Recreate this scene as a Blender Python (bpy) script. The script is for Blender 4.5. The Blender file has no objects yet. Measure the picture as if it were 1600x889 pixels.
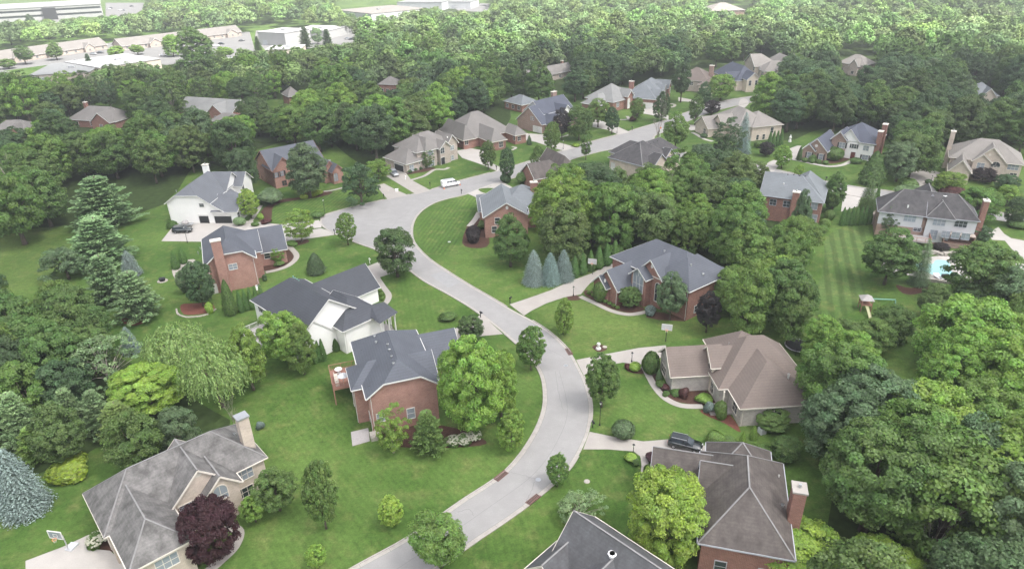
import bpy, bmesh, math, random
import numpy as np
from mathutils import Vector, Matrix
random.seed(7)
SC = bpy.context.scene
COL = SC.collection
# ------------------------------------------------------------------ camera
FPX, TH, RO, HC = 1067.0, math.radians(27), math.radians(1.3), 66.0
_r0 = np.array([1, 0, 0.]); _u0 = np.array([0, math.sin(TH), math.cos(TH)]); CF = np.array([0, math.cos(TH), -math.sin(TH)])
CR = math.cos(RO)*_r0 - math.sin(RO)*_u0
CU = math.cos(RO)*_u0 + math.sin(RO)*_r0
CP = np.array([0, 0, HC])
cam = bpy.data.objects.new('camera', bpy.data.cameras.new('camera')); COL.objects.link(cam)
cam.data.sensor_width = 36; cam.data.lens = 36*FPX/1600; cam.data.clip_start = .5; cam.data.clip_end = 6000
cam.matrix_world = Matrix(((CR[0], CU[0], -CF[0], 0), (CR[1], CU[1], -CF[1], 0), (CR[2], CU[2], -CF[2], HC), (0, 0, 0, 1)))
SC.camera = cam
# ------------------------------------------------------------------ light
SUN_EL, SUN_AZ = math.radians(60), math.radians(118)      # azimuth clockwise from +Y
w = bpy.data.worlds.new('World'); SC.world = w; w.use_nodes = True
nt = w.node_tree; bg = nt.nodes['Background']; sky = nt.nodes.new('ShaderNodeTexSky')
sky.sky_type = 'NISHITA'; sky.sun_disc = False; sky.sun_elevation = SUN_EL; sky.sun_rotation = SUN_AZ
sky.air_density = 1.0; sky.dust_density = 4.0; sky.ozone_density = 1.0
hsk = nt.nodes.new('ShaderNodeHueSaturation'); hsk.inputs['Saturation'].default_value = .35   # a hazy, nearly white sky
nt.links.new(sky.outputs[0], hsk.inputs['Color']); nt.links.new(hsk.outputs[0], bg.inputs[0]); bg.inputs[1].default_value = 0.15
sl = bpy.data.lights.new('sun', 'SUN'); sl.energy = 5.0; sl.angle = math.radians(9); sl.color = (1, .96, .9)
so = bpy.data.objects.new('sun', sl); COL.objects.link(so); so.location = (100, 100, 200)
sd = Vector((math.sin(SUN_AZ)*math.cos(SUN_EL), math.cos(SUN_AZ)*math.cos(SUN_EL), math.sin(SUN_EL)))
so.rotation_euler = sd.to_track_quat('Z', 'Y').to_euler()
SC.view_settings.view_transform = 'Standard'; SC.view_settings.look = 'None'
SC.view_settings.exposure = 1.12; SC.view_settings.gamma = 1.0; SC.view_settings.use_curve_mapping = False
SC.render.engine = 'CYCLES'
cy = SC.cycles
cy.max_bounces = 6; cy.diffuse_bounces = 4; cy.glossy_bounces = 2; cy.transmission_bounces = 3; cy.volume_bounces = 0; cy.transparent_max_bounces = 8
cy.caustics_reflective = False; cy.caustics_refractive = False
cy.use_denoising = True
cy.sample_clamp_indirect = 4.0

# ------------------------------------------------------------------ pixel <-> ground helpers
def Q(px, py, z=0.0):
    d = CF + CR*(px-800)/FPX - CU*(py-444.5)/FPX
    t = (z-HC)/d[2]; p = CP + d*t
    return np.array([p[0], p[1]])
def ray(px, py):
    return CF + CR*(px-800)/FPX - CU*(py-444.5)/FPX
def P(x, y, z=0.0):
    v = np.array([x, y, z]) - CP; k = v @ CF
    return 800+FPX*(v @ CR)/k, 444.5-FPX*(v @ CU)/k, FPX/k
def K(ox, oy, s):
    return lambda x, y: (ox+x/s, oy+y/s)

# ------------------------------------------------------------------ materials
MATS = {}
def newmat(name):
    m = bpy.data.materials.new(name); m.use_nodes = True
    return m, m.node_tree, m.node_tree.nodes['Principled BSDF']
def N(nt, t, **kw):
    n = nt.nodes.new(t)
    for k, v in kw.items():
        if k in n.inputs: n.inputs[k].default_value = v
        else: setattr(n, k, v)
    return n
def mat(name, col, rough=.85, var=.12, scale=1.5, detail=4, metal=0., spec=.3, streak=0., fine=0., bump=0., stain=None):
    """base colour broken up by two noises; streak stretches one of them down the slope"""
    if name in MATS: return MATS[name]
    m, nt, b = newmat(name)
    tc = N(nt, 'ShaderNodeTexCoord')
    n1 = N(nt, 'ShaderNodeTexNoise', Scale=scale, Detail=detail, Roughness=.6)
    nt.links.new(tc.outputs['Object'], n1.inputs['Vector'])
    mr = N(nt, 'ShaderNodeMapRange'); mr.inputs[1].default_value = .3; mr.inputs[2].default_value = .7
    mr.inputs[3].default_value = 1-var; mr.inputs[4].default_value = 1+var
    nt.links.new(n1.outputs['Fac'], mr.inputs[0])
    hs = N(nt, 'ShaderNodeHueSaturation'); hs.inputs['Color'].default_value = (*col, 1)
    last = mr.outputs[0]
    if fine:
        n2 = N(nt, 'ShaderNodeTexNoise', Scale=6.0, Detail=3, Roughness=.7)
        nt.links.new(tc.outputs['Object'], n2.inputs['Vector'])
        m2 = N(nt, 'ShaderNodeMapRange'); m2.inputs[1].default_value = .3; m2.inputs[2].default_value = .7
        m2.inputs[3].default_value = 1-fine; m2.inputs[4].default_value = 1+fine
        nt.links.new(n2.outputs['Fac'], m2.inputs[0])
        mu = N(nt, 'ShaderNodeMath', operation='MULTIPLY'); nt.links.new(last, mu.inputs[0]); nt.links.new(m2.outputs[0], mu.inputs[1]); last = mu.outputs[0]
    nt.links.new(last, hs.inputs['Value'])
    out = hs.outputs[0]
    if stain:
        n3 = N(nt, 'ShaderNodeTexNoise', Scale=.28, Detail=5, Roughness=.65)
        mp = N(nt, 'ShaderNodeMapping'); mp.inputs['Scale'].default_value = (2.2, 2.2, .5)
        nt.links.new(tc.outputs['Object'], mp.inputs['Vector']); nt.links.new(mp.outputs[0], n3.inputs['Vector'])
        r3 = N(nt, 'ShaderNodeMapRange'); r3.inputs[1].default_value = .42; r3.inputs[2].default_value = .68; r3.inputs[4].default_value = .8
        nt.links.new(n3.outputs['Fac'], r3.inputs[0])
        mx = N(nt, 'ShaderNodeMixRGB'); mx.inputs[2].default_value = (*stain, 1)
        nt.links.new(r3.outputs[0], mx.inputs[0]); nt.links.new(out, mx.inputs[1]); out = mx.outputs[0]
    nt.links.new(out, b.inputs['Base Color'])
    if bump:
        bp = N(nt, 'ShaderNodeBump', Strength=bump, Distance=.05)
        nt.links.new(n1.outputs['Fac'], bp.inputs['Height']); nt.links.new(bp.outputs[0], b.inputs['Normal'])
    b.inputs['Roughness'].default_value = rough; b.inputs['Metallic'].default_value = metal; b.inputs['Specular IOR Level'].default_value = spec
    MATS[name] = m; return m
def brickmat(name, c1, c2, mortar):
    m, nt, b = newmat(name)
    tc = N(nt, 'ShaderNodeTexCoord'); sp = N(nt, 'ShaderNodeSeparateXYZ'); nt.links.new(tc.outputs['Object'], sp.inputs[0])
    ad = N(nt, 'ShaderNodeMath', operation='ADD'); nt.links.new(sp.outputs[0], ad.inputs[0]); nt.links.new(sp.outputs[1], ad.inputs[1])
    cb = N(nt, 'ShaderNodeCombineXYZ'); nt.links.new(ad.outputs[0], cb.inputs[0]); nt.links.new(sp.outputs[2], cb.inputs[1])
    br = N(nt, 'ShaderNodeTexBrick', Scale=1.0); br.inputs['Brick Width'].default_value = .36; br.inputs['Row Height'].default_value = .13
    br.inputs['Mortar Size'].default_value = .018
    br.inputs['Color1'].default_value = (*c1, 1); br.inputs['Color2'].default_value = (*c2, 1); br.inputs['Mortar'].default_value = (*mortar, 1)
    nt.links.new(cb.outputs[0], br.inputs['Vector'])
    n1 = N(nt, 'ShaderNodeTexNoise', Scale=.8, Detail=5, Roughness=.7); nt.links.new(tc.outputs['Object'], n1.inputs['Vector'])
    mr = N(nt, 'ShaderNodeMapRange'); mr.inputs[1].default_value = .3; mr.inputs[2].default_value = .7; mr.inputs[3].default_value = .82; mr.inputs[4].default_value = 1.15
    nt.links.new(n1.outputs['Fac'], mr.inputs[0])
    hs = N(nt, 'ShaderNodeHueSaturation'); nt.links.new(br.outputs['Color'], hs.inputs['Color']); nt.links.new(mr.outputs[0], hs.inputs['Value'])
    nt.links.new(hs.outputs[0], b.inputs['Base Color']); b.inputs['Roughness'].default_value = .9; b.inputs['Specular IOR Level'].default_value = .2
    MATS[name] = m; return m
def roofmat(name, col, stain=None, var=.14):
    """asphalt shingles: courses following the height, tabs, speckle and old streaks"""
    m, nt, b = newmat(name)
    tc = N(nt, 'ShaderNodeTexCoord')
    mp = N(nt, 'ShaderNodeMapping'); mp.inputs['Scale'].default_value = (2.5, 2.5, 5.5); nt.links.new(tc.outputs['Object'], mp.inputs[0])
    n1 = N(nt, 'ShaderNodeTexNoise', Scale=1.6, Detail=3, Roughness=.75); nt.links.new(mp.outputs[0], n1.inputs['Vector'])
    n2 = N(nt, 'ShaderNodeTexNoise', Scale=.35, Detail=4, Roughness=.6); nt.links.new(tc.outputs['Object'], n2.inputs['Vector'])
    r1 = N(nt, 'ShaderNodeMapRange'); r1.inputs[1].default_value = .3; r1.inputs[2].default_value = .7; r1.inputs[3].default_value = 1-var; r1.inputs[4].default_value = 1+var; nt.links.new(n1.outputs['Fac'], r1.inputs[0])
    r2 = N(nt, 'ShaderNodeMapRange'); r2.inputs[1].default_value = .3; r2.inputs[2].default_value = .7; r2.inputs[3].default_value = .9; r2.inputs[4].default_value = 1.1; nt.links.new(n2.outputs['Fac'], r2.inputs[0])
    wv = N(nt, 'ShaderNodeTexWave', Scale=1.15); wv.bands_direction = 'Z'; wv.inputs['Distortion'].default_value = .6; wv.inputs['Detail'].default_value = 2; nt.links.new(tc.outputs['Object'], wv.inputs['Vector'])
    r4 = N(nt, 'ShaderNodeMapRange'); r4.inputs[3].default_value = .94; r4.inputs[4].default_value = 1.05; nt.links.new(wv.outputs['Fac'], r4.inputs[0])
    a = N(nt, 'ShaderNodeMath', operation='MULTIPLY'); nt.links.new(r1.outputs[0], a.inputs[0]); nt.links.new(r2.outputs[0], a.inputs[1])
    a2 = N(nt, 'ShaderNodeMath', operation='MULTIPLY'); nt.links.new(a.outputs[0], a2.inputs[0]); nt.links.new(r4.outputs[0], a2.inputs[1])
    hs = N(nt, 'ShaderNodeHueSaturation'); hs.inputs['Color'].default_value = (*col, 1); nt.links.new(a2.outputs[0], hs.inputs['Value'])
    out = hs.outputs[0]
    if stain:
        n3 = N(nt, 'ShaderNodeTexNoise', Scale=.5, Detail=6, Roughness=.7)
        m3 = N(nt, 'ShaderNodeMapping'); m3.inputs['Scale'].default_value = (1.6, 1.6, .35)
        nt.links.new(tc.outputs['Object'], m3.inputs[0]); nt.links.new(m3.outputs[0], n3.inputs['Vector'])
        r3 = N(nt, 'ShaderNodeMapRange'); r3.inputs[1].default_value = .38; r3.inputs[2].default_value = .66; r3.inputs[4].default_value = .9
        nt.links.new(n3.outputs['Fac'], r3.inputs[0])
        mx = N(nt, 'ShaderNodeMixRGB'); mx.inputs[2].default_value = (*stain, 1); nt.links.new(r3.outputs[0], mx.inputs[0]); nt.links.new(out, mx.inputs[1]); out = mx.outputs[0]
    nt.links.new(out, b.inputs['Base Color']); b.inputs['Roughness'].default_value = .8; b.inputs['Specular IOR Level'].default_value = .35
    MATS[name] = m; return m
def leafmat(name, col, trans=.4, rough=.55, obj=False):
    m, nt, b = newmat(name)
    at = N(nt, 'ShaderNodeAttribute', attribute_name='tint')
    oi = N(nt, 'ShaderNodeObjectInfo')
    mx = N(nt, 'ShaderNodeMixRGB', blend_type='MULTIPLY'); mx.inputs[0].default_value = 1
    mx.inputs[1].default_value = (*col, 1)
    if obj: nt.links.new(oi.outputs['Color'], mx.inputs[2])
    else: mx.inputs[2].default_value = (1, 1, 1, 1)
    hs = N(nt, 'ShaderNodeHueSaturation'); nt.links.new(mx.outputs[0], hs.inputs['Color'])
    sp = N(nt, 'ShaderNodeSeparateColor'); nt.links.new(at.outputs['Color'], sp.inputs[0])
    nt.links.new(sp.outputs[0], hs.inputs['Value']); nt.links.new(sp.outputs[1], hs.inputs['Hue']); nt.links.new(sp.outputs[2], hs.inputs['Saturation'])
    nt.nodes.remove(b)
    d = N(nt, 'ShaderNodeBsdfDiffuse'); t = N(nt, 'ShaderNodeBsdfTranslucent'); g = N(nt, 'ShaderNodeBsdfGlossy'); g.inputs['Roughness'].default_value = rough
    for s in (d, t): nt.links.new(hs.outputs[0], s.inputs['Color'])
    g.inputs['Color'].default_value = (.5, .5, .5, 1)
    m1 = N(nt, 'ShaderNodeMixShader'); m1.inputs[0].default_value = trans; nt.links.new(d.outputs[0], m1.inputs[1]); nt.links.new(t.outputs[0], m1.inputs[2])
    m2 = N(nt, 'ShaderNodeMixShader'); m2.inputs[0].default_value = .04; nt.links.new(m1.outputs[0], m2.inputs[1]); nt.links.new(g.outputs[0], m2.inputs[2])
    nt.links.new(m2.outputs[0], nt.nodes['Material Output'].inputs['Surface'])
    MATS[name] = m; return m

M = MATS
brickmat('red_brick', (.27, .115, .085), (.20, .08, .06), (.34, .25, .21))
brickmat('pink_brick', (.34, .165, .125), (.27, .125, .095), (.40, .30, .26))
brickmat('tan_brick', (.40, .33, .27), (.30, .24, .20), (.5, .46, .42))
brickmat('brown_brick', (.29, .18, .14), (.22, .13, .10), (.38, .32, .28))
brickmat('cream_brick', (.50, .42, .34), (.44, .36, .29), (.56, .5, .44))
brickmat('pale_stone', (.42, .385, .34), (.33, .30, .27), (.5, .47, .44))
mat('white_siding', (.78, .77, .74), .6, .03, .8)
mat('grey_siding', (.50, .51, .52), .6, .04, .8)
mat('beige_wall', (.58, .50, .42), .8, .06, 1.2)
mat('white_trim', (.62, .61, .58), .5, .04)
mat('cream_trim', (.62, .57, .50), .6, .05)
mat('grey_trim', (.40, .41, .44), .6, .06)
mat('shutter_black', (.03, .032, .035), .5, .1)
mat('metal_grey', (.45, .46, .47), .35, .06, metal=.6)
mat('black_metal', (.02, .02, .022), .45, .1)
mat('rust', (.15, .085, .07), .9, .3, 6)
roofmat('roof_slate', (.085, .092, .108))
roofmat('roof_ash', (.092, .093, .098), stain=(.055, .054, .055))
roofmat('roof_steel', (.115, .122, .135))
roofmat('roof_dark', (.056, .060, .070))
roofmat('roof_blue', (.075, .083, .108))
roofmat('roof_bluegrey', (.155, .168, .178))
roofmat('roof_brown', (.155, .125, .108))
roofmat('roof_taupe', (.175, .163, .152))
roofmat('roof_lightgrey', (.22, .22, .212))
roofmat('roof_weathered', (.175, .168, .16), stain=(.06, .057, .054))
roofmat('roof_umber', (.11, .095, .086), stain=(.055, .046, .042))
roofmat('roof_charcoal', (.045, .043, .045), stain=(.09, .085, .085))
roofmat('roof_driftwood', (.215, .198, .18))
mat('flat_white', (.36, .36, .355), .7, .05, .1)
mat('flat_grey', (.21, .215, .215), .8, .08, .1)
# ground family
def grassmat(name, c1, c2, stripe=None, swid=1.3, samt=.14, patch=(.15, .165, .055), circ=None):
    m, nt, b = newmat(name)
    tc = N(nt, 'ShaderNodeTexCoord')
    def noise(s, d=4, r=.6):
        n = N(nt, 'ShaderNodeTexNoise', Scale=s, Detail=d, Roughness=r); nt.links.new(tc.outputs['Object'], n.inputs['Vector']); return n.outputs['Fac']
    def mapr(src, a, b_, c, d):
        r = N(nt, 'ShaderNodeMapRange'); r.inputs[1].default_value = a; r.inputs[2].default_value = b_; r.inputs[3].default_value = c; r.inputs[4].default_value = d; nt.links.new(src, r.inputs[0]); return r.outputs[0]
    mx = N(nt, 'ShaderNodeMixRGB'); mx.inputs[1].default_value = (*c1, 1); mx.inputs[2].default_value = (*c2, 1)
    nt.links.new(mapr(noise(.05, 6, .62), .36, .62, 0, 1), mx.inputs[0])
    m2 = N(nt, 'ShaderNodeMixRGB'); nt.links.new(mx.outputs[0], m2.inputs[1]); m2.inputs[2].default_value = (*patch, 1)
    nt.links.new(mapr(noise(.33, 6, .7), .50, .74, 0, .8), m2.inputs[0])
    v = mapr(noise(1.1, 5, .8), .28, .72, .66, 1.34)
    v2 = mapr(noise(4.0, 2, .8), .28, .72, .76, 1.24)
    a = N(nt, 'ShaderNodeMath', operation='MULTIPLY'); nt.links.new(v, a.inputs[0]); nt.links.new(v2, a.inputs[1]); val = a.outputs[0]
    def band(direction, ring=None):
        wv = N(nt, 'ShaderNodeTexWave', Scale=1.0); wv.inputs['Distortion'].default_value = 1.1; wv.inputs['Detail'].default_value = 2; wv.inputs['Detail Scale'].default_value = .25
        mp = N(nt, 'ShaderNodeMapping', vector_type='TEXTURE')
        if ring: wv.wave_type = 'RINGS'; wv.rings_direction = 'Z'; mp.inputs['Location'].default_value = (ring[0], ring[1], 0)
        else: mp.inputs['Rotation'].default_value = (0, 0, direction)
        mp.inputs['Scale'].default_value = (swid*3.1, swid*3.1, swid*3.1)
        nt.links.new(tc.outputs['Object'], mp.inputs[0]); nt.links.new(mp.outputs[0], wv.inputs['Vector'])
        return mapr(wv.outputs['Fac'], .3, .7, 1-samt, 1+samt)
    if stripe is not None or circ:
        bnd = band(stripe or 0, circ)
        a = N(nt, 'ShaderNodeMath', operation='MULTIPLY'); nt.links.new(val, a.inputs[0]); nt.links.new(bnd, a.inputs[1]); val = a.outputs[0]
    hs = N(nt, 'ShaderNodeHueSaturation'); nt.links.new(m2.outputs[0], hs.inputs['Color']); nt.links.new(val, hs.inputs['Value'])
    nt.links.new(hs.outputs[0], b.inputs['Base Color']); b.inputs['Roughness'].default_value = .9; b.inputs['Specular IOR Level'].default_value = .15
    MATS[name] = m; return m
G1, G2 = (.039, .086, .015), (.086, .146, .032)
grassmat('grass', G1, G2)
grassmat('grass_stripe_a', G1, G2, stripe=math.radians(-12), swid=1.1, samt=.13)
grassmat('grass_stripe_b', (.048, .095, .02), (.075, .12, .035), stripe=math.radians(-20), swid=2.4, samt=.16)
grassmat('grass_b', (.044, .092, .016), (.090, .150, .034), stripe=math.radians(38), swid=.85, samt=.04)
grassmat('grass_c', (.048, .090, .018), (.098, .150, .036), stripe=math.radians(-70), swid=.7, samt=.045)
grassmat('grass_d', (.040, .086, .015), (.084, .142, .030), stripe=math.radians(12), swid=1.0, samt=.045)
mat('shaded_grass', (.036, .056, .018), 1, .35, .6, spec=.1)  # lawn green darkened, so the shade under the trees is in the colour
mat('mulch', (.075, .042, .032), 1, .3, 3, spec=.1)
mat('red_mulch', (.15, .06, .045), 1, .25, 3, spec=.1)
mat('concrete', (.335, .31, .28), .85, .07, .35, fine=.05, stain=(.31, .285, .265))
mat('concrete_white', (.39, .365, .335), .85, .06, .35, fine=.05)
mat('kerb_concrete', (.34, .315, .285), .85, .12, 1.2, fine=.08)
mat('asphalt_old', (.275, .267, .258), .85, .07, .25, fine=.08, stain=(.25, .243, .235))
mat('car_park', (.17, .168, .165), .9, .1, .1)
mat('ridge_grey', (.215, .21, .205), .8, .1)
mat('ridge_dark', (.16, .16, .165), .8, .1)
mat('asphalt_patch', (.27, .268, .265), .85, .06, 1)
mat('tar', (.20, .195, .19), .8, .1)
mat('stone', (.36, .33, .29), .9, .25, 3)
mat('deck_wood', (.30, .16, .12), .8, .12, 4)
mat('deck_grey', (.33, .31, .30), .8, .1, 4)
mat('bark', (.11, .09, .072), .95, .25, 5, spec=.1)
mat('bark_pale', (.30, .27, .23), .95, .2, 5, spec=.1)
mat('skin', (.45, .28, .2), .6, .03); mat('cloth_white', (.75, .75, .75), .8, .03); mat('cloth_dark', (.05, .05, .06), .8, .05)
def simple(name, col, rough=.4, metal=0., coat=0., spec=.5, emit=None, trans=0.):
    m, nt, b = newmat(name); b.inputs['Base Color'].default_value = (*col, 1); b.inputs['Roughness'].default_value = rough; b.inputs['Metallic'].default_value = metal
    b.inputs['Coat Weight'].default_value = coat; b.inputs['Specular IOR Level'].default_value = spec
    if trans: b.inputs['Transmission Weight'].default_value = trans
    MATS[name] = m
simple('glass', (.035, .045, .055), .08, spec=.8)
simple('glass_curtain', (.26, .29, .32), .12, spec=.7)
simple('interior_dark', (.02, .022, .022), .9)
simple('paint_white', (.78, .78, .78), .25, coat=.6); simple('paint_black', (.012, .016, .017), .2, coat=.8); simple('paint_silver', (.45, .46, .47), .3, metal=.6, coat=.5)
simple('paint_blue', (.03, .05, .12), .25, coat=.6); simple('paint_red', (.3, .02, .02), .25, coat=.6)
simple('rubber', (.02, .02, .02), .8); simple('hub', (.4, .4, .41), .35, metal=.8); simple('lamp_glass', (.75, .75, .72), .3)
simple('tail_red', (.35, .02, .02), .3); simple('orange', (.8, .18, .03), .5); simple('plastic_white', (.8, .8, .79), .4)
simple('door_red', (.12, .03, .025), .4); simple('patina', (.20, .38, .32), .5); simple('slide_yellow', (.36, .35, .20), .4)
m_, nt_, b_ = newmat('pool_water'); b_.inputs['Base Color'].default_value = (.30, .52, .52, 1); b_.inputs['Roughness'].default_value = .06
n_ = N(nt_, 'ShaderNodeTexNoise', Scale=1.2, Detail=3); bp_ = N(nt_, 'ShaderNodeBump', Strength=.2, Distance=.05); nt_.links.new(n_.outputs['Fac'], bp_.inputs['Height']); nt_.links.new(bp_.outputs[0], b_.inputs['Normal']); MATS['pool_water'] = m_
leafmat('leaf', (1, 1, 1), obj=True)
leafmat('leaf_needle', (1, 1, 1), trans=.12, obj=True)
leafmat('flower_white', (.62, .62, .50), trans=.3)

# ------------------------------------------------------------------ mesh helpers
def link(o, parent=None):
    COL.objects.link(o)
    if parent is not None: o.parent = parent
    return o
def empty(name, loc, rz=0, label=None, cat=None, group=None):
    o = bpy.data.objects.new(name, None); o.location = loc; o.rotation_euler = (0, 0, rz); COL.objects.link(o)
    o.empty_display_size = .5
    return tag(o, label, cat, group)
def tag(o, label=None, cat=None, group=None, kind=None):
    if label: o['label'] = label
    if cat: o['category'] = cat
    if group: o['group'] = group
    if kind: o['kind'] = kind
    return o
class MB:
    def __init__(s): s.v = []; s.f = []
    def add(s, vs, fs):
        n = len(s.v); s.v += [tuple(map(float, v)) for v in vs]; s.f += [tuple(i+n for i in f) for f in fs]
    def box(s, x0, x1, y0, y1, z0, z1):
        s.add([(x0, y0, z0), (x1, y0, z0), (x1, y1, z0), (x0, y1, z0), (x0, y0, z1), (x1, y0, z1), (x1, y1, z1), (x0, y1, z1)],
              [(3, 2, 1, 0), (4, 5, 6, 7), (0, 1, 5, 4), (1, 2, 6, 5), (2, 3, 7, 6), (3, 0, 4, 7)])
    def bar(s, a, b, w, h=None, up=(0, 0, 1)):
        a, b = Vector(a), Vector(b); d = (b-a)
        if d.length < 1e-6: return
        d.normalize(); u = Vector(up)
        if abs(d.dot(u)) > .99: u = Vector((1, 0, 0))
        r = d.cross(u).normalized(); u = r.cross(d).normalized(); h = h or w
        o = [(-w/2, -h/2), (w/2, -h/2), (w/2, h/2), (-w/2, h/2)]
        vs = [p + r*i + u*j for p in (a, b) for i, j in o]
        s.add(vs, [(3, 2, 1, 0), (4, 5, 6, 7), (0, 1, 5, 4), (1, 2, 6, 5), (2, 3, 7, 6), (3, 0, 4, 7)])
    def cyl(s, a, b, r0, r1=None, n=8, caps=True):
        a, b = Vector(a), Vector(b); r1 = r0 if r1 is None else r1; d = (b-a).normalized()
        u = Vector((1, 0, 0)) if abs(d.x) < .9 else Vector((0, 1, 0)); p = d.cross(u).normalized(); q = d.cross(p)
        vs = [a + (p*math.cos(t*2*math.pi/n)+q*math.sin(t*2*math.pi/n))*r0 for t in range(n)] + [b + (p*math.cos(t*2*math.pi/n)+q*math.sin(t*2*math.pi/n))*r1 for t in range(n)]
        fs = [(i, (i+1) % n, n+(i+1) % n, n+i) for i in range(n)]
        if caps: fs += [tuple(range(n-1, -1, -1)), tuple(range(n, 2*n))]
        s.add(vs, fs)
    def lathe(s, c, prof, n=12):
        c = Vector(c); vs = []
        for r, z in prof: vs += [c+Vector((r*math.cos(2*math.pi*i/n), r*math.sin(2*math.pi*i/n), z)) for i in range(n)]
        fs = []
        for k in range(len(prof)-1):
            for i in range(n): fs.append((k*n+i, k*n+(i+1) % n, (k+1)*n+(i+1) % n, (k+1)*n+i))
        fs += [tuple(range(n-1, -1, -1)), tuple(range((len(prof)-1)*n, len(prof)*n))]
        s.add(vs, fs)
    def prism(s, poly, z0, z1):
        n = len(poly); s.add([(x, y, z0) for x, y in poly]+[(x, y, z1) for x, y in poly], [tuple(range(n-1, -1, -1)), tuple(range(n, 2*n))]+[(i, (i+1) % n, n+(i+1) % n, n+i) for i in range(n)])
    def build(s, name, m, parent=None, smooth=False):
        me = bpy.data.meshes.new(name); me.from_pydata(s.v, [], s.f); me.materials.append(M[m] if isinstance(m, str) else m)
        bm = bmesh.new(); bm.from_mesh(me); bmesh.ops.recalc_face_normals(bm, faces=bm.faces); bm.to_mesh(me); bm.free()
        if smooth: me.shade_smooth()
        return link(bpy.data.objects.new(name, me), parent)
def smoothline(pts, closed=False, sub=6):
    pts = [np.array(p, float) for p in pts]; n = len(pts); out = []
    rng = range(n if closed else n-1)
    for i in rng:
        p0 = pts[(i-1) % n] if (closed or i > 0) else pts[0]; p1 = pts[i]; p2 = pts[(i+1) % n]; p3 = pts[(i+2) % n] if (closed or i+2 < n) else pts[-1]
        for k in range(sub):
            t = k/sub; out.append(.5*((2*p1)+(-p0+p2)*t+(2*p0-5*p1+4*p2-p3)*t*t+(-p0+3*p1-3*p2+p3)*t**3))
    if not closed: out.append(pts[-1])
    return out
def sheet(name, poly, z, m, kind='structure', smooth=True, sub=4, label=None, px=True):
    pts = [Q(*p) for p in poly] if px else poly
    if smooth: pts = smoothline(pts, True, sub)
    me = bpy.data.meshes.new(name); bm = bmesh.new()
    vs = [bm.verts.new((p[0], p[1], z)) for p in pts]; f = bm.faces.new(vs); f.normal_update()
    if f.normal.z < 0: f.normal_flip()
    bmesh.ops.triangulate(bm, faces=bm.faces); bm.to_mesh(me); bm.free(); me.materials.append(M[m])
    o = link(bpy.data.objects.new(name, me)); tag(o, label, kind=kind); return o

# ------------------------------------------------------------------ ground, roads
g = MB(); g.add([(-2200, -300, 0), (2200, -300, 0), (2200, 3600, 0), (-2200, 3600, 0)], [(0, 1, 2, 3)]); g.build('ground', 'grass')['kind'] = 'structure'
c2 = K(260, 330, 4.444); c5 = K(830, 370, 4.444); c6 = K(380, 160, 4); c6b = K(880, 500, 4); c7 = K(830, 667, 3.478); c7u = K(780, 160, 4); cG = K(590, 160, 6.667)
cI = K(790, 130, 8.082); cJ = K(910, 110, 8.888); cL = K(1060, 70, 8.082); cO = K(1080, 150, 8.893); cR = K(730, 250, 6.353); cW = K(1200, 180, 7.2727); c8 = K(1200, 200, 4); cPl = K(1340, 330, 5.927); c4 = K(60, 630, 3.4325); c8r = K(560, 730, 4); c3 = K(490, 490, 3.864)
roadL = [(430, 960), (548, 889), (640, 838), (720, 783), (790, 735), (830, 683), (848, 640), (849, 605), (842, 580), (826, 556), (800, 532), (768, 505), (735, 481), (700, 460), (660, 438), (625, 412), (590, 392), (560, 381), (535, 371), (515, 362), (503, 353), (500, 345), (508, 336), (530, 329), (565, 320), (605, 311), (640, 304), (671, 297), (720, 282), (777, 267), (836, 249), (880, 235), (925, 221), (967, 210), (1000, 200), (1037, 189), (1060, 180), (1085, 172), (1108, 165), (1135, 157), (1170, 151), (1215, 146)]
roadR = [(1225, 152), (1178, 160), (1150, 166), (1117, 174), (1090, 184), (1062, 196), (1040, 206), (1024, 212), (1024, 222), (1045, 233), (1080, 240), (1122, 248), (1195, 260), (1260, 276), (1330, 290), (1420, 303), (1500, 318), (1580, 336), (1720, 365), (1720, 382), (1600, 352), (1545, 342), (1420, 318), (1330, 306), (1255, 289), (1195, 274), (1120, 258), (1060, 245), (1010, 236), (975, 232), (945, 236), (905, 246), (867, 259), (820, 273), (775, 288), (729, 304), (700, 311), (676, 319), (656, 333), (646, 350), (645, 370), (652, 385), (672, 405), (700, 424), (735, 446), (768, 465), (800, 484), (832, 501), (862, 521), (888, 546), (904, 572), (918, 603), (925, 635), (922, 668), (912, 696), (893, 729), (866, 756), (830, 786), (790, 815), (735, 852), (668, 900), (580, 970)]
L_ = smoothline([Q(*p) for p in roadL], False, 4); R_ = smoothline([Q(*p) for p in roadR], False, 4)
ro = sheet('road', L_+R_, .012, 'asphalt_old', smooth=False, px=False)
def offs(pts, d):
    out = []
    for i, p in enumerate(pts):
        a = pts[max(i-1, 0)]; b = pts[min(i+1, len(pts)-1)]; t = b-a; t = t/(np.linalg.norm(t)+1e-9); out.append(p+np.array([-t[1], t[0]])*d)
    return out
def strip(name, pts, d0, d1, z0, z1, m, obj=True, mb=None):
    a = offs(pts, d0); b = offs(pts, d1); mb = mb or MB(); n = len(pts)
    vs = [(p[0], p[1], z) for z in (z0, z1) for q in (a, b) for p in q]
    fs = []
    for i in range(n-1):
        for (s0, s1) in ((2*n, 3*n), (0, 2*n), (3*n, n)):
            fs.append((s0+i, s0+i+1, s1+i+1, s1+i))
    mb.add(vs, fs)
    if obj: return mb.build(name, m)
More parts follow.
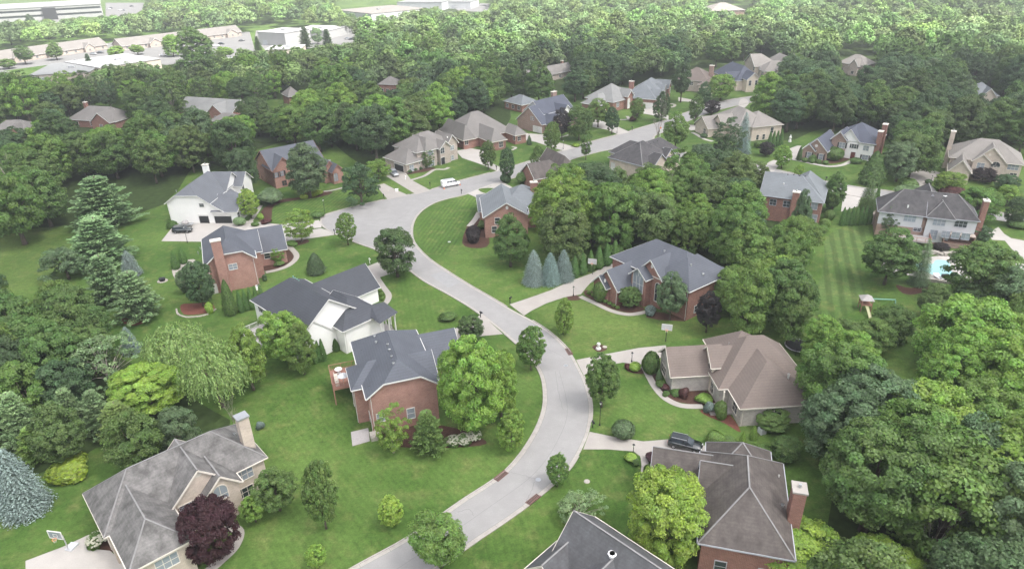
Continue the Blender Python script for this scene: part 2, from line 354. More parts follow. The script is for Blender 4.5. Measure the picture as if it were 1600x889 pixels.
def kerb(pts, side, gaps=()):
    """kerb and gutter: flat gutter 0.45 m, upstand 0.13 m; drops flat across the driveways (gaps in pixels)"""
    kb, gt = MB(), MB(); run = []; pts = [np.array(p) for p in pts]
    gp = [(Q(*g[0]), g[1]) for g in gaps]
    strip('', pts, 0, -.5*side, .018, .022, None, False, gt)
    for p in pts+[None]:
        hit = p is None or any(np.linalg.norm(p-q) < r for q, r in gp)
        if hit:
            if len(run) > 1: strip('', run, 0, .17*side, 0, .13, None, False, kb)
            run = []
        else: run.append(p)
    return kb, gt
def dense(pts, st=.8):
    out = [pts[0]]
    for a, b in zip(pts, pts[1:]):
        n = max(1, int(np.linalg.norm(b-a)/st)); out += [a+(b-a)*k/n for k in range(1, n+1)]
    return out
gapsL = [((770, 507), 3.6), ((612, 404), 3), ((522, 365), 3.5), ((501, 348), 2.4), ((620, 309), 3.2), ((659, 300), 3.2), ((780, 266), 3), ((890, 231), 4), ((975, 208), 3.5), ((1050, 186), 3), ((1105, 165), 4), ((1165, 152), 5)]
gapsR = [((1080, 190), 3), ((1345, 291), 4), ((1300, 282), 3), ((1210, 264), 4), ((1500, 318), 4), ((745, 298), 3.4), ((780, 286), 2.6), ((812, 491), 3.2), ((903, 567), 3), ((917, 687), 3.4)]
kb1, gt1 = kerb(dense(L_), 1, gapsL); kb2, gt2 = kerb(dense(R_), 1, gapsR)
kb1.v and tag(kb1.build('kerb', 'kerb_concrete'), kind='structure'); tag(gt1.build('gutter', 'kerb_concrete'), kind='structure')
tag(kb2.build('kerb', 'kerb_concrete'), kind='structure'); tag(gt2.build('gutter', 'kerb_concrete'), kind='structure')
# old tar lines, cracks and a patch in the road
cr = MB()
def crack(pts, w=.07):
    p = [Q(*q) for q in pts]; p = smoothline(p, False, 5); p = [q+np.random.RandomState(i).uniform(-.08, .08, 2) for i, q in enumerate(p)]
    a, b = offs(p, w/2), offs(p, -w/2); n = len(p)
    cr.add([(q[0], q[1], .0165) for q in a+b], [(i, i+1, n+i+1, n+i) for i in range(n-1)])
cl = [(p+q)/2 for p, q in [(Q(842, 580), Q(906, 580)), (Q(848, 640), Q(925, 635)), (Q(830, 683), Q(918, 683)), (Q(790, 735), Q(880, 744)), (Q(720, 783), Q(800, 808)), (Q(640, 838), Q(735, 852)), (Q(560, 889), Q(655, 905))]]
for a, b in zip(smoothline(cl, False, 5), smoothline(cl, False, 5)[1:]):
    pass
for k in range(1):
    pts = smoothline(cl, False, 6); a, b = offs(pts, .03), offs(pts, -.03); n = len(pts)
    cr.add([(q[0], q[1], .0165) for q in a+b], [(i, i+1, n+i+1, n+i) for i in range(n-1)])
for pts in ([c8r(950, 30), c8r(1010, 45), c8r(1070, 60), c8r(1120, 75)], [c8r(1100, 90), c8r(1080, 150), c8r(1050, 210)], [c8r(620, 280), c8r(690, 262), c8r(720, 300)], [c8r(560, 390), c8r(640, 330)],
            [(560, 350), (600, 356), (640, 362)], [(640, 330), (620, 345), (605, 368)], [(868, 580), (872, 610), (880, 640)], [(855, 545), (870, 552), (884, 560)],
            [(720, 290), (760, 284), (800, 272)], [(740, 455), (765, 462)], [(880, 700), (862, 720)], [(820, 520), (835, 514)]):
    crack(pts)
for side, pts in ((1, L_), (1, R_)):
    pp = dense([np.array(q) for q in pts]); a, b = offs(pp, -.50*side), offs(pp, -.56*side); n = len(pp); cr.add([(q[0], q[1], .0235) for q in a+b], [(i, i+1, n+i+1, n+i) for i in range(n-1)])
    for k in range(0, n-1, 4):
        t = pp[k+1]-pp[k]; t = t/np.linalg.norm(t); nn = np.array([-t[1], t[0]]); q0, q1 = pp[k]+nn*.0*side, pp[k]-nn*.5*side
        cr.add([(q0[0], q0[1], .0235), (q1[0], q1[1], .0235), (q1[0]+t[0]*.05, q1[1]+t[1]*.05, .0235), (q0[0]+t[0]*.05, q0[1]+t[1]*.05, .0235)], [(0, 1, 2, 3)])
tag(cr.build('road_crack', 'tar'), kind='structure')
sheet('road_patch', [(672, 430), (690, 424), (722, 440), (700, 450)], .0155, 'asphalt_patch', smooth=False)
# driveways and paths
def drive(poly, m='concrete', smooth=False, name='driveway'):
    i = drive.n = drive.n+1; sheet(name, poly, .024+.0006*i, m, smooth=smooth, sub=3)
drive.n = 0
D = drive
D([(252, 377), (268, 357), (290, 349), (372, 344), (434, 350.5), (470, 348), (498, 344), (503, 351), (502, 356), (440, 361), (330, 378)], 'concrete_white')
D([(430, 367), (502, 357), (510, 359.5), (524, 367), (448, 378), (436, 376)], 'concrete_white')
D([(570, 418), (590, 410), (622, 408), (634, 420), (592, 434), (572, 432)])
D([(650, 531), (676, 524), (710, 514), (730, 506), (752, 491), (786, 522), (754, 525), (716, 530), (690, 540)], 'concrete')
D([(40, 876), (98, 854), (139, 835), (152, 858), (172, 860), (186, 872), (215, 905), (40, 925)], 'concrete_white')
D([(608, 262), (634, 270), (642, 281), (673, 298), (650, 304), (622, 287), (604, 276)], 'concrete')
D([(588, 290), (600, 287), (617, 296), (637, 305), (606, 312), (597, 302)], 'concrete')
D([(712, 236), (735, 232), (757, 236), (760, 247), (772, 257), (784, 263), (777, 268), (757, 259), (722, 247)], 'concrete_white')
D([cI(195, 640), cI(330, 640), cI(520, 655), cI(620, 740), cI(720, 765), cI(900, 815), cI(740, 858), cI(600, 820), cI(380, 745), cI(240, 720)], 'concrete_white')
D([cJ(150, 690), cJ(260, 700), cJ(350, 742), cJ(500, 790), cJ(665, 862), cJ(500, 898), cJ(350, 830), cJ(140, 790)], 'concrete_white')
D([cJ(850, 540), cJ(980, 520), cJ(1060, 590), cJ(1110, 625), cJ(1250, 632), cJ(1310, 650), cJ(1220, 695), cJ(1050, 640), cJ(850, 605)], 'concrete_white')
D([cL(0, 665), cL(160, 695), cL(300, 730), cL(440, 760), cL(420, 790), cL(300, 765), cL(150, 725), cL(0, 715)], 'concrete_white')
D([cL(780, 700), cL(850, 685), cL(890, 740), cL(830, 800), cL(760, 790)], 'concrete_white', True)
D([cO(10, 405), cO(120, 408), cO(110, 475), cO(0, 482), cO(-110, 440), cO(-60, 400)], 'concrete_white')
D([cR(0, 335), cR(120, 285), cR(250, 238), cR(340, 215), cR(480, 290), cR(420, 340), cR(200, 335), cR(130, 390)], 'concrete_white')
sheet('lawn', [cR(110, 295), cR(200, 280), cR(300, 290), cR(360, 330), cR(190, 335)], .044, 'grass')
D([c5(-150, 470), c5(0, 420), c5(140, 370), c5(280, 305), c5(420, 255), c5(545, 190), c5(600, 190), c5(540, 250), c5(440, 290), c5(385, 350), c5(345, 400), c5(225, 422), c5(100, 465), c5(0, 515), c5(-50, 548)])
D([c6b(80, 250), c6b(310, 205), c6b(470, 175), c6b(640, 158), c6b(660, 230), c6b(500, 250), c6b(485, 280), c6b(370, 266), c6b(220, 295), c6b(128, 345)])
D([c6b(165, 698), c6b(320, 730), c6b(500, 758), c6b(660, 745), c6b(950, 795), c6b(960, 890), c6b(620, 900), c6b(480, 850), c6b(440, 820), c6b(280, 808), c6b(125, 808)])
D([cW(0, 540), cW(90, 500), cW(145, 540), cW(70, 640), cW(0, 660), cW(-80, 640)], 'concrete_white')
D([cW(250, 380), cW(330, 350), cW(380, 350), cW(370, 400), cW(340, 490), cW(290, 500), cW(100, 560), cW(90, 500), cW(230, 440)], 'concrete_white')
D([c8(488, 366), c8(600, 380), c8(565, 490), c8(455, 525), c8(470, 430)], 'concrete_white')
D([c8(880, 290), c8(960, 250), c8(1080, 280), c8(1075, 330), c8(1000, 335), c8(985, 378), c8(930, 372), c8(890, 320)], 'concrete')
D([c8(1375, 655), c8(1440, 620), c8(1475, 662), c8(1520, 690), c8(1600, 705), c8(1640, 760), c8(1600, 830), c8(1550, 790), c8(1480, 705), c8(1400, 700)], 'concrete_white')
def path(pts, w, m='concrete', sub=5, name='footpath'):
    i = drive.n = drive.n+1
    p = smoothline([Q(*q) for q in pts], False, sub); a, b = offs(p, w/2), offs(p, -w/2); n = len(p); mb = MB()
    mb.add([(q[0], q[1], .024+.0006*i) for q in a+b], [(k, k+1, n+k+1, n+k) for k in range(n-1)]); tag(mb.build(name, m), kind='structure')
path([c2(825, 185), c2(850, 240), c2(905, 310), c2(860, 370), c2(780, 405), c2(690, 425)], 1.3)
path([c2(1455, 450), c2(1500, 520), c2(1545, 590), c2(1500, 660), c2(1400, 705)], 1.25)
path([c4(1010, 650), c4(1075, 690), c4(1050, 770), c4(980, 840), c4(900, 910)], 1.3)
path([(381, 357), (390, 348), (400, 334), (408, 321)], 1.1)
path([(500, 300), (518, 298), (542, 292)], 1.0)
path([c6(1030, 492), c6(1130, 462), (cG(590, 705))[0:2], cG(700, 700), cG(740, 680)], 1.2)
path([cG(1400, 500), cG(1440, 475), cG(1400, 465)], 1.0)
path([cI(680, 690), cI(800, 655), cI(840, 625), cI(810, 600)], 1.1)
path([cJ(520, 690), cJ(640, 680), cJ(620, 640)], 1.3); path([cJ(1200, 520), cJ(1270, 505), cJ(1280, 480), cJ(1220, 465)], 1.2)
path([cL(350, 685), cL(430, 650), cL(470, 640), cL(380, 625)], 1.2)
path([cO(0, 515), cO(50, 525), cO(180, 600), cO(300, 635)], 1.4, 'concrete_white')
path([cR(20, 660), cR(80, 590), cR(120, 520)], 1.5, 'concrete_white')
path([c5(340, 415), c5(440, 460), c5(560, 515), c5(680, 540), c5(800, 522)], 1.15)
path([c6b(505, 290), c6b(535, 350), c6b(575, 420), c6b(640, 490), c6b(740, 535), c6b(872, 540)], 1.15)
path([c7(608, 150), c7(618, 200), c7(610, 280), c7(588, 335)], 1.0)
path([cW(285, 505), cW(400, 530), cW(560, 565), cW(700, 585), cW(840, 570), cW(945, 525)], 1.5, 'concrete_white')
# terrace slabs, pool deck
D([c3(225, 715), c3(330, 690), c3(340, 770), c3(235, 800)], 'deck_grey', name='patio')
D([c2(40, 400), c2(100, 355), c2(190, 335), c2(200, 380), c2(110, 480), c2(60, 470)], 'stone', True, name='patio')
D([cPl(200, 450), cPl(440, 560), cPl(560, 470), cPl(640, 430), cPl(880, 420), cPl(1000, 540), cPl(1080, 650), cPl(900, 665), cPl(700, 645), cPl(500, 600), cPl(260, 560)], 'concrete_white', True, name='pool_deck')
D([cPl(1460, 480), cPl(1560, 490), cPl(1560, 560), cPl(1480, 540)], 'concrete_white', name='patio')
# mown lawns with their own stripes
sheet('lawn', [(654, 352), (668, 336), (700, 318), (735, 306), (748, 308), (742, 330), (722, 352), (716, 378), (700, 398), (676, 396), (658, 378)], .006, 'grass_stripe_a')
sheet('lawn', [(1292, 370), (1330, 352), (1362, 356), (1348, 390), (1345, 430), (1350, 470), (1300, 505), (1270, 520), (1262, 490), (1280, 440), (1288, 405)], .006, 'grass_stripe_b')
sheet('lawn', [(414, 345), (430, 318), (455, 312), (500, 302), (560, 296), (598, 306), (560, 318), (520, 329), (505, 334), (500, 341), (470, 346), (440, 348)], .006, 'grass_stripe_a')
sheet('lawn', [(826, 490), (862, 520), (896, 552), (980, 545), (1110, 525), (1125, 505), (1030, 500), (940, 482), (890, 462)], .007, 'grass_c', smooth=False)
sheet('lawn', [(905, 560), (925, 600), (930, 640), (922, 690), (1050, 690), (1150, 690), (1090, 640), (1000, 610), (985, 575)], .007, 'grass_b', smooth=False)
sheet('lawn', [(915, 700), (860, 770), (740, 860), (720, 900), (860, 900), (960, 800), (1010, 740), (1005, 705)], .0075, 'grass_d', smooth=False)
sheet('lawn', [(856, 590), (850, 650), (800, 720), (700, 790), (548, 889), (480, 930), (395, 889), (400, 800), (420, 680), (450, 600), (520, 550), (575, 700), (760, 705), (790, 560), (760, 530), (830, 550)], .0065, 'grass_b', smooth=False)
sheet('lawn', [(-40, 350), (100, 335), (120, 380), (80, 440), (-40, 470)], .0065, 'grass_c', smooth=False)
sheet('lawn', [(590, 430), (640, 425), (700, 465), (760, 510), (680, 535), (600, 540), (575, 500), (600, 470)], .007, 'grass_d', smooth=False)
# mulch beds and woodland floor
for i, (m, poly) in enumerate([
    ('mulch', [c2(670, 350), c2(700, 330), c2(830, 250), c2(890, 310), c2(850, 360), c2(780, 400), c2(680, 415)]),
    ('mulch', [c2(840, 195), c2(960, 190), c2(990, 215), c2(900, 240), c2(850, 225)]),
    ('red_mulch', [c2(100, 650), c2(190, 640), c2(310, 640), c2(330, 690), c2(230, 715), c2(120, 715)]),
    ('mulch', [c5(380, 370), c5(450, 390), c5(560, 460), c5(700, 470), c5(790, 500), c5(700, 530), c5(560, 500), c5(430, 440), c5(370, 400)]),
    ('mulch', [c5(800, 545), c5(860, 520), c5(1060, 560), c5(1060, 600), c5(1020, 630), c5(900, 610), c5(820, 580)]),
    ('mulch', [c6b(560, 310), c6b(680, 430), c6b(880, 430), c6b(950, 530), c6b(760, 520), c6b(640, 480), c6b(570, 400), c6b(530, 310)]),
    ('red_mulch', [c6b(860, 560), c6b(960, 560), c6b(1040, 590), c6b(1110, 700), c6b(1000, 640), c6b(880, 590)]),
    ('mulch', [(405, 344), (412, 325), (440, 312), (470, 308), (480, 300), (520, 300), (500, 308), (455, 314), (428, 322), (424, 342), (412, 350)]),
    ('red_mulch', [(185, 490), (205, 480), (230, 490), (235, 497), (215, 508), (195, 506)]),
    ('mulch', [(1400, 445), (1425, 450), (1450, 440), (1450, 452), (1430, 460), (1410, 458)]),
    ('red_mulch', [(1473, 500), (1495, 490), (1520, 495), (1500, 512), (1478, 512)]),
    ('mulch', [(1452, 470), (1480, 480), (1470, 492), (1450, 488)]),
    ('mulch', [(1240, 246), (1262, 251), (1298, 256), (1326, 250), (1318, 245), (1262, 244)]),
    ('mulch', [(735, 345), (755, 340), (765, 380), (745, 388), (722, 380)]),
    ('mulch', [cG(300, 755), cG(520, 720), cG(600, 690), cG(560, 680), cG(440, 700), cG(310, 745)]),
    ('mulch', [c4(330, 790), c4(360, 690), c4(440, 760), c4(400, 795)]),
    ('mulch', [(598, 690), (650, 700), (750, 696), (752, 684), (690, 664), (610, 668)]),
    ('mulch', [(985, 560), (1000, 570), (1008, 583), (985, 582), (975, 572)]),
    ('mulch', [(925, 542), (935, 538), (945, 540), (948, 546), (935, 550)]),
    ('mulch', [c5(240, 420), c5(290, 400), c5(345, 420), c5(330, 440), c5(270, 440)]),
    ('mulch', [c5(170, 285), c5(280, 270), c5(480, 190), c5(570, 170), c5(600, 130), c5(250, 240), c5(80, 300), c5(0, 310), c5(0, 330)]),
    ('shaded_grass', [(-200, 560), (60, 530), (190, 560), (330, 640), (360, 660), (330, 690), (290, 690), (240, 720), (200, 690), (150, 700), (120, 720), (60, 740), (-200, 900)]),
    ('shaded_grass', [(850, 330), (900, 290), (960, 290), (1060, 260), (1170, 280), (1200, 330), (1255, 375), (1258, 420), (1250, 465), (1232, 505), (1205, 500), (1170, 470), (1140, 425), (1080, 395), (1030, 375), (960, 385), (900, 370)]),
    ('shaded_grass', [(1300, 660), (1290, 600), (1330, 600), (1370, 640), (1450, 650), (1520, 560), (1560, 500), (1800, 420), (1800, 960), (1320, 960), (1300, 780)]),
    ('shaded_grass', [(-300, 180), (120, 160), (280, 200), (400, 190), (560, 150), (770, 150), (790, 200), (700, 200), (600, 245), (560, 255), (500, 215), (400, 235), (380, 270), (310, 255), (255, 320), (120, 350), (0, 360), (-300, 380)]),
    ('shaded_grass', [(1230, 160), (1300, 170), (1700, 140), (1700, 225), (1480, 230), (1440, 250), (1400, 260), (1380, 210), (1290, 200), (1225, 220)]),
    ('shaded_grass', [(560, 25), (800, 12), (1300, 8), (1900, 6), (1900, 130), (1400, 140), (1230, 125), (1040, 135), (900, 140), (780, 150), (560, 150)]),
    ('shaded_grass', [(-300, 118), (20, 118), (130, 128), (250, 100), (450, 82), (600, 72), (700, 70), (700, 150), (500, 160), (300, 150), (-300, 160)])]):
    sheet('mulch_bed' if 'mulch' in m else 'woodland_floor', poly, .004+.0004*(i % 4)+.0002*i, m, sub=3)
sheet('swimming_pool', [cPl(370, 495), cPl(500, 500), cPl(600, 485), cPl(690, 490), cPl(730, 455), cPl(840, 470), cPl(870, 560), cPl(960, 600), cPl(870, 612), cPl(700, 590), cPl(600, 555), cPl(480, 540)], .07, 'pool_water', kind='structure')
# distant car parks
for poly in ([(165, 5), (225, 5), (222, 16), (205, 26), (165, 28)], [(0, 96), (180, 66), (390, 50), (400, 84), (260, 102), (150, 92), (0, 112)], [(398, 60), (400, 48), (565, 45), (575, 66), (500, 74), (420, 86)], [(700, 4), (765, 6), (762, 20), (715, 17)], [(600, 50), (640, 48), (640, 70), (600, 72)], [(60, 32), (100, 30), (95, 42), (60, 42)]):
    sheet('car_park', poly, .02, 'car_park', smooth=False)
NB = [0]
class House:
    def __init__(s, A, B, z, label, wall, roof, trim='white_trim', axis='x', name='house', cat='house', group='suburban houses along the streets', capmat=None, cap=False):
        a = Q(*A, z); b = Q(*B, z); e = (b-a)/np.linalg.norm(b-a)
        if axis == 'y': e = np.array([e[1], -e[0]])
        s.o = a; s.e = e; s.n = np.array([-e[1], e[0]]); s.rz = math.atan2(e[1], e[0])
        s.root = empty(name, (a[0], a[1], 0), s.rz, label, cat, group)
        s.wall = wall; s.roofm = roof; s.trim = trim; s.W = {}; s.R = MB(); s.T = MB(); s.C = MB(); s.cap = cap; s.capm = capmat or trim; s.B = []; s.RB = []
        s.gut = MB(); s.label = label
    def L(s, p, z):
        q = Q(*p, z)-s.o; return float(q @ s.e), float(q @ s.n)
    def world(s, x, y): return s.o+s.e*x+s.n*y
    def blk(s, x, y, ze, zr, ax='x', ends='hh', c=(0.5, 0.5), wall=None, z0=0., ov=.45, walls=True, shed=None):
        """x, y eave extents; ze eave height; zr ridge height; ax ridge direction; ends per end g(able) h(ip) j(erkin)"""
        NB[0] += 1; eps = (NB[0] % 13)*.004; ze += eps; zr += eps
        x0, x1 = min(x), max(x); y0, y1 = min(y), max(y)
        s.B.append((x0, x1, y0, y1, ze, ov)); wm = wall or s.wall
        W = s.W.setdefault(wm, MB())
        ix0, ix1, iy0, iy1 = x0+ov, x1-ov, y0+ov, y1-ov
        if ax == 'x': f = lambda u, v, z: (u, v, z); u0, u1, v0, v1 = x0, x1, y0, y1
        else: f = lambda u, v, z: (v, u, z); u0, u1, v0, v1 = y0, y1, x0, x1
        hw = (v1-v0)/2; vm = (v0+v1)/2; rise = zr-ze
        def end(k, e, cc):
            if e == 'g': return 1.
            if e == 'h': return 0.
            return cc
        cs = [end(0, ends[0], c[0]), end(1, ends[1], c[1])]; s.RB.append((u0, u1, v0, v1, ze, zr, ax, list(cs)))
        # limit hips
        d = [(1-q)*hw for q in cs]
        if d[0]+d[1] > (u1-u0): k = (u1-u0)/(d[0]+d[1]+1e-9); d = [d[0]*k*.999, d[1]*k*.999]
        t = .16
        U = [u0, u1]; rp = [u0+d[0], u1-d[1]]
        pts = {}
        for i in (0, 1):
            pts[('e', i, 0)] = (U[i], v0, ze); pts[('e', i, 1)] = (U[i], v1, ze)
            cl = cs[i]
            pts[('c', i, 0)] = (U[i], v0+cl*hw, ze+cl*rise); pts[('c', i, 1)] = (U[i], v1-cl*hw, ze+cl*rise)
            pts[('r', i)] = (rp[i], vm, zr)
        polys = []
        for sd_ in (0, 1):
            pl = [pts[('e', 0, sd_)], pts[('e', 1, sd_)]]
            if 0 < cs[1] < 1: pl.append(pts[('c', 1, sd_)])
            pl.append(pts[('r', 1)]); 
            if (rp[1]-rp[0]) > .01: pl.append(pts[('r', 0)])
            if 0 < cs[0] < 1: pl.append(pts[('c', 0, sd_)])
            polys.append(pl)
        for i in (0, 1):
            if cs[i] < 1: polys.append([pts[('c', i, 0)], pts[('c', i, 1)], pts[('r', i)]])
        for pl in polys:
            n = len(pl); top = [f(*p) for p in pl]; bot = [f(p[0], p[1], p[2]-t) for p in pl]
            s.R.add(top+bot, [tuple(range(n)), tuple(range(2*n-1, n-1, -1))]+[(i, (i+1) % n, n+(i+1) % n, n+i) for i in range(n)])
        # fascia / rake boards stand 2 cm proud of the roof edge
        def tb(p, q, off):
            a = Vector(f(*p))+Vector(off)+Vector((0, 0, -.11)); b = Vector(f(*q))+Vector(off)+Vector((0, 0, -.11)); s.T.bar(a, b, .05, .22)
        for i, sg in ((0, -1), (1, 1)):
            o = Vector(f(sg*.035, 0, 0))
            if cs[i] > 0:
                tb(pts[('e', i, 0)], pts[('c', i, 0)], o); tb(pts[('c', i, 1)], pts[('e', i, 1)], o)
            if cs[i] < 1: tb(pts[('c', i, 0)], pts[('c', i, 1)], o)
        for j, sg in ((0, -1), (1, 1)):
            o = Vector(f(0, sg*.05, 0)); a = Vector(f(*pts[('e', 0, j)]))+o; b = Vector(f(*pts[('e', 1, j)]))+o
            s.gut.bar(a+Vector((0, 0, -.08)), b+Vector((0, 0, -.08)), .12, .13)
        if s.cap:
            w_ = .17
            def cb(p, q):
                a, b = Vector(f(*p))+Vector((0, 0, .03)), Vector(f(*q))+Vector((0, 0, .03)); s.C.bar(a, b, w_, .05)
            if rp[1]-rp[0] > .3: cb(pts[('r', 0)], pts[('r', 1)])
            for i in (0, 1):
                if cs[i] < 1:
                    for j in (0, 1): cb(pts[('c', i, j)], pts[('r', i)])
        # walls: box, and a gable prism at each gable end
        if walls:
            W.box(ix0, ix1, iy0, iy1, z0, ze+.1)
            for i in (0, 1):
                if cs[i] > 0:
                    sl_ = rise/hw; a0 = v0+ov; a1 = v1-ov; uu = (u0+ov) if i == 0 else (u1-ov); ui = uu+(.3 if i == 0 else -.3)
                    zz = lambda v: ze+(hw-abs(v-vm))*sl_-.19
                    top = cs[i]
                    vl = [a0, v0+hw*top if top < 1 else vm, v1-hw*top if top < 1 else vm, a1]
                    prof = [(a0, ze-.05), (a1, ze-.05), (a1, zz(a1))]
                    if top < 1: prof += [(v1-hw*top, zz(v1-hw*top)), (v0+hw*top, zz(v0+hw*top))]
                    else: prof += [(vm, zz(vm))]
                    prof += [(a0, zz(a0))]
                    e2 = .003 if i == 0 else -.003
                    n = len(prof); W.add([f(uu-e2, v, z) for v, z in prof]+[f(ui, v, z) for v, z in prof], [tuple(range(n)), tuple(range(2*n-1, n-1, -1))]+[(k, (k+1) % n, n+(k+1) % n, n+k) for k in range(n)])
        return len(s.B)-1
    def plane(s, b, side):
        x0, x1, y0, y1, ze, ov = s.B[b]
        return {'F': (1, y0+ov), 'B': (1, y1-ov), 'L': (0, x0+ov), 'R': (0, x1-ov)}[side]
    def hit(s, b, side, px, py):
        ax, val = s.plane(b, side); d = ray(px, py); dl = (float(d[:2] @ s.e), float(d[:2] @ s.n)); cpl = (float((CP[:2]-s.o) @ s.e), float((CP[:2]-s.o) @ s.n))
        t = (val-cpl[ax])/dl[ax]; return cpl[0]+dl[0]*t, cpl[1]+dl[1]*t, HC+d[2]*t
    def opening(s, b, side, u, zc, w, h, kind='w', glass='glass'):
        """u along the wall, zc height of the middle. local frame: x along wall, y out of the wall"""
        ax, val = s.plane(b, side)
        if side == 'F': fx = lambda a, o, z: (a, val-o, z)
        elif side == 'B': fx = lambda a, o, z: (a, val+o, z)
        elif side == 'L': fx = lambda a, o, z: (val-o, a, z)
        else: fx = lambda a, o, z: (val+o, a, z)
        def bx(mb, a0, a1, o0, o1, z0, z1):
            v = [fx(a, o, z) for z in (z0, z1) for a, o in ((a0, o0), (a1, o0), (a1, o1), (a0, o1))]
            mb.add(v, [(3, 2, 1, 0), (4, 5, 6, 7), (0, 1, 5, 4), (1, 2, 6, 5), (2, 3, 7, 6), (3, 0, 4, 7)])
        z0, z1 = zc-h/2, zc+h/2; f = MB(); p = MB(); t = .09
        if kind in 'wsa2':
            bx(f, u-w/2-t, u-w/2, -.02, .09, z0-t, z1+(t if kind != 'a' else 0)); bx(f, u+w/2, u+w/2+t, -.02, .09, z0-t, z1+(t if kind != 'a' else 0))
            bx(f, u-w/2, u+w/2, -.02, .13, z0-t, z0)
            if kind != 'a': bx(f, u-w/2, u+w/2, -.02, .09, z1, z1+t)
            nm = max(1, round(w/.85))
            for k in range(1, nm): bx(f, u-w/2+w*k/nm-.035, u-w/2+w*k/nm+.035, -.02, .06, z0, z1)
            bx(f, u-w/2, u+w/2, -.02, .05, zc-.03, zc+.03)
            bx(p, u-w/2, u+w/2, -.02, .022, z0, z1)
            if kind == 'a':
                n = 8; arc = [(u+math.cos(math.pi*k/n)*w/2, z1+math.sin(math.pi*k/n)*w/2) for k in range(n+1)]
                arc2 = [(u+math.cos(math.pi*k/n)*(w/2+t), z1+math.sin(math.pi*k/n)*(w/2+t)) for k in range(n+1)]
                p.add([fx(a, o, z) for o in (-.02, .022) for a, z in arc], [tuple(range(n+1)), tuple(range(n+1, 2*n+2))]+[(k, k+1, n+2+k, n+1+k) for k in range(n)]+[(n, 0, n+1, 2*n+1)])
                for k in range(n):
                    f.add([fx(*q) for q in ((arc[k][0], -.02, arc[k][1]), (arc[k+1][0], -.02, arc[k+1][1]), (arc2[k+1][0], -.02, arc2[k+1][1]), (arc2[k][0], -.02, arc2[k][1]), (arc[k][0], .09, arc[k][1]), (arc[k+1][0], .09, arc[k+1][1]), (arc2[k+1][0], .09, arc2[k+1][1]), (arc2[k][0], .09, arc2[k][1]))],
                          [(3, 2, 1, 0), (4, 5, 6, 7), (0, 1, 5, 4), (1, 2, 6, 5), (2, 3, 7, 6), (3, 0, 4, 7)])
                bx(f, u-.03, u+.03, -.02, .05, z1, z1+w/2)
            wd = f.build('window', s.trim, s.root); p.build('pane', glass, wd)
            if kind in 's':
                for sg in (-1, 1):
                    q = MB(); bx(q, u+sg*(w/2+t+.24)-.2, u+sg*(w/2+t+.24)+.2, -.02, .07, z0, z1); q.build('shutter', 'shutter_black', s.root)
        elif kind == 'd':
            bx(f, u-w/2-t, u-w/2, -.02, .09, z0, z1+t); bx(f, u+w/2, u+w/2+t, -.02, .09, z0, z1+t); bx(f, u-w/2, u+w/2, -.02, .09, z1, z1+t)
            fr = f.build('door_frame', s.trim, s.root); bx(p, u-w/2, u+w/2, -.02, .04, z0, z1); dd = p.build('door', glass, s.root)
            q = MB(); bx(q, u+w/2-.18, u+w/2-.1, .04, .1, zc-.05, zc+.05); q.build('handle', 'metal_grey', dd)
        elif kind in 'go':
            bx(f, u-w/2-.14, u-w/2, -.02, .07, 0, z1+.14); bx(f, u+w/2, u+w/2+.14, -.02, .07, 0, z1+.14); bx(f, u-w/2, u+w/2, -.02, .07, z1, z1+.14)
            f.build('garage_frame', s.trim, s.root)
            if kind == 'g':
                for k in range(4): bx(p, u-w/2, u+w/2, -.02, .03+.002*k, z0+h*k/4+.02, z0+h*(k+1)/4-.02)
                q = MB(); bx(q, u-w/2, u+w/2, -.02, .015, z0, z1); o_ = p.build('garage_door', 'white_trim', s.root); q.build('panel_joint', 'grey_trim', o_)
            else:
                bx(p, u-w/2, u+w/2, -.02, .012, z0, z1); p.build('bay_shade_panel', 'interior_dark', s.root)  # flat dark panel painted as the unlit inside of the open garage
                q = MB(); bx(q, u-w/2, u+w/2, .012, .05, z1-.3, z1); q.build('garage_door', 'white_trim', s.root)
        elif kind == 'v':
            n = 12; f.add([fx(u+math.cos(k*6.283/n)*w/2, .06, zc+math.sin(k*6.283/n)*h/2) for k in range(n)]+[fx(u+math.cos(k*6.283/n)*w/2, -.02, zc+math.sin(k*6.283/n)*h/2) for k in range(n)], [tuple(range(n)), tuple(range(2*n-1, n-1, -1))]+[(k, (k+1) % n, n+(k+1) % n, n+k) for k in range(n)])
            f.build('gable_vent', s.trim, s.root)
    def win(s, b, side, px, py, w, h, kind='w', glass='glass', gab=False):
        x, y, z = s.hit(b, side, px, py); x0, x1, y0, y1, ze, ov = s.B[b]
        u = x if side in 'FB' else y; lo, hi = ((x0, x1) if side in 'FB' else (y0, y1))
        u = min(max(u, lo+ov+w/2+.15), hi-ov-w/2-.15) if hi-lo > w+2 else (lo+hi)/2
        if kind in 'dgo': z = h/2+.03 if z < h/2+1.6 else z
        else:
            z = max(z, h/2+.25)
            if kind in 'ws' and not gab: z = min(z, ze-h/2-.3)
            if kind == 'a' and not gab: z = min(z, ze+.6-h/2-w/2)
        s.opening(b, side, u, z, w, h, kind, glass)
    def row(s, b, side, n, zc, w=1.5, h=1.5, kind='w', a=0., c=1., glass='glass'):
        x0, x1, y0, y1, ze, ov = s.B[b]; lo, hi = ((x0, x1) if side in 'FB' else (y0, y1)); lo += ov; hi -= ov
        for k in range(n): s.opening(b, side, lo+(hi-lo)*(a+(c-a)*(k+.5)/n), zc, w, h, kind, glass)
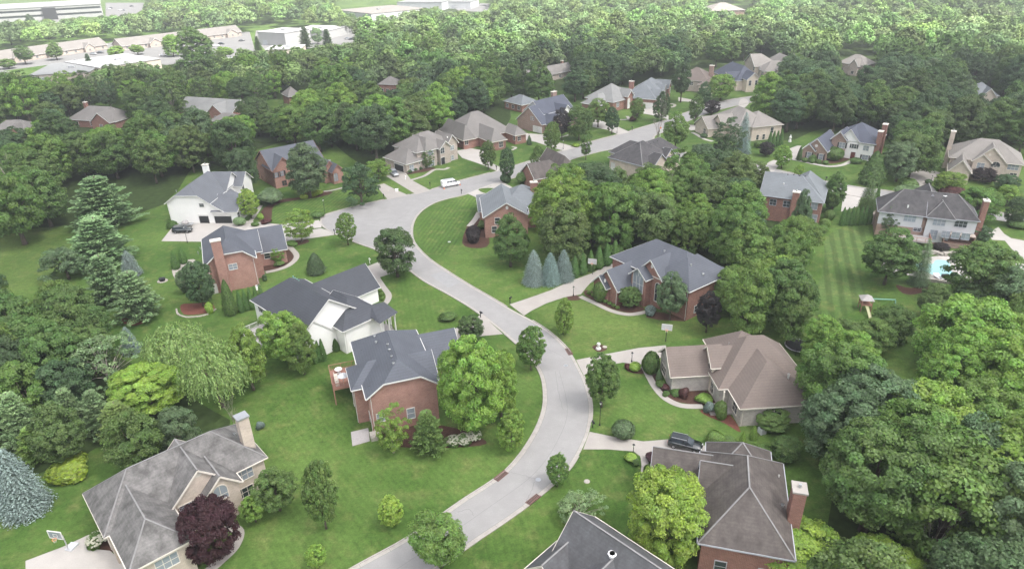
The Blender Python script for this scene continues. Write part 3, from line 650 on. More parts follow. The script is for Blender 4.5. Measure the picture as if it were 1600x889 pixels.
    def chimney(s, x, y, ztop, wx=1.5, wy=.9, m=None, z0=0, pot=True, cap='cream_trim'):
        b = MB(); b.box(x-wx/2, x+wx/2, y-wy/2, y+wy/2, z0, ztop-.22); o = b.build('chimney', m or s.wall, s.root)
        b = MB(); b.box(x-wx/2-.12, x+wx/2+.12, y-wy/2-.12, y+wy/2+.12, ztop-.22, ztop); b.build('chimney_cap', cap, o)
        if pot: b = MB(); b.cyl((x, y, ztop), (x, y, ztop+.45), .17, n=8); b.build('flue', 'metal_grey', o)
    def chim(s, p, ztop, **k):
        x, y = s.L(p, ztop); s.chimney(x, y, ztop, **k)
    def roofz(s, x, y):
        best = 0
        for u0, u1, v0, v1, ze, zr, ax, cs in s.RB:
            u, v = (x, y) if ax == 'x' else (y, x)
            if not (u0 <= u <= u1 and v0 <= v <= v1): continue
            hw = (v1-v0)/2; k = (zr-ze)/hw; z = ze+(hw-abs(v-(v0+v1)/2))*k
            for cc, d in ((cs[0], u-u0), (cs[1], u1-u)):
                if cc < 1: z = min(z, ze+(zr-ze)*cc+d*k)
            best = max(best, z)
        return best
    def shed(s, x0, x1, y0, y1, z0, z1, ov=.45, wall=None):
        """roof plane carried on down from x0 (height z0) to x1 (height z1), with the wall under it"""
        t = .16; v = [(x0, y0, z0), (x1, y0, z1), (x1, y1, z1), (x0, y1, z0)]
        s.R.add(v+[(a, b, c-t) for a, b, c in v], [(0, 1, 2, 3), (7, 6, 5, 4), (0, 4, 5, 1), (1, 5, 6, 2), (2, 6, 7, 3), (3, 7, 4, 0)])
        s.T.bar((x0, y0-.035, z0-.11), (x1, y0-.035, z1-.11), .05, .22); s.gut.bar((x1+.05, y0, z1-.08), (x1+.05, y1, z1-.08), .12, .13)
        W = s.W.setdefault(wall or s.wall, MB()); k = (z0-z1)/(x1-x0); xe = x1-ov; ze = z1+ov*k-.19
        pr = [(x0-.6, 0), (xe, 0), (xe, ze), (x0-.6, z0-.19+.6*k*0)]; n = 4
        W.add([(x, y0+ov-.004, z) for x, z in pr]+[(x, y1-ov, z) for x, z in pr], [(0, 1, 2, 3), (7, 6, 5, 4), (0, 4, 5, 1), (1, 5, 6, 2), (2, 6, 7, 3), (3, 7, 4, 0)])
        s.B.append((x0, x1, y0, y1, z0, ov)); return len(s.B)-1
    def vents(s, pts, z, r=.16, m='metal_grey', h=.35):
        z0_ = z
        for p in pts:
            z = z0_
            for _ in range(14):
                x, y = s.L(p, z); q = s.roofz(x, y)
                if q > 0: z = z+(q-z)*.6
            b = MB(); b.cyl((x, y, z-.3), (x, y, z+h), r, n=8); b.cyl((x, y, z+h-.08), (x, y, z+h), r*1.5, r*1.1, n=8); b.build('roof_vent', m, s.root)
    def pipe(s, b, side, end=0):
        """downspout at a wall corner"""
        x0, x1, y0, y1, ze, ov = s.B[b]; m = MB()
        xx = {'F': (x0+ov+.25 if end == 0 else x1-ov-.25), 'L': x0+ov-.06, 'R': x1-ov+.06}[side]; yy = {'F': y0+ov-.06, 'L': (y0+ov+.25 if end == 0 else y1-ov-.25), 'R': (y0+ov+.25 if end == 0 else y1-ov-.25)}[side]
        m.cyl((xx, yy, .05), (xx, yy, ze-.1), .05, n=6); m.build('downspout', s.trim, s.root)
    def done(s):
        for i, (k, mb) in enumerate(s.W.items()): mb.build('wall', k, s.root)
        r = s.R.build('roof', s.roofm, s.root)
        s.T.build('fascia', s.trim, r)
        s.gut.build('gutter', s.trim, r)
        if s.cap and s.C.v: s.C.build('ridge_cap', s.capm, r)
        HOUSES.append(s)
        return s
HOUSES = []
W2, W1 = 4.3, 1.5   # usual window heights of upper and lower floor
# ---- A white two-storey house with an open garage
c = K(250, 250, 8.079)
h = House((272.9, 349), (366.4, 349), 0, 'white two storey house with open garage bays, dark SUV parked in front', 'white_siding', 'roof_steel')
a = h.blk((-1.2, 11), (-.4, 20), 5.6, 9.9, 'y', 'jh', c=(.5, 0))
b = h.blk((10.6, 17.9), (-.5, 12), 3.3, 6.2, 'x', 'gg')
# lower slope carried on over the third bay
b2 = h.shed(10.75, 14.8, -.39, 12, 5.72, 3.0)
d = h.blk((4, 11.3), (9.2, 19.4), 5.6, 9.4, 'x', 'gg')
e = h.blk((4, 13.6), (14.2, 22), 5.3, 8.4, 'x', 'gg')
h.win(a, 'F', *c(525, 572), 1.2, .9, 'w', 'glass', gab=True); h.win(a, 'F', *c(562, 765), 2.6, 2.3, 'o'); h.win(b, 'F', *c(800, 762), 4.6, 2.3, 'o')
h.win(b, 'R', *c(985, 700), 1.2, 1.5); h.win(d, 'R', *c(820, 400), 1.6, 1.6); h.win(e, 'R', *c(995, 330), 1.2, 2.4, 'a'); h.win(e, 'F', *c(905, 385), .8, 1.5)
h.row(a, 'L', 3, 4.3); h.row(a, 'L', 3, 1.5); h.chim(c(567, 55), 11.3, m='white_siding', wx=1.4, wy=1.2); h.vents([c(205, 395)], 7.5, .08)
h.pipe(a, 'F', 0); h.done(); HA = h
# ---- B pink brick house with tall chimney
c = K(260, 330, 4.444)
h = House(c(270, 385), c(665, 315), 6.6, 'pink brick house with tall brick chimney on its end wall, between the two white houses', 'pink_brick', 'roof_slate')
a = h.blk((-.3, 10.1), (-.1, 16), 6.6, 10.9, 'y', 'jh', c=(.48, 0))
b = h.blk((5, 11.6), (3.6, 14.5), 6.3, 9.4, 'x', 'gg')
d = h.blk((8, 17.2), (9.6, 20.5), 3.3, 7.4, 'x', 'gg')
h.win(a, 'F', *c(462, 385), 1.6, 1.2, 'w', 'glass_curtain', gab=True); h.win(a, 'F', *c(343, 605), .9, 2.1, 'd', 'white_trim'); h.win(b, 'R', *c(655, 440), 1.4, 2.2, 'w'); h.row(a, 'L', 3, 4.8); h.row(a, 'L', 3, 1.5)
h.win(d, 'F', *c(700, 310), 1.2, 1.3); h.row(d, 'R', 2, 1.3, 2.6, 2.2, 'g')
x, y = h.L(c(345, 245), 12.2); h.chimney(3.0, -.15, 12.1, 1.9, 1.2, pot=False)
h.vents([c(235, 260), c(220, 290)], 8.2, .07); h.pipe(a, 'F', 1); h.pipe(a, 'F', 0); h.done(); HB = h
# ---- C white house with deck
h = House(c(1115, 765), c(1400, 640), 5.0, 'white house with dark shingle roof, columned corner porch and white railed deck', 'white_siding', 'roof_dark')
a = h.blk((-6.2, 5.4), (-2.6, 16), 6.2, 10.6, 'y', 'gh')
b = h.blk((-.2, 9.2), (-5.2, 4), 4.9, 8.2, 'y', 'hg')
d = h.blk((2, 16.6), (6.6, 15.6), 3.2, 7.2, 'x', 'gg')
e = h.blk((-7.6, 0), (-2.3, 3.4), 4.1, 7.6, 'y', 'gg')
h.win(a, 'L', *c(663, 650), 2.2, 1.5, 's'); h.win(a, 'L', *c(710, 640), 1.6, 1.5); h.win(e, 'F', *c(1040, 780), 1.3, .35); h.win(e, 'L', *c(870, 760), 1.2, 1.4)
h.row(a, 'L', 3, 1.4, 1.6, 1.9); h.win(d, 'F', *c(1310, 570), 1.1, 1.2); h.row(d, 'R', 2, 1.3, 2.5, 2.2, 'g'); h.win(b, 'R', *c(1385, 740), 1.2, 1.9, 'w')
h.vents([c(880, 455), c(893, 466), c(906, 474), c(919, 483)], 10.2, .12, 'patina', .2)
# porch: columns, rail, slab at the front corner
p = MB(); p.prism([(6.2, -7.4), (10.4, -6.6), (11.2, -2.0), (8.4, -1.2), (8.4, -4.6), (6.2, -4.8)], 0, .5); p.build('porch_floor', 'deck_grey', h.root)
for (x, y) in ((6.5, -7.1), (8.5, -6.8), (10.2, -6.3), (10.7, -4.2), (10.9, -2.3)):
    p = MB(); p.cyl((x, y, .5), (x, y, 4.4), .14, n=8); p.box(x-.2, x+.2, y-.2, y+.2, 4.3, 4.6); p.build('porch_column', 'white_trim', h.root)
p = MB(); p.bar((6.4, -7.15, 4.75), (10.3, -6.45, 4.75), .3, .3); p.bar((10.3, -6.45, 4.75), (11, -2.1, 4.75), .3, .3); p.build('porch_beam', 'white_trim', h.root)
p = MB(); p.add([(5.9, -7.7, 4.9), (10.7, -6.9, 4.9), (11.5, -1.6, 4.9), (8.9, -1, 4.9), (7.6, -3, 6.3), (6, -4.2, 5.2)], [(0, 1, 4, 5), (1, 2, 4), (2, 3, 4)]); p.build('porch_roof', 'roof_dark', h.root)
p = MB()
for (q0, q1) in (((6.5, -7.1), (10.2, -6.3)), ((10.2, -6.3), (10.9, -2.3))):
    p.bar((*q0, 1.35), (*q1, 1.35), .06)
    for k in range(12): t = k/11; xx = q0[0]+(q1[0]-q0[0])*t; yy = q0[1]+(q1[1]-q0[1])*t; p.bar((xx, yy, .5), (xx, yy, 1.35), .035)
p.build('porch_railing', 'black_metal', h.root)
def deck(h, x0, x1, y0, y1, z, m, rail, open_side='R', posts=True):
    p = MB(); p.box(x0, x1, y0, y1, z-.22, z); dk = p.build('deck', m, h.root)
    p = MB(); segs = {'F': ((x0, y0), (x1, y0)), 'B': ((x0, y1), (x1, y1)), 'L': ((x0, y0), (x0, y1)), 'R': ((x1, y0), (x1, y1))}
    for k, (a, b) in segs.items():
        if k == open_side: continue
        p.bar((*a, z+1), (*b, z+1), .09, .07); p.bar((*a, z+.15), (*b, z+.15), .05, .05); L_ = math.dist(a, b); n = int(L_/.22)
        for j in range(n+1): t = j/n; xx = a[0]+(b[0]-a[0])*t; yy = a[1]+(b[1]-a[1])*t; p.bar((xx, yy, z), (xx, yy, z+1), .1 if j % 8 == 0 else .04)
    p.build('deck_railing', rail, dk)
    if posts:
        for xx, yy in ((x0+.1, y0+.1), (x0+.1, y1-.1), (x0+.1, (y0+y1)/2)): p = MB(); p.bar((xx, yy, 0), (xx, yy, z-.2), .16); p.build('deck_post', rail, dk)
deck(h, -10.4, -5.8, 5.2, 13.2, 1.9, 'deck_grey', 'white_trim'); h.pipe(b, 'F', 0); h.done(); HC_ = h
# ---- D brick house in the middle, deck on the left
c = K(490, 490, 3.864)
h = House(c(320, 520), c(740, 430), 6.8, 'pinkish brick house with slate roof and red balcony deck, beside the large yellow green tree', 'pink_brick', 'roof_slate')
a = h.blk((-.1, 10.9), (0, 16.9), 6.8, 10.9, 'y', 'jh', c=(.5, 0))
b = h.blk((-1.8, 4.5), (3.5, 9.9), 6.5, 9.0, 'x', 'hg')
d = h.blk((5, 11.1), (1.1, 10.2), 6.55, 9.5, 'x', 'gg')
e = h.blk((6, 17), (9.2, 20), 3.5, 7.2, 'x', 'gg')
h.win(a, 'F', *c(588, 600), 1.1, 1.8, 'w', 'glass_curtain'); h.win(a, 'F', *c(405, 625), 1.1, 1.4, 'w', 'glass_curtain'); h.win(b, 'L', *c(240, 560), 1.0, 2, 'w'); h.row(a, 'L', 1, 1.4, 2.2, 2.1, 'd', c=.2); h.row(a, 'L', 2, 4.9, 1.4, 1.5, a=.6)
h.row(d, 'R', 2, 4.8); h.row(d, 'R', 2, 1.5); h.row(e, 'R', 2, 1.3, 2.6, 2.2, 'g')
h.vents([c(368, 140), c(378, 176), c(448, 190), c(458, 222), c(470, 262), c(482, 304)], 10.4, .15); h.vents([c(290, 220), c(337, 435)], 8.6, .07, 'black_metal', .02)
deck(h, -4.2, .4, 9.9, 15.6, 3.0, 'deck_wood', 'deck_wood'); h.pipe(a, 'F', 0); h.pipe(b, 'L', 0)
p = MB(); p.box(-.25, 1.4, -1.1, .45, 0, .7); p.build('step', 'stone', h.root); h.done(); HD = h
# ---- E cream brick house bottom left
c = K(60, 630, 3.4325)
h = House(c(240, 480), c(1040, 120), 5.0, 'cream brick house with weathered grey roof behind the maroon tree', 'cream_brick', 'roof_weathered', 'cream_trim', cap=True, capmat='ridge_grey')
a = h.blk((-.1, 19.8), (-9.8, -.1), 5.0, 9.2, 'x', 'hh')
b = h.blk((.5, 7.5), (-17.2, -4), 5.0, 8.0, 'y', 'hg')
d = h.blk((6.9, 15.2), (-11.0, -3), 5.0, 9.0, 'y', 'gg')
e = h.blk((10.6, 15.5), (-12.0, -6), 5.0, 7.4, 'y', 'gg')
f_ = h.blk((8.5, 15.2), (-2.6, .9), 4.6, 5.5, 'x', 'gg')
h.win(a, 'F', *c(1105, 380), 2.2, 1.6, 'w', 'glass_curtain'); h.win(a, 'F', *c(1110, 480), 2.2, 1.5); h.win(d, 'F', *c(800, 525), 2.2, 1.5, 'w', 'glass_curtain'); h.win(e, 'F', *c(980, 490), 1.7, 1.3, 'a', 'glass_curtain', gab=True)
h.win(e, 'F', *c(1000, 545), 1.4, 2.1, 'd', 'shutter_black'); h.win(b, 'F', *c(690, 850), 2.4, 1.7, 'w', 'glass_curtain'); h.win(d, 'F', *c(855, 382), .9, .6, 'v'); h.win(b, 'R', *c(820, 780), 1.2, 1.5)
h.row(b, 'L', 2, 1.3, 2.6, 2.2, 'g'); h.row(a, 'L', 1, 1.3, 2.6, 2.2, 'g'); h.chimney(18.6, -6.9, 10.9, 1.4, 1.3, m='cream_brick', pot=False, cap='metal_grey'); h.vents([c(1052, 170)], 8.2, .12); h.done(); HE = h
# ---- F brick house behind the front tree
c = K(390, 215, 9.356)
h = House(c(330, 495), c(65, 345), 5.4, 'brick house with several front gables, half hidden by an olive green tree', 'pink_brick', 'roof_slate', 'red_brick', axis='y')
a = h.blk((-.2, 17), (0, 14.1), 5.4, 10.2, 'x', 'gg')
b = h.blk((-.2, 7.2), (-.8, 8), 5.4, 9.1, 'y', 'gg')
d = h.blk((13, 17.6), (-6.5, 2), 3.8, 6.8, 'y', 'gg')
e = h.blk((14.6, 18.8), (-9, -1), 3.6, 6.0, 'y', 'gg')
g_ = h.blk((7.6, 12.6), (-1.6, 5), 4.5, 7.2, 'y', 'gg')
h.win(b, 'F', *c(390, 550), 1.3, 1.6, 's', 'glass_curtain'); h.win(b, 'F', *c(468, 528), 1.3, 1.6, 's', 'glass_curtain'); h.win(b, 'F', *c(510, 665), 1.4, 1.5); h.win(e, 'F', *c(1240, 600), 1.3, 1.9, 'a', 'glass_curtain')
h.win(a, 'L', *c(130, 610), 1.1, 1.5); h.win(a, 'L', *c(190, 625), .6, 1.2); h.row(g_, 'F', 1, 1.2, 1.2, 2.2, 'd', glass='door_red'); h.win(b, 'F', *c(485, 330), .5, .8, 'v'); h.win(d, 'F', *c(1140, 410), .5, .7, 'v'); h.vents([c(1170, 365)], 6, .3, 'grey_trim', .8); h.done(); HF = h
# ---- G beige brick house with open garage
c = K(590, 160, 6.667)
h = House(c(295, 650), c(475, 600), 3.1, 'beige brick house with white framed windows and open garage, nearest the white van', 'tan_brick', 'roof_taupe')
a = h.blk((0, 9.2), (0, 12.4), 3.1, 6.4, 'y', 'hh')
b = h.blk((5, 21.8), (.6, 13.8), 5.6, 9.7, 'x', 'hh')
d = h.blk((7.8, 13), (-.2, 9), 5.6, 9.1, 'y', 'hg')
e = h.blk((13, 18.2), (-1, 6), 5.3, 7.6, 'y', 'gg')
f_ = h.blk((16.6, 21.9), (-.2, 8), 5.6, 8.8, 'y', 'gg')
g_ = h.blk((4.9, 7.9), (2.0, 8), 5.0, 6.4, 'y', 'hg')
h.win(a, 'L', *c(225, 690), 4.8, 2.3, 'o'); h.win(a, 'F', *c(355, 685), 1.6, 1.9, 'w', 'glass_curtain'); h.win(a, 'F', *c(436, 635), .5, .6); h.win(d, 'F', *c(552, 525), 2.1, 1.6, 'w', 'glass_curtain'); h.win(d, 'F', *c(560, 638), 2.4, 1.9, 'w', 'glass_curtain')
h.win(e, 'F', *c(668, 505), 1.6, 1.8, 'w', gab=True); h.win(e, 'F', *c(672, 610), 1.6, 2.3, 'd', 'shutter_black'); h.win(f_, 'F', *c(768, 475), 2.2, 1.5, 'w', 'glass_curtain'); h.win(f_, 'F', *c(770, 580), 2, 1.5, 'w', 'glass_curtain'); h.win(g_, 'F', *c(402, 530), .8, 1); h.win(f_, 'F', *c(703, 370), .5, .5, 'v'); h.row(b, 'R', 2, 4.3)
h.done(); HG = h
# ---- H low brick house with a very large roof
h = House(c(885, 400), c(965, 385), 3.3, 'low red brick house under a very large taupe hipped roof, pale driveway in front', 'red_brick', 'roof_taupe', 'cream_trim')
a = h.blk((0, 21.5), (.2, 18.5), 3.3, 10.2, 'x', 'hh')
b = h.blk((0, 5.2), (-.4, 17), 3.35, 8, 'y', 'hh')
d = h.blk((6.6, 13.2), (-8.2, 6), 3.3, 6.9, 'y', 'hg')
e = h.blk((17.8, 23.2), (-6, 2), 3.3, 5.9, 'y', 'hg')
h.win(b, 'F', *c(925, 420), 1.4, 1.5, 'w', 'glass'); h.win(d, 'L', *c(1025, 455), 4.6, 2.2, 'g'); h.win(d, 'F', *c(1285, 440), 1.6, 1.9, 'w', 'glass'); h.win(e, 'F', *c(1475, 380), 1.3, 1.5); h.win(e, 'L', *c(1440, 380), 1.1, 1.5); h.row(e, 'R', 2, 1.6); h.done(); HH_ = h
# ---- I navy roofed brick house
c = K(790, 130, 8.082)
h = House(c(135, 465), c(510, 550), 3.2, 'brown brick house with navy roof, white dormer gables and two white garage doors', 'brown_brick', 'roof_blue')
a = h.blk((-.3, 13.6), (0, 21), 3.4, 9.0, 'y', 'gg')
b = h.blk((-.6, 10.5), (4.2, 21), 6.0, 10.2, 'y', 'gg', wall='grey_siding')
d = h.blk((5, 14.2), (10.5, 16.5), 5.6, 8.6, 'x', 'gg', wall='white_siding')
e = h.blk((6, 16.2), (2.0, 9), 3.2, 6.4, 'x', 'gg')
h.win(a, 'F', *c(325, 445), .5, 1.4, gab=True); h.win(a, 'F', *c(350, 448), .5, 1.4, gab=True); h.win(a, 'F', *c(378, 598), 2.4, 2.3, 'g'); h.win(a, 'F', *c(470, 620), 2.6, 2.3, 'g'); h.win(d, 'R', *c(690, 345), 1, 1.4); h.win(e, 'R', *c(655, 440), 1.2, 1.4); h.row(b, 'L', 4, 4.7)
h.chim(c(610, 105), 11.4, wx=1.2, wy=2.2, m='brown_brick'); h.done()
# ---- J
c = K(910, 110, 8.888)
h = House(c(440, 450), c(750, 370), 4, 'red brick house with pale grey hipped roof and tall arched entry', 'red_brick', 'roof_lightgrey')
a = h.blk((-.2, 16), (.3, 16), 4, 9.6, 'x', 'hh'); b = h.blk((7.5, 11.8), (-1.2, 6), 5.2, 7.6, 'y', 'gg'); d = h.blk((8.5, 13.5), (.1, 7), 4.4, 7.9, 'y', 'gg'); e = h.blk((-6, 2), (3, 13), 3.1, 6.6, 'x', 'hg')
h.win(b, 'F', *c(605, 480), 1.5, 3.4, 'a', 'white_trim', gab=True); h.win(a, 'F', *c(490, 480), 1.6, 1.7, 'w', 'glass_curtain'); h.row(e, 'F', 1, 1.5); h.row(a, 'R', 2, 1.6); h.done()
# ---- K
h = House(c(1020, 410), c(1290, 180), 4, 'house with blue grey roof and brick chimney, right of the tall arched entry house', 'tan_brick', 'roof_bluegrey')
a = h.blk((5, 24), (-.5, 13.5), 5.2, 9.8, 'x', 'hh'); e = h.blk((0, 13), (0, 12), 4, 8.6, 'x', 'hh', wall='red_brick'); b = h.blk((2.5, 8.5), (-1.5, 5), 4, 7.2, 'y', 'gg'); d = h.blk((10.5, 15.5), (-1, 5), 5, 8, 'y', 'gg'); f_ = h.blk((18.5, 24.6), (-1.2, 5), 5.2, 8.4, 'y', 'gg', wall='red_brick')
h.win(e, 'L', *c(935, 500), 4.8, 2.3, 'g'); h.win(b, 'F', *c(1110, 345), 1.1, 1.4, 'a'); h.win(d, 'F', *c(1160, 280), 1.2, 2, 'w'); h.win(f_, 'F', *c(1225, 270), 1.4, 2, 'w', 'glass_curtain'); h.chim(c(685, 150), 9.5, m='red_brick', wx=1.3, wy=2); h.done()
# ---- L M N
c = K(1060, 70, 8.082)
h = House(c(165, 455), c(295, 465), 5, 'house with brown hipped roof and white chimney near the street end', 'tan_brick', 'roof_brown')
a = h.blk((-8, 8), (0, 15), 5, 9.8, 'x', 'hh'); b = h.blk((4, 11), (-4, 6), 4.2, 7.2, 'x', 'hg', wall='beige_wall'); h.row(a, 'F', 3, 3.6); h.row(b, 'R', 1, 1.5, 1.2, 1.3); h.chim(c(105, 300), 9.5, m='white_siding'); h.chim(c(425, 262), 11, m='brown_brick', wx=2, wy=1.2); h.done()
h = House(c(440, 350), c(725, 460), 4.5, 'house with navy blue roof and small cream gables at the far end of the street', 'beige_wall', 'roof_blue')
a = h.blk((-1, 24), (0, 13), 4.5, 10, 'x', 'hh'); b = h.blk((16, 22), (-3, 5), 4.5, 8, 'y', 'gg'); d = h.blk((20, 28), (3, 10), 5.5, 8.6, 'x', 'gg'); h.row(a, 'F', 4, 3.4, 1.3); h.row(b, 'F', 1, 2); h.row(d, 'R', 2, 4, 1.1, 2.2); h.done()
h = House(c(830, 215), c(1090, 345), 5, 'cream brick house with pale grey roof, last one up the street', 'cream_brick', 'roof_driftwood')
a = h.blk((-.5, 16), (0, 14), 5, 10, 'y', 'gh'); b = h.blk((4, 26), (8, 20), 5, 10.6, 'x', 'hg'); d = h.blk((14, 24), (2, 12), 4, 8.2, 'y', 'hg'); h.win(a, 'F', *c(985, 282), 2, 1.8, 'w', 'glass'); h.win(a, 'F', *c(912, 200), .7, .9, 'v'); h.row(a, 'F', 2, 1.6); h.row(b, 'R', 2, 3.8); h.row(d, 'F', 2, 2.4); h.done()
# ---- O beige house beside blue spruce
c = K(1080, 150, 8.893)
h = House(c(850, 440), c(1215, 405), 5, 'cream walled house with driftwood coloured roof behind the blue spruce', 'cream_brick', 'roof_driftwood', 'cream_trim')
a = h.blk((0, 12.6), (0, 14), 5, 8.8, 'x', 'hh'); b = h.blk((-5, 9), (1, 20), 5, 9.6, 'y', 'hh'); d = h.blk((-11.6, -2), (9.5, 19.5), 3.1, 6.6, 'x', 'gg'); e = h.blk((-7.6, -2), (7.2, 14), 5, 7.8, 'x', 'gg'); f_ = h.blk((-4.6, 3), (5, 12), 4.9, 8, 'y', 'hg')
h.win(d, 'L', *c(187, 490), 1.5, 1.7); h.win(e, 'L', *c(468, 385), 1.3, 1.6); h.win(f_, 'L', *c(600, 425), 1.3, 1.8); h.win(a, 'F', *c(917, 597), 1, 1.8); h.win(a, 'F', *c(1002, 590), 1, 1.8); h.win(a, 'F', *c(1120, 485), 1.2, 1.6, 'a'); h.done(); HO = h
# ---- P dark roofed house in the trees
c = K(930, 200, 9.88)
h = House(c(190, 455), c(590, 560), 5, 'beige brick house with dark charcoal multi hipped roof, rising above the central trees', 'cream_brick', 'roof_charcoal', 'grey_trim', cap=True, capmat='ridge_grey')
a = h.blk((0, 13.4), (.1, 15), 5, 9.8, 'y', 'hh'); b = h.blk((1.5, 12), (5, 22), 4.9, 9.2, 'y', 'hh'); d = h.blk((-6, 5), (7.5, 17), 4, 7.6, 'x', 'hg'); e = h.blk((9, 15.4), (3, 10), 4.8, 7.8, 'x', 'hg'); f_ = h.blk((8, 13.6), (10.5, 16.5), 4.7, 7.6, 'x', 'hg')
h.win(a, 'F', *c(275, 600), 1.4, 2.2, 'w', 'white_trim'); h.win(a, 'F', *c(375, 685), 1, 1.1); h.row(b, 'B', 2, 2); h.row(b, 'R', 3, 3.2, a=.6); h.vents([c(620, 255), c(655, 243), c(690, 232), c(850, 243), c(905, 225), c(965, 205)], 9.0, .14, 'black_metal', .15); h.vents([c(1055, 335)], 7, .14); h.done()
# ---- Q brown roof, almost hidden
c = K(780, 160, 4)
h = House(c(220, 485), c(415, 450), 3.6, 'house seen only by its brown grey roof between two large trees', 'red_brick', 'roof_umber')
a = h.blk((0, 12), (0, 9), 3.6, 7.2, 'x', 'gh'); b = h.blk((10, 16), (2, 16), 3.7, 7.4, 'y', 'hg'); h.row(a, 'F', 3, 1.6); h.done()
# ---- R orange brick house
c = K(730, 250, 6.353)
h = House(c(165, 575), c(540, 555), 5.5, 'salmon brick house with pale blue grey roof at the edge of the island lawn', 'pink_brick', 'roof_bluegrey')
a = h.blk((-.2, 11.2), (0, 14.5), 5.5, 9.0, 'y', 'gg'); b = h.blk((-1, 6), (8, 21), 4, 7.0, 'x', 'hg'); d = h.blk((4, 17), (5, 17.5), 5.3, 9.6, 'x', 'hh')
h.win(a, 'F', *c(395, 475), .7, .9, 'v'); h.win(a, 'F', *c(300, 605), 1.2, 1.6, gab=True); h.win(a, 'F', *c(270, 690), 1.2, 1.6); h.win(b, 'L', *c(125, 540), 1.1, 1.4); h.row(a, 'R', 2, 4); h.chim(c(660, 215), 10.6, m='red_brick', wx=1.7, wy=1.1); h.vents([c(602, 500)], 7, .1, 'black_metal'); h.done(); HR = h
# ---- S red brick house, two storeys, centre right
c = K(830, 370, 4.444)
h = House(c(1092, 380), c(1340, 268), 6.4, 'red brick house with arched twin windows and tall white entry bay', 'red_brick', 'roof_slate', axis='y')
a = h.blk((-20.6, .2), (0, 13), 6.3, 10.6, 'x', 'hh'); f_ = h.blk((-9.5, .4), (-.2, 12.6), 6.45, 10.3, 'y', 'hh'); 
b = h.blk((-18.6, -12), (-6.2, 6), 3.4, 7.0, 'y', 'gg'); b1 = h.blk((-18.8, -14.4), (-7.0, 0), 3.3, 5.6, 'y', 'gg'); d = h.blk((-13.0, -8.4), (-2.4, 4), 6.0, 8.0, 'y', 'gg'); e = h.blk((-12.4, -5.8), (-.7, 6), 6.4, 9.8, 'y', 'gg'); g_ = h.blk((-9, .3), (8, 15.6), 5.2, 7.4, 'y', 'hh')
for q in ((494, 378), (523, 385)): h.win(b1, 'F', *c(*q), .85, 1.5, 'a', gab=True)
h.win(b1, 'F', *c(513, 305), .5, .8, 'v'); h.win(d, 'F', *c(750, 330), 2.6, 3.4, 'a', 'glass_curtain', gab=True); h.win(e, 'F', *c(884, 400), 1.3, 3.4, 'a', 'glass', gab=True); h.win(e, 'F', *c(840, 205), .6, .9, 'v'); h.row(f_, 'R', 2, 1.7, 1.6, 1.4); h.win(f_, 'F', *c(1000, 400), 1.6, 1.8); h.row(b, 'L', 2, 1.3, 2.6, 2.2, 'g')
h.vents([c(1110, 200), c(925, 103)], 8.4, .14); h.vents([c(1192, 262)], 7.4, .2); h.pipe(f_, 'F', 1); h.pipe(b, 'F', 1); h.done(); HS = h
# ---- T brown roofed house
c = K(880, 500, 4)
h = House(c(1110, 555), c(1440, 535), 3.6, 'pale brick low house with large brown roof and red shrub bed in front', 'pale_stone', 'roof_brown', 'cream_trim')
a = h.blk((-.1, 11.4), (0, 10), 3.6, 7.8, 'y', 'hg'); b = h.blk((-1.6, 13), (5, 17), 3.6, 9.2, 'x', 'hh'); d = h.blk((-7.8, 3), (9.4, 17), 3.2, 6.5, 'x', 'gg'); e = h.blk((-1.7, 5), (8.6, 14), 5.0, 7.4, 'x', 'gg', wall='beige_wall'); f_ = h.blk((.5, 9.5), (10, 19), 3.9, 8.0, 'y', 'hh')
h.win(a, 'L', *c(1075, 545), 1.7, 1.7); h.win(a, 'F', *c(1343, 573), 1.1, 1.4); h.win(d, 'L', *c(630, 310), 2.2, 1.6); h.win(e, 'L', *c(935, 305), 1.6, 1.6); h.win(b, 'L', *c(925, 410), 2.2, 1.9); h.vents([c(1405, 365)], 5, .14, 'white_trim', .9)
x, y = h.L(c(1035, 150), 5.8); h.vents([c(1035, 150)], 6, .05)
p = MB(); p.cyl((-.9, 4.4, 0), (-.9, 4.4, 3.6), .16, n=8); p.build('porch_column', 'cream_trim', h.root); p = MB(); p.box(-3, .4, 3.3, 6, 0, .3); p.build('porch_floor', 'concrete', h.root); h.pipe(a, 'F', 0); h.done(); HT = h
# ---- U bottom right
c = K(830, 667, 3.478)
h = House(c(905, 630), c(1235, 690), 5.6, 'brick house with steep stained umber roof and side chimney at bottom right', 'red_brick', 'roof_umber', 'grey_trim', cap=True, capmat='ridge_grey')
a = h.blk((0, 10.2), (0, 15.6), 5.6, 10.2, 'y', 'hh'); b = h.blk((-.2, 6), (7.4, 12.5), 5.4, 8.8, 'x', 'gg'); d = h.blk((-6, 6), (10, 17), 3.6, 6.9, 'x', 'gg'); e = h.blk((.8, 9.0), (11, 18.6), 4.8, 8.6, 'y', 'hh')
h.row(a, 'F', 2, 2.2, 1.2, 1.6); h.win(b, 'L', *c(900, 305), 1.1, 1.4); h.row(a, 'R', 2, 4.2); h.row(a, 'L', 1, 4, a=.0, c=.4); h.row(d, 'L', 1, 1.6, 1.2)
h.chimney(10.5, 6.2, 10.4, 1.4, 1.7, m='red_brick', cap='concrete'); h.vents([c(1345, 270)], 7.4, .08, 'white_trim'); h.vents([c(1365, 430)], 6.6, .14); h.done(); HU = h
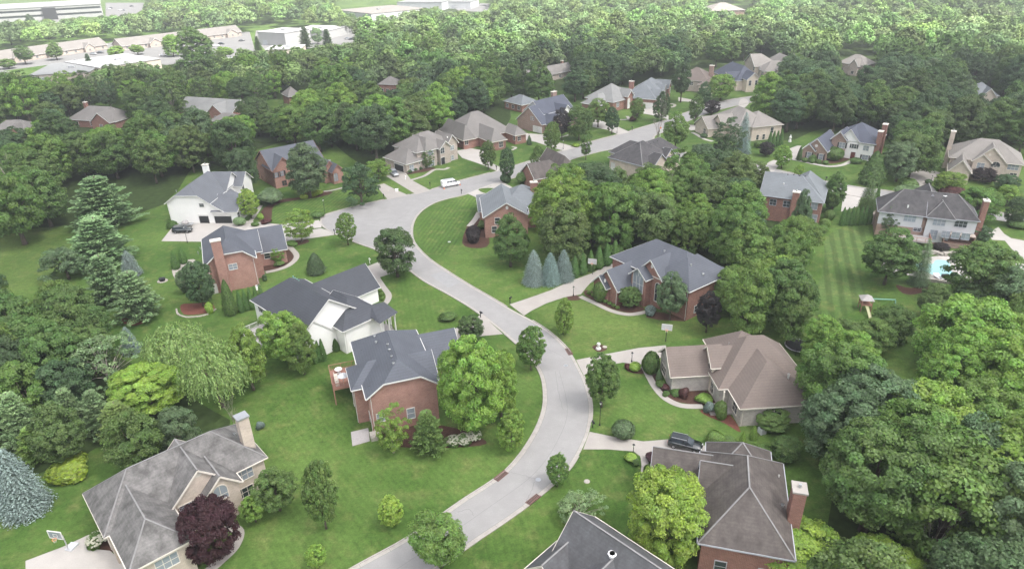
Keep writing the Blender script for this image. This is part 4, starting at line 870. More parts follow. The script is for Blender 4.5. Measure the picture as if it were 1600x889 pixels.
# ---- V bottom centre
h = House(c(800, 780), c(375, 500), 6, 'house cut by the bottom edge, slate roof with a white roof light', 'beige_wall', 'roof_ash', 'cream_trim', axis='y', cap=True, capmat='ridge_grey')
a = h.blk((-7.8, 0), (-12, 11.2), 5.8, 9.6, 'y', 'hg'); b = h.blk((-14.5, -3), (.5, 9), 5.2, 8.3, 'x', 'hg'); d = h.blk((-10.4, -5), (7.5, 12.6), 4.8, 7.4, 'x', 'gg'); h.row(a, 'B', 2, 2); h.row(d, 'L', 1, 1.8); h.row(a, 'R', 3, 4.2); h.vents([c(440, 695)], 7.0, .33, 'plastic_white', .3); h.done()
# ---- W two brick chimneys
c = K(1200, 180, 7.2727)
h = House(c(1035, 310), c(1215, 335), 5.6, 'brick and white siding house with navy roof and two tall brick chimneys', 'brown_brick', 'roof_blue', axis='x')
def px_(h, lst, z): r = [h.L(c(*p), z) for p in lst]; return r
X1 = h.L(c(1215, 335), 5.6)[0]
a = h.blk((-8.5, X1+.3), (0, 15), 5.6, 10.2, 'x', 'hh', wall='white_siding')
g1 = h.L(c(680, 430), 3.0); b = h.blk((g1[0]-7.6, g1[0]), (g1[1]-.2, g1[1]+14), 3.2, 7.0, 'y', 'gg'); g0 = h.L(c(400, 370), 3.0); b1 = h.blk((g0[0]+.2, g0[0]+4.6), (g1[1]-.9, g1[1]+8), 3.1, 5.2, 'y', 'gg')
d = h.blk((-8.4, -3.2), (-1.0, 7), 5.6, 8.4, 'y', 'gg'); e = h.blk((-6.2, .2), (-.4, 8), 5.7, 9.4, 'y', 'gg', wall='white_siding')
h.win(d, 'F', *c(850, 345), 1.7, 1.7, 's', 'glass_curtain'); h.win(e, 'F', *c(978, 355), 1.4, 1.3, 's'); h.win(a, 'F', *c(1113, 378), 1.6, 1.5, 'w', 'glass_curtain'); h.win(a, 'F', *c(1100, 490), 1.8, 1.5, 's', 'glass_curtain'); h.win(b1, 'F', *c(467, 455), 1.2, 1.8, 's', 'glass_curtain'); h.win(b, 'F', *c(600, 475), 1.2, 1.8, 's', 'glass_curtain')
h.win(e, 'F', *c(970, 460), 1.3, 2.2, 'd', 'door_red'); h.win(b, 'F', *c(550, 350), .9, .9, 'v'); h.win(b, 'L', *c(395, 430), 3, 2.2, 'g')
h.chimney(X1+.6, 1.8, 9.6, 1.3, 2.0, m='red_brick', pot=False); h.chimney(X1+.9, 5.0, 11.2, 1.3, 1.8, m='red_brick'); h.done(); HW = h
# ---- X
c = K(1440, 200, 8.888)
h = House(c(765, 450), c(1415, 520), 5.6, 'cream brick house with arched centre window and slim chimney at its left', 'cream_brick', 'roof_driftwood', 'cream_trim')
X1 = h.L(c(1415, 520), 5.6)[0]; g0 = h.L(c(360, 580), 3.3); g1 = h.L(c(700, 640), 3.3); xb0 = h.L(c(690, 460), 5.6); xb1 = h.L(c(1190, 495), 5.6)
a = h.blk((-7, X1+.3), (0, 14), 5.6, 10.4, 'x', 'hh'); b = h.blk((g0[0], g1[0]), (g1[1], g1[1]+9), 3.3, 6.8, 'y', 'gg'); d = h.blk((xb0[0]+.3, xb1[0]), (xb1[1]-.6, 7), 5.6, 9.8, 'y', 'gg'); e = h.blk((xb0[0]+.1, xb0[0]+5.2), (xb1[1]-1.4, 5), 5.5, 7.8, 'y', 'gg')
h.win(e, 'F', *c(820, 520), 1.8, 1.6, 'w', 'glass_curtain'); h.win(d, 'F', *c(1022, 535), 2.2, .5, 'a', 'glass', gab=True); h.win(d, 'F', *c(1015, 620), 1.8, 2.2, 'd', 'shutter_black'); h.win(a, 'F', *c(1270, 548), 2.6, 1.5, 'w', 'glass_curtain'); h.win(d, 'F', *c(950, 375), .7, .7, 'v'); h.win(b, 'F', *c(555, 680), 1.4, 1.4); h.win(a, 'F', *c(1270, 660), 1.6, 1.3)
h.chimney(-7.0, 8.6, 11.4, 1.2, 1.5, m='cream_brick'); h.done(); HX = h
# ---- Y pool house
c = K(1360, 290, 8.08)
h = House(c(715, 385), c(1350, 455), 6.5, 'grey sided and red brick house with charcoal hipped roof above the swimming pool', 'brown_brick', 'roof_charcoal', 'grey_trim', cap=True, capmat='ridge_grey')
a = h.blk((-10, 10.6), (0, 9.5), 6.5, 10.8, 'x', 'hh'); b = h.blk((-.2, 5.8), (-.7, 6), 6.45, 9.6, 'y', 'hg'); d = h.blk((-3, 4.4), (4, 16.5), 6.3, 10.4, 'y', 'gh'); a2 = h.blk((-10.2, -.2), (-.4, 9), 6.4, 10.2, 'x', 'hg')
# grey siding upper storey, set 3 cm proud of the brick
s_ = MB(); s_.box(-9.77, -.63, .02, .3, 3.3, 6.42); s_.box(.22, 5.38, -.28, 0, .4, 6.42); s_.box(5.4, 10.18, .42, .7, 3.3, 6.4); s_.box(10.13, 10.18, .5, 9, 3.3, 6.4); s_.build('siding', 'grey_siding', h.root)
HY = h
def winp(h, plane_y, p, w, hh, kind='w', glass='glass'):
    h.B.append((-30, 30, plane_y, plane_y+9, 6.5, 0)); h.win(len(h.B)-1, 'F', *p, w, hh, kind, glass); h.B.pop()
winp(h, .02, c(500, 412), 2.4, 1.5, 'w', 'glass_curtain'); winp(h, .05, c(592, 550), 1.5, 1.0); winp(h, -.28, c(870, 465), 2.4, 1.5, 'w', 'glass_curtain'); winp(h, .42, c(1142, 488), 2.4, 1.4); winp(h, -.28, c(793, 620), 1.4, 2.2, 'w', 'glass_curtain'); winp(h, .5, c(998, 750), 1.2, 1.1, 'w', 'glass_curtain')
# sun room with tall windows
s_ = MB(); s_.box(4.2, 10.4, -1.5, .45, 0, 1.2); s_.box(4.2, 10.4, -1.5, .45, 3.0, 3.25); s_.box(4.2, 4.4, -1.5, .45, 1.2, 3); s_.box(10.2, 10.4, -1.5, .45, 1.2, 3); s_.build('sun_room', 'brown_brick', h.root)
for k in range(3): winp(h, -1.5, c(950+k*125, 615+k*14), 1.55, 1.5, 'w', 'glass_curtain')
h.chimney(10.9, 1.6, 11.2, 1.1, 1.6, m='red_brick'); h.vents([c(475, 265)], 8.4, .14, 'plastic_white'); h.vents([c(935, 160)], 10.4, .33, 'plastic_white', .25)
deck(h, -6.8, 1.4, -4.2, .2, 1.6, 'deck_grey', 'deck_wood', 'B'); h.done()
# ---- Z
c = K(1190, 250, 7.407)
h = House(c(165, 430), c(715, 500), 6.5, 'tall red brick house with blue grey hipped roof left of the striped lawn', 'red_brick', 'roof_bluegrey', 'grey_trim')
X1 = h.L(c(715, 500), 6.5)[0]
a = h.blk((-4, X1+.2), (0, 13), 6.5, 10.8, 'x', 'gh'); b = h.blk((X1-9.5, X1), (2, 16), 6.4, 10.9, 'y', 'hh')
h.win(a, 'F', *c(610, 535), 1.4, 1.7, 'w', 'glass_curtain'); h.win(a, 'F', *c(600, 675), 1.5, 1.9, 'w', 'glass_curtain'); h.win(a, 'F', *c(565, 780), 1.8, 1.7, 'w', 'glass_curtain'); h.row(a, 'F', 2, 4.9, a=.1, c=.55); h.row(a, 'R', 1, 4.6)
h.chimney(4.6, .0, 8.6, 1.6, 1.2, m='red_brick'); h.vents([c(237, 158), c(304, 168), c(372, 176), c(440, 185), c(507, 192)], 10.5, .14, 'black_metal', .15); h.vents([c(255, 285)], 9, .15, 'white_trim'); h.done(); HZ = h
# ---- far houses, smaller but still built of parts
def far(A, B, z, label, wall, roof, dep, zr, ends='hh', ex=(0, 0), wing=None, nw=3, trim='white_trim', chim=None, cat='house', name='house', group='distant houses half hidden in the woods'):
    h = House(A, B, z, label, wall, roof, trim, name=name, cat=cat, group=group); X = h.L(B, z)[0]
    a = h.blk((-ex[0], X+ex[1]), (0, dep), z, zr, 'x', ends); h.row(a, 'F', nw, min(z-1.3, 1.6), 1.5, 1.4)
    if wing:
        for (f0, f1, out, zz, rr, nwn) in wing:
            b = h.blk((X*f0, X*f1), (-out, dep*.5), zz, rr, 'y', 'gg'); h.row(b, 'F', nwn, 1.5, 1.3, 1.3)
    if chim: h.chimney(X*chim, dep*.6, zr+1.2, 1.2, 1.2, m='red_brick')
    h.done(); return h
far((0, 211), (52, 208), 3, 'low brick house with grey roof and small dormer at the far left edge', 'red_brick', 'roof_taupe', 13, 7, ex=(6, 0), wing=[(.3, .75, 2, 3, 6.6, 1)])
far((104, 187), (160, 190), 3, 'long low brick house with taupe roof among trees at the upper left', 'red_brick', 'roof_taupe', 13, 7.4, ex=(0, 6), wing=[(.75, 1.3, 2, 3, 6.8, 1)], chim=.2)
far((276, 172), (362, 178), 3.2, 'long grey roofed house with one dormer and beige garage doors in a clearing', 'red_brick', 'roof_lightgrey', 14, 7.4, 'gg', wing=[(.6, .9, 2, 3.2, 6.8, 1)], nw=4)
far((325, 189), (366, 192), 2.9, 'small taupe roofed outbuilding with white roof vents in front of the long grey roofed house', 'red_brick', 'roof_taupe', 9, 5.4)
far((388, 173), (412, 172), 3, 'corner of a brick house with taupe roof beside a small green lawn', 'red_brick', 'roof_taupe', 9, 6)
far((450, 152), (472, 149), 4.5, 'small taupe roof peeking out of the trees at the upper left', 'red_brick', 'roof_taupe', 10, 8)
far((590, 132), (618, 133), 4.5, 'pale taupe roof and brick wall peeking above the tree tops, left of centre', 'red_brick', 'roof_taupe', 9, 7.6)
far((786, 158), (815, 165), 3.2, 'brick house with pale blue roof behind the navy roofed house', 'red_brick', 'roof_bluegrey', 10, 6)
far((824, 124), (898, 110), 3.2, 'long low house with pale taupe roof at the edge of the big wood', 'tan_brick', 'roof_taupe', 10, 6.6, 'gg', nw=5, chim=.9)
far((1308, 98), (1352, 103), 5, 'pale roofed brick house with light green tree in front, in the upper right wood', 'tan_brick', 'roof_driftwood', 12, 9, wing=[(.5, .85, 3, 4.5, 8, 1)], chim=None)
far((1238, 86), (1262, 88), 4.5, 'small pale roof with brick chimney in the upper right wood', 'brown_brick', 'roof_driftwood', 10, 8, chim=.3)
far((1510, 148), (1562, 150), 4.5, 'grey roofed house with peach gable in the right hand wood', 'beige_wall', 'roof_bluegrey', 12, 8.6, wing=[(.4, .9, 2, 4, 7.6, 1)], chim=.05)
far((1590, 205), (1640, 220), 3.5, 'grey roofed house cut by the right edge of the picture', 'beige_wall', 'roof_bluegrey', 12, 7)
far((1290, 32), (1306, 32), 5, 'tiny pale roof among tree tops near the top edge', 'tan_brick', 'roof_driftwood', 12, 9, nw=1)
far((1420, 36), (1442, 36), 5, 'tiny pinkish roof among tree tops, upper right', 'brown_brick', 'roof_brown', 12, 9, nw=1)
far((1464, 42), (1480, 42), 5, 'tiny taupe roof right of the pinkish one', 'brown_brick', 'roof_taupe', 12, 9, nw=1)
far((1444, 86), (1464, 87), 5, 'small white roof among trees left of the grey roofed house', 'tan_brick', 'flat_white', 10, 8, nw=1)
far((1220, 28), (1176, 12), 6, 'x', 'red_brick', 'roof_driftwood', 10, 9) if 0 else None
far((1110, 18), (1165, 16), 9, 'large brick building with tall pale windows at the top edge', 'brown_brick', 'roof_driftwood', 25, 14, nw=7, name='apartment_building', cat='building', group='far buildings beyond the wood')
GRP = 'commercial buildings at the far left'
h = House((0, 36), (162, 26), 0, 'long white roofed office building with dark window bands at the top left corner', 'flat_white', 'flat_white', name='office_building', cat='building', group=GRP); X = h.L((162, 26), 0)[0]
b = MB(); b.box(-60, X, 0, 70, 0, 3.2); b.box(-60, X, 0, 70, 5.2, 8.0); b.box(-60, X, 0, 70, 10, 12); b.build('wall', 'flat_white', h.root)
b = MB(); b.box(-59, X-.8, .8, 69, 3.2, 5.2); b.box(-59, X-.8, .8, 69, 8, 10); b.build('window_band', 'glass', h.root)
b = MB(); b.box(-60.5, X+.5, -.5, 70.5, 12, 12.6); b.build('roof', 'flat_white', h.root)
b = MB(); b.box(X*.42, X*.55, -3, 0, 0, 11); b.build('entrance_tower', 'interior_dark', h.root)
far((0, 94), (168, 70), 3, 'long row building with low grey brown roof behind the flat grey warehouse', 'tan_brick', 'roof_taupe', 16, 7.5, 'gg', ex=(20, 0), nw=14, wing=[(.1, .2, 2, 3, 6, 1), (.4, .5, 2, 3, 6, 1), (.75, .85, 2, 3, 6, 1)], name='row_building', cat='building', group=GRP)
far((190, 73), (378, 50), 3, 'second long row building with grey brown roof, right of the first', 'tan_brick', 'roof_taupe', 16, 7.5, 'gg', nw=14, wing=[(.2, .3, 2, 3, 6, 1), (.5, .6, 2, 3, 6, 1), (.85, .95, 2, 3, 6, 1)], name='row_building', cat='building', group=GRP)
def flatb(A, B, dep, z, label, wm, rm, y0=0):
    h = House(A, B, z, label, wm, rm, name='warehouse', cat='building', group=GRP); X = h.L(B, z)[0]
    b = MB(); b.box(0, X, 0, dep, 0, z-.3); b.build('wall', wm, h.root); b = MB(); b.box(-.3, X+.3, -.3, dep+.3, z-.3, z); b.build('roof', rm, h.root)
    b = MB(); b.box(X*.15, X*.15+4, -.05, .2, 0, 3.6); b.build('loading_door', 'grey_trim', h.root)
    b = MB(); b.box(X*.5, X*.5+3, dep*.4, dep*.4+2, z, z+1); b.build('roof_unit', 'metal_grey', h.root)
flatb((45, 118), (140, 112), 42, 5, 'flat grey roofed warehouse at the left', 'tan_brick', 'flat_grey')
flatb((0, 119), (30, 112), 22, 4, 'low brick building left of the flat grey warehouse', 'brown_brick', 'flat_grey')
flatb((155, 106), (250, 92), 42, 5.5, 'flat white roofed building beside the grey warehouse', 'beige_wall', 'flat_white')
flatb((402, 50), (444, 52), 26, 9, 'tall white industrial building with a dark loading door', 'flat_white', 'flat_white')
flatb((455, 47), (513, 48), 30, 6, 'white industrial shed right of the tall one', 'flat_white', 'flat_white')
flatb((415, 78), (470, 76), 18, 5, 'low white roofed shed in front of the parked trucks', 'beige_wall', 'flat_white')
flatb((527, 16), (580, 22), 60, 8, 'large beige roofed hall near the top edge', 'grey_siding', 'roof_driftwood')
flatb((620, 4), (690, 4), 60, 8, 'large pale hall at the very top edge', 'grey_siding', 'flat_grey')
flatb((700, 3), (735, 3), 30, 7, 'small pale hall at the very top edge, right of the large one', 'grey_siding', 'flat_grey')
def leaf_mesh(name, Cn, Nn, S, tint, m, asp=1.25, roll=None, bend=.0):
    """Cn centres, Nn normals, S sizes -> one quad per leaf spray"""
    n = len(Cn); rs = np.random.RandomState(len(Cn) % 9973)
    a = rs.normal(size=(n, 3)) if roll is None else roll+rs.normal(size=(n, 3))*.25
    u = a-(a*Nn).sum(1)[:, None]*Nn; u /= np.linalg.norm(u, axis=1)[:, None]+1e-9; v = np.cross(Nn, u)
    hu = u*S[:, None]*.5*asp; hv = v*S[:, None]*.5
    V = np.empty((n, 4, 3)); V[:, 0] = Cn-hu-hv*.6; V[:, 1] = Cn+hu*.35-hv; V[:, 2] = Cn+hu+hv*.45; V[:, 3] = Cn-hu*.3+hv
    V = V.reshape(-1, 3); me = bpy.data.meshes.new(name)
    me.vertices.add(4*n); me.vertices.foreach_set('co', V.ravel()); me.loops.add(4*n); me.loops.foreach_set('vertex_index', np.arange(4*n, dtype=np.int32))
    me.polygons.add(n); me.polygons.foreach_set('loop_start', np.arange(0, 4*n, 4, dtype=np.int32))
    at = me.attributes.new('tint', 'FLOAT_COLOR', 'FACE'); tc = np.ones((n, 4)); tc[:, :3] = tint; at.data.foreach_set('color', tc.ravel())
    me.update(calc_edges=True); me.materials.append(M[m]); return me
def unit(rs, n):
    d = rs.normal(size=(n, 3)); return d/np.linalg.norm(d, axis=1)[:, None]
def tints(rs, cid, ncl, amt=.16, leaf=.16, hue=.012):
    cv = rs.uniform(1-amt*1.25, 1+amt*1.25, ncl); ch = rs.uniform(-hue, hue, ncl); n = len(cid)
    t = np.empty((n, 3)); t[:, 0] = cv[cid]*rs.uniform(1-leaf*1.7, 1+leaf*1.7, n); t[:, 1] = .5+ch[cid]+rs.uniform(-.006, .006, n); t[:, 2] = rs.uniform(.88, 1.08, n); return t
def crown_broad(name, seed, ncl=170, nl=48, rc=1.0, ls=.42, shape='round', lump=.22, open_=0.):
    """crown of radius 5, z from 1.4 to 11.4: leaf sprays gathered in clumps carried on a lumpy hull"""
    rs = np.random.RandomState(seed)
    ld = unit(rs, 9); lw = rs.uniform(-.6, 1, 9)
    d = unit(rs, ncl*3); d = d[d[:, 2] > -.9][:ncl]; ncl = len(d)
    b = np.zeros(ncl)
    for k in range(9): b += lw[k]*np.clip((d @ ld[k]-.55)/.45, 0, 1)
    rr = 1+lump*(b-.25); f = np.where(rs.rand(ncl) < .24, rs.uniform(.4, .8, ncl), rs.uniform(.84, 1.0, ncl))
    z = d[:, 2]
    if shape == 'round': w_ = np.ones(ncl); ez = np.sign(z)*np.abs(z)**.85
    elif shape == 'oval': w_ = 1-.22*np.clip(z, 0, 1); ez = z*1.05
    elif shape == 'flat': w_ = 1.05-.0*z; ez = np.sign(z)*np.abs(z)**.6
    elif shape == 'dome': w_ = 1+.0*z; ez = np.where(z > 0, z, z*.8)
    Cc = np.stack([d[:, 0]*4.35*rr*f*w_, d[:, 1]*4.35*rr*f*w_, 5.9+ez*4.85*rr*f], 1)
    if open_: keep = rs.rand(ncl) > open_; Cc = Cc[keep]; d = d[keep]; ncl = len(Cc)
    cr = rs.uniform(.7, 1.25, ncl)*rc
    cid = np.repeat(np.arange(ncl), nl); n = len(cid)
    dl = unit(rs, n); dl[:, 2] = np.where(dl[:, 2] < -.35, -dl[:, 2], dl[:, 2]); 
    q = rs.uniform(.55, 1.0, n)**.7
    Pn = Cc[cid]+dl*(cr[cid]*q)[:, None]*np.array([1, 1, .72])
    Nn = dl*.7+d[cid]*.3+unit(rs, n)*.7+np.array([0, 0, .25]); Nn /= np.linalg.norm(Nn, axis=1)[:, None]
    return leaf_mesh(name, Pn, Nn, rs.uniform(.65, 1.3, n)*ls, tints(rs, cid, ncl), 'leaf'), Cc
def crown_cone(name, seed, H=12., Rb=3., lay=20, per=26, nl=9, ls=.4, droop=-.15, mat_='leaf_needle', power=.9, base=.35, layered=.5):
    """spruce like cone of tiers"""
    rs = np.random.RandomState(seed); Cs, Ns, Ss, ci = [], [], [], []; k = 0
    for i in range(lay):
        t = (i+rs.uniform(0, .35))/lay; z = base+(H-base)*t; R_ = Rb*(1-t)**power+.12; nb = max(5, int(per*(1-t)**.8))
        for j in range(nb):
            a = 2*math.pi*(j+rs.uniform(-.3, .3))/nb; rr = R_*rs.uniform(.82, 1.1)
            for s in np.linspace(.35 if R_ > 1 else .1, 1, nl):
                r = rr*s; zz = z+droop*r+rs.uniform(-.1, .1)+(1-s)*H/lay*layered
                Cs.append((math.cos(a)*r+rs.uniform(-.12, .12), math.sin(a)*r+rs.uniform(-.12, .12), zz)); Ns.append((math.cos(a)*.45+rs.uniform(-.4, .4), math.sin(a)*.45+rs.uniform(-.4, .4), .9)); Ss.append(ls*rs.uniform(.7, 1.25)); ci.append(k)
            k += 1
    Nn = np.array(Ns); Nn /= np.linalg.norm(Nn, axis=1)[:, None]; ci = np.array(ci)
    return leaf_mesh(name, np.array(Cs), Nn, np.array(Ss), tints(rs, ci, k, .2, .15, .008), mat_)
def crown_pine(name, seed, H=14., R_=5.):
    """white pine: whorls of long level limbs with feathery sprays turned up at the tips"""
    rs = np.random.RandomState(seed); Cs, Ns, Ss, Ro, ci = [], [], [], [], []; k = 0
    for i in range(15):
        t = i/15; z = 1.2+(H-1.6)*t; Rw = R_*(1-t)**.62*rs.uniform(.8, 1.1); nb = int(9-3*t)
        a0 = rs.uniform(0, 6.28)
        for j in range(nb):
            a = a0+2*math.pi*j/nb+rs.uniform(-.25, .25); rr = Rw*rs.uniform(.7, 1.12); dr = np.array([math.cos(a), math.sin(a), 0]); sd_ = np.array([-dr[1], dr[0], 0])
            for s in np.linspace(.22, 1, 9):
                c = dr*rr*s+np.array([0, 0, z+.55*s*s*rr*.25-.05*rr*s]); w_ = .9*math.sin(math.pi*min(1, s*.9+.08))+.25
                for q in range(17):
                    o = sd_*rs.uniform(-w_, w_)+dr*rs.uniform(-.4, .4)+np.array([0, 0, rs.uniform(-.12, .3)])
                    Cs.append(c+o); Ns.append(np.array([0, 0, .8])+unit(rs, 1)[0]*.55-dr*.2); Ss.append(rs.uniform(.15, .28)); Ro.append(dr+sd_*rs.uniform(-.5, .5)+np.array([0, 0, .35])); ci.append(k)
            k += 1
    Nn = np.array(Ns); Nn /= np.linalg.norm(Nn, axis=1)[:, None]
    return leaf_mesh(name, np.array(Cs), Nn, np.array(Ss), tints(rs, np.array(ci), k, .2, .2, .01), 'leaf_needle', asp=2.3, roll=np.array(Ro))
def crown_willow(name, seed):
    rs = np.random.RandomState(seed); Cs, Ns, Ss, Ro, ci = [], [], [], [], []; k = 0
    for i in range(620):
        d = unit(rs, 1)[0]; d[2] = abs(d[2])*.9+.05; r = rs.uniform(.55, 1.0)
        p = np.array([d[0]*4.6*r, d[1]*4.6*r, 6.2+d[2]*4.3*r]); L_ = rs.uniform(1.6, 4.2) if d[2] < .7 else rs.uniform(.8, 2); h = np.array([d[0], d[1], 0]); h /= np.linalg.norm(h)+1e-6
        n = int(L_/.13)
        for q in range(n):
            s = q/n; c = p+h*(.5*math.sin(s*1.5))+np.array([rs.uniform(-.16, .16), rs.uniform(-.16, .16), .35*math.sin(s*3.1)*(s < .4)-L_*s])
            if c[2] < .3: break
            Cs.append(c); Ns.append(h*.7+unit(rs, 1)[0]*.6+np.array([0, 0, .35*(1-s)])); Ss.append(rs.uniform(.10, .17)); Ro.append(np.array([0, 0, -1.])+unit(rs, 1)[0]*.2); ci.append(k)
        k += 1
    Nn = np.array(Ns); Nn /= np.linalg.norm(Nn, axis=1)[:, None]
    return leaf_mesh(name, np.array(Cs), Nn, np.array(Ss), tints(rs, np.array(ci), k, .2, .15), 'leaf', asp=2.6, roll=np.array(Ro))
def crown_shell(name, seed, W=2., H=2., n=2600, ls=.16, cone=0., mat_='leaf', lump=.08, flat=1.):
    """clipped or dense shrub: small leaves on a lumpy closed surface, some deeper"""
    rs = np.random.RandomState(seed); d = unit(rs, n); ld = unit(rs, 14); lw = rs.uniform(-1, 1, 14); b = np.zeros(n)
    for k in range(14): b += lw[k]*np.clip((d @ ld[k]-.6)/.4, 0, 1)
    rr = (1+lump*b)*np.where(rs.rand(n) < .25, rs.uniform(.7, .92, n), rs.uniform(.92, 1.04, n))
    z = d[:, 2]; t = (z+1)/2; taper = (1-cone*t)
    Pn = np.stack([d[:, 0]*W/2*rr*taper, d[:, 1]*W/2*rr*taper, H*.5+z*H*.5*rr], 1); Pn[:, 2] = np.maximum(Pn[:, 2], .04)
    if cone: # cylinder-like body narrowing to the tip
        ang = rs.uniform(0, 6.283, n); t = rs.rand(n)**.8; R_ = (W/2)*np.minimum(1, (1-t)**.62*1.12)*rr*np.minimum(1, .75+t*1.6); Pn = np.stack([np.cos(ang)*R_, np.sin(ang)*R_, .05+t*H*.97], 1); d = np.stack([np.cos(ang), np.sin(ang), .35+0*t], 1)
    Nn = d+unit(rs, n)*.5+np.array([0, 0, .15]); Nn /= np.linalg.norm(Nn, axis=1)[:, None]
    cid = rs.randint(0, 60, n)
    return leaf_mesh(name, Pn, Nn, rs.uniform(.7, 1.3, n)*ls, tints(rs, cid, 60, .08, .2), mat_)
def trunk_mesh(name, H, r, limbs, m='bark', seed=0, bare=False):
    rs = np.random.RandomState(seed); b = MB(); pts = [(0, 0, 0)]; n = 4
    for k in range(1, n+1): pts.append((rs.uniform(-.15, .15)*k*.5, rs.uniform(-.15, .15)*k*.5, H*k/n))
    for k in range(n): b.cyl(pts[k], pts[k+1], r*(1-.7*k/n)*(1.25 if k == 0 else 1), r*(1-.7*(k+1)/n), 7, caps=(k in (0, n-1)))
    for L_ in limbs:
        L_ = Vector(L_); s = Vector(pts[1]).lerp(Vector(pts[2]), rs.rand()) if L_.z > H*.35 else Vector(pts[1]).lerp(Vector(pts[0]), .3)
        mid = s.lerp(L_, .5)+Vector((rs.uniform(-.3, .3), rs.uniform(-.3, .3), .3)); b.cyl(s, mid, r*.38, r*.24, 5); b.cyl(mid, L_, r*.24, r*.08, 5)
        if bare:
            for q in range(5):
                e = L_+Vector(rs.uniform(-1.3, 1.3, 3)); m2 = mid.lerp(L_, rs.rand()); b.cyl(m2, e, r*.12, r*.03, 4)
                for q2 in range(3): b.cyl(m2.lerp(e, rs.uniform(.4, .9)), e+Vector(rs.uniform(-.7, .7, 3)), r*.05, r*.02, 3)
    me = bpy.data.meshes.new(name); me.from_pydata(b.v, [], b.f); me.materials.append(M[m]); me.shade_smooth(); return me
PROTO = {}
def regp(kind, crown, trunk, W, H, clear): PROTO.setdefault(kind, []).append((crown, trunk, W, H, clear))
for i in range(7):
    sh = ['round', 'oval', 'round', 'flat', 'dome', 'round', 'oval'][i]
    me, Cc = crown_broad('crown', 100+i, 210, 125, .92, .225, sh, .36); pick = Cc[np.random.RandomState(i).permutation(len(Cc))[:9]]*np.array([.8, .8, .92])
    regp('broad', me, trunk_mesh('trunk', 6.5, .34, pick, seed=i), 10, 11.2, 1.6)
for i in range(3):
    me, Cc = crown_broad('crown', 150+i, 330, 160, .74, .175, ['round', 'dome', 'flat'][i], .28); pick = Cc[np.random.RandomState(i).permutation(len(Cc))[:10]]*np.array([.8, .8, .92])
    regp('big', me, trunk_mesh('trunk', 6.5, .34, pick, seed=i), 10, 11.2, 1.6)
for i in range(3):
    me, Cc = crown_broad('crown', 200+i, 240, 125, .74, .20, ['round', 'dome', 'round'][i], .10); pick = Cc[:7]*np.array([.8, .8, .92])
    regp('dense', me, trunk_mesh('trunk', 6, .26, pick, seed=i), 10, 11.2, 1.6)
for i in range(3):
    me, Cc = crown_broad('crown', 300+i, 150, 80, .82, .25, 'round', .5, .22); pick = Cc[:14]*np.array([.9, .9, .95])
    regp('open', me, trunk_mesh('trunk', 7, .3, pick, 'bark_pale' if i == 1 else 'bark', seed=i), 10, 11.2, 1.6)
for i in range(2):
    me, Cc = crown_broad('crown', 330+i, 150, 45, .7, .24, 'round', .5, .3); regp('sparse', me, trunk_mesh('trunk', 7, .3, Cc[:22]*np.array([.95, .95, .97]), 'bark_pale', seed=i), 10, 11.2, 1.6)
for i in range(3):
    me, Cc = crown_broad('crown', 350+i, 280, 70, .62, .24, 'oval', .14); regp('street', me, trunk_mesh('trunk', 6, .26, Cc[:7]*.85, seed=i), 10, 11.2, 1.6)
for i in range(3): regp('pine', crown_pine('crown', 400+i), trunk_mesh('trunk', 13.5, .3, [], seed=i), 10, 14.3, .6)
for i in range(2): regp('spruce', crown_cone('crown', 450+i, 12, 3.3, 34, 50, 15, .17, power=.6), trunk_mesh('trunk', 11, .22, [], seed=i), 6.6, 12.1, .2)
for i in range(2): regp('willow', crown_willow('crown', 500+i), trunk_mesh('trunk', 7, .4, [(2.5, 0, 8), (-2, 1.5, 8.5), (0, -2.6, 7.8)], seed=i), 10, 10.6, .4)
for i in range(2): regp('arbor', crown_shell('crown', 550+i, 2, 6, 3600, .2, cone=1., mat_='leaf_needle'), None, 2, 6, 0)
for i in range(2): regp('conic', crown_shell('crown', 560+i, 4, 6, 5200, .27, cone=1., lump=.2), None, 4, 6, 0)
for i in range(3): regp('shrub', crown_shell('foliage', 600+i, 2, 1.7, 2600, .15, lump=.12), None, 2, 1.7, 0)
for i in range(2): regp('bush', crown_shell('foliage', 620+i, 2, 1.8, 2600, .2, lump=.35), None, 2, 1.8, 0)
for i in range(2):
    tb_ = trunk_mesh('trunk', 8, .26, [tuple(np.array([math.cos(a)*3.6, math.sin(a)*3.6, 7+q*1.1])) for q, a in enumerate(np.linspace(0, 5.8, 9))], 'bark_pale', seed=40+i, bare=True); regp('bare', None, tb_, 9, 10.5, 1)
COLR = {'dark': (.092, .155, .050), 'deep': (.086, .150, .060), 'mid': (.124, .210, .054), 'green': (.150, .255, .056), 'bright': (.210, .340, .062), 'spring': (.225, .375, .068), 'lime': (.285, .435, .070), 'yellow': (.26, .36, .05), 'grey': (.135, .215, .098), 'olive': (.140, .210, .060),
        'blue': (.205, .275, .245), 'bluegreen': (.10, .19, .13), 'pine': (.200, .300, .130), 'willow': (.27, .41, .13), 'maroon': (.052, .019, .023), 'purple': (.048, .040, .040), 'arbor': (.070, .150, .032), 'red': (.13, .055, .05), 'pale': (.21, .32, .145)}
NAMES = {'broad': 'broadleaf_tree', 'big': 'broadleaf_tree', 'dense': 'round_tree', 'open': 'open_tree', 'sparse': 'sparse_tree', 'street': 'street_tree', 'pine': 'pine_tree', 'spruce': 'spruce_tree', 'willow': 'willow_tree', 'arbor': 'arborvitae', 'conic': 'conical_tree', 'shrub': 'shrub', 'bush': 'bush', 'bare': 'bare_tree'}
CATS = {'shrub': 'shrub', 'bush': 'shrub', 'arbor': 'evergreen shrub'}
TR = random.Random(11)
ALLT = []
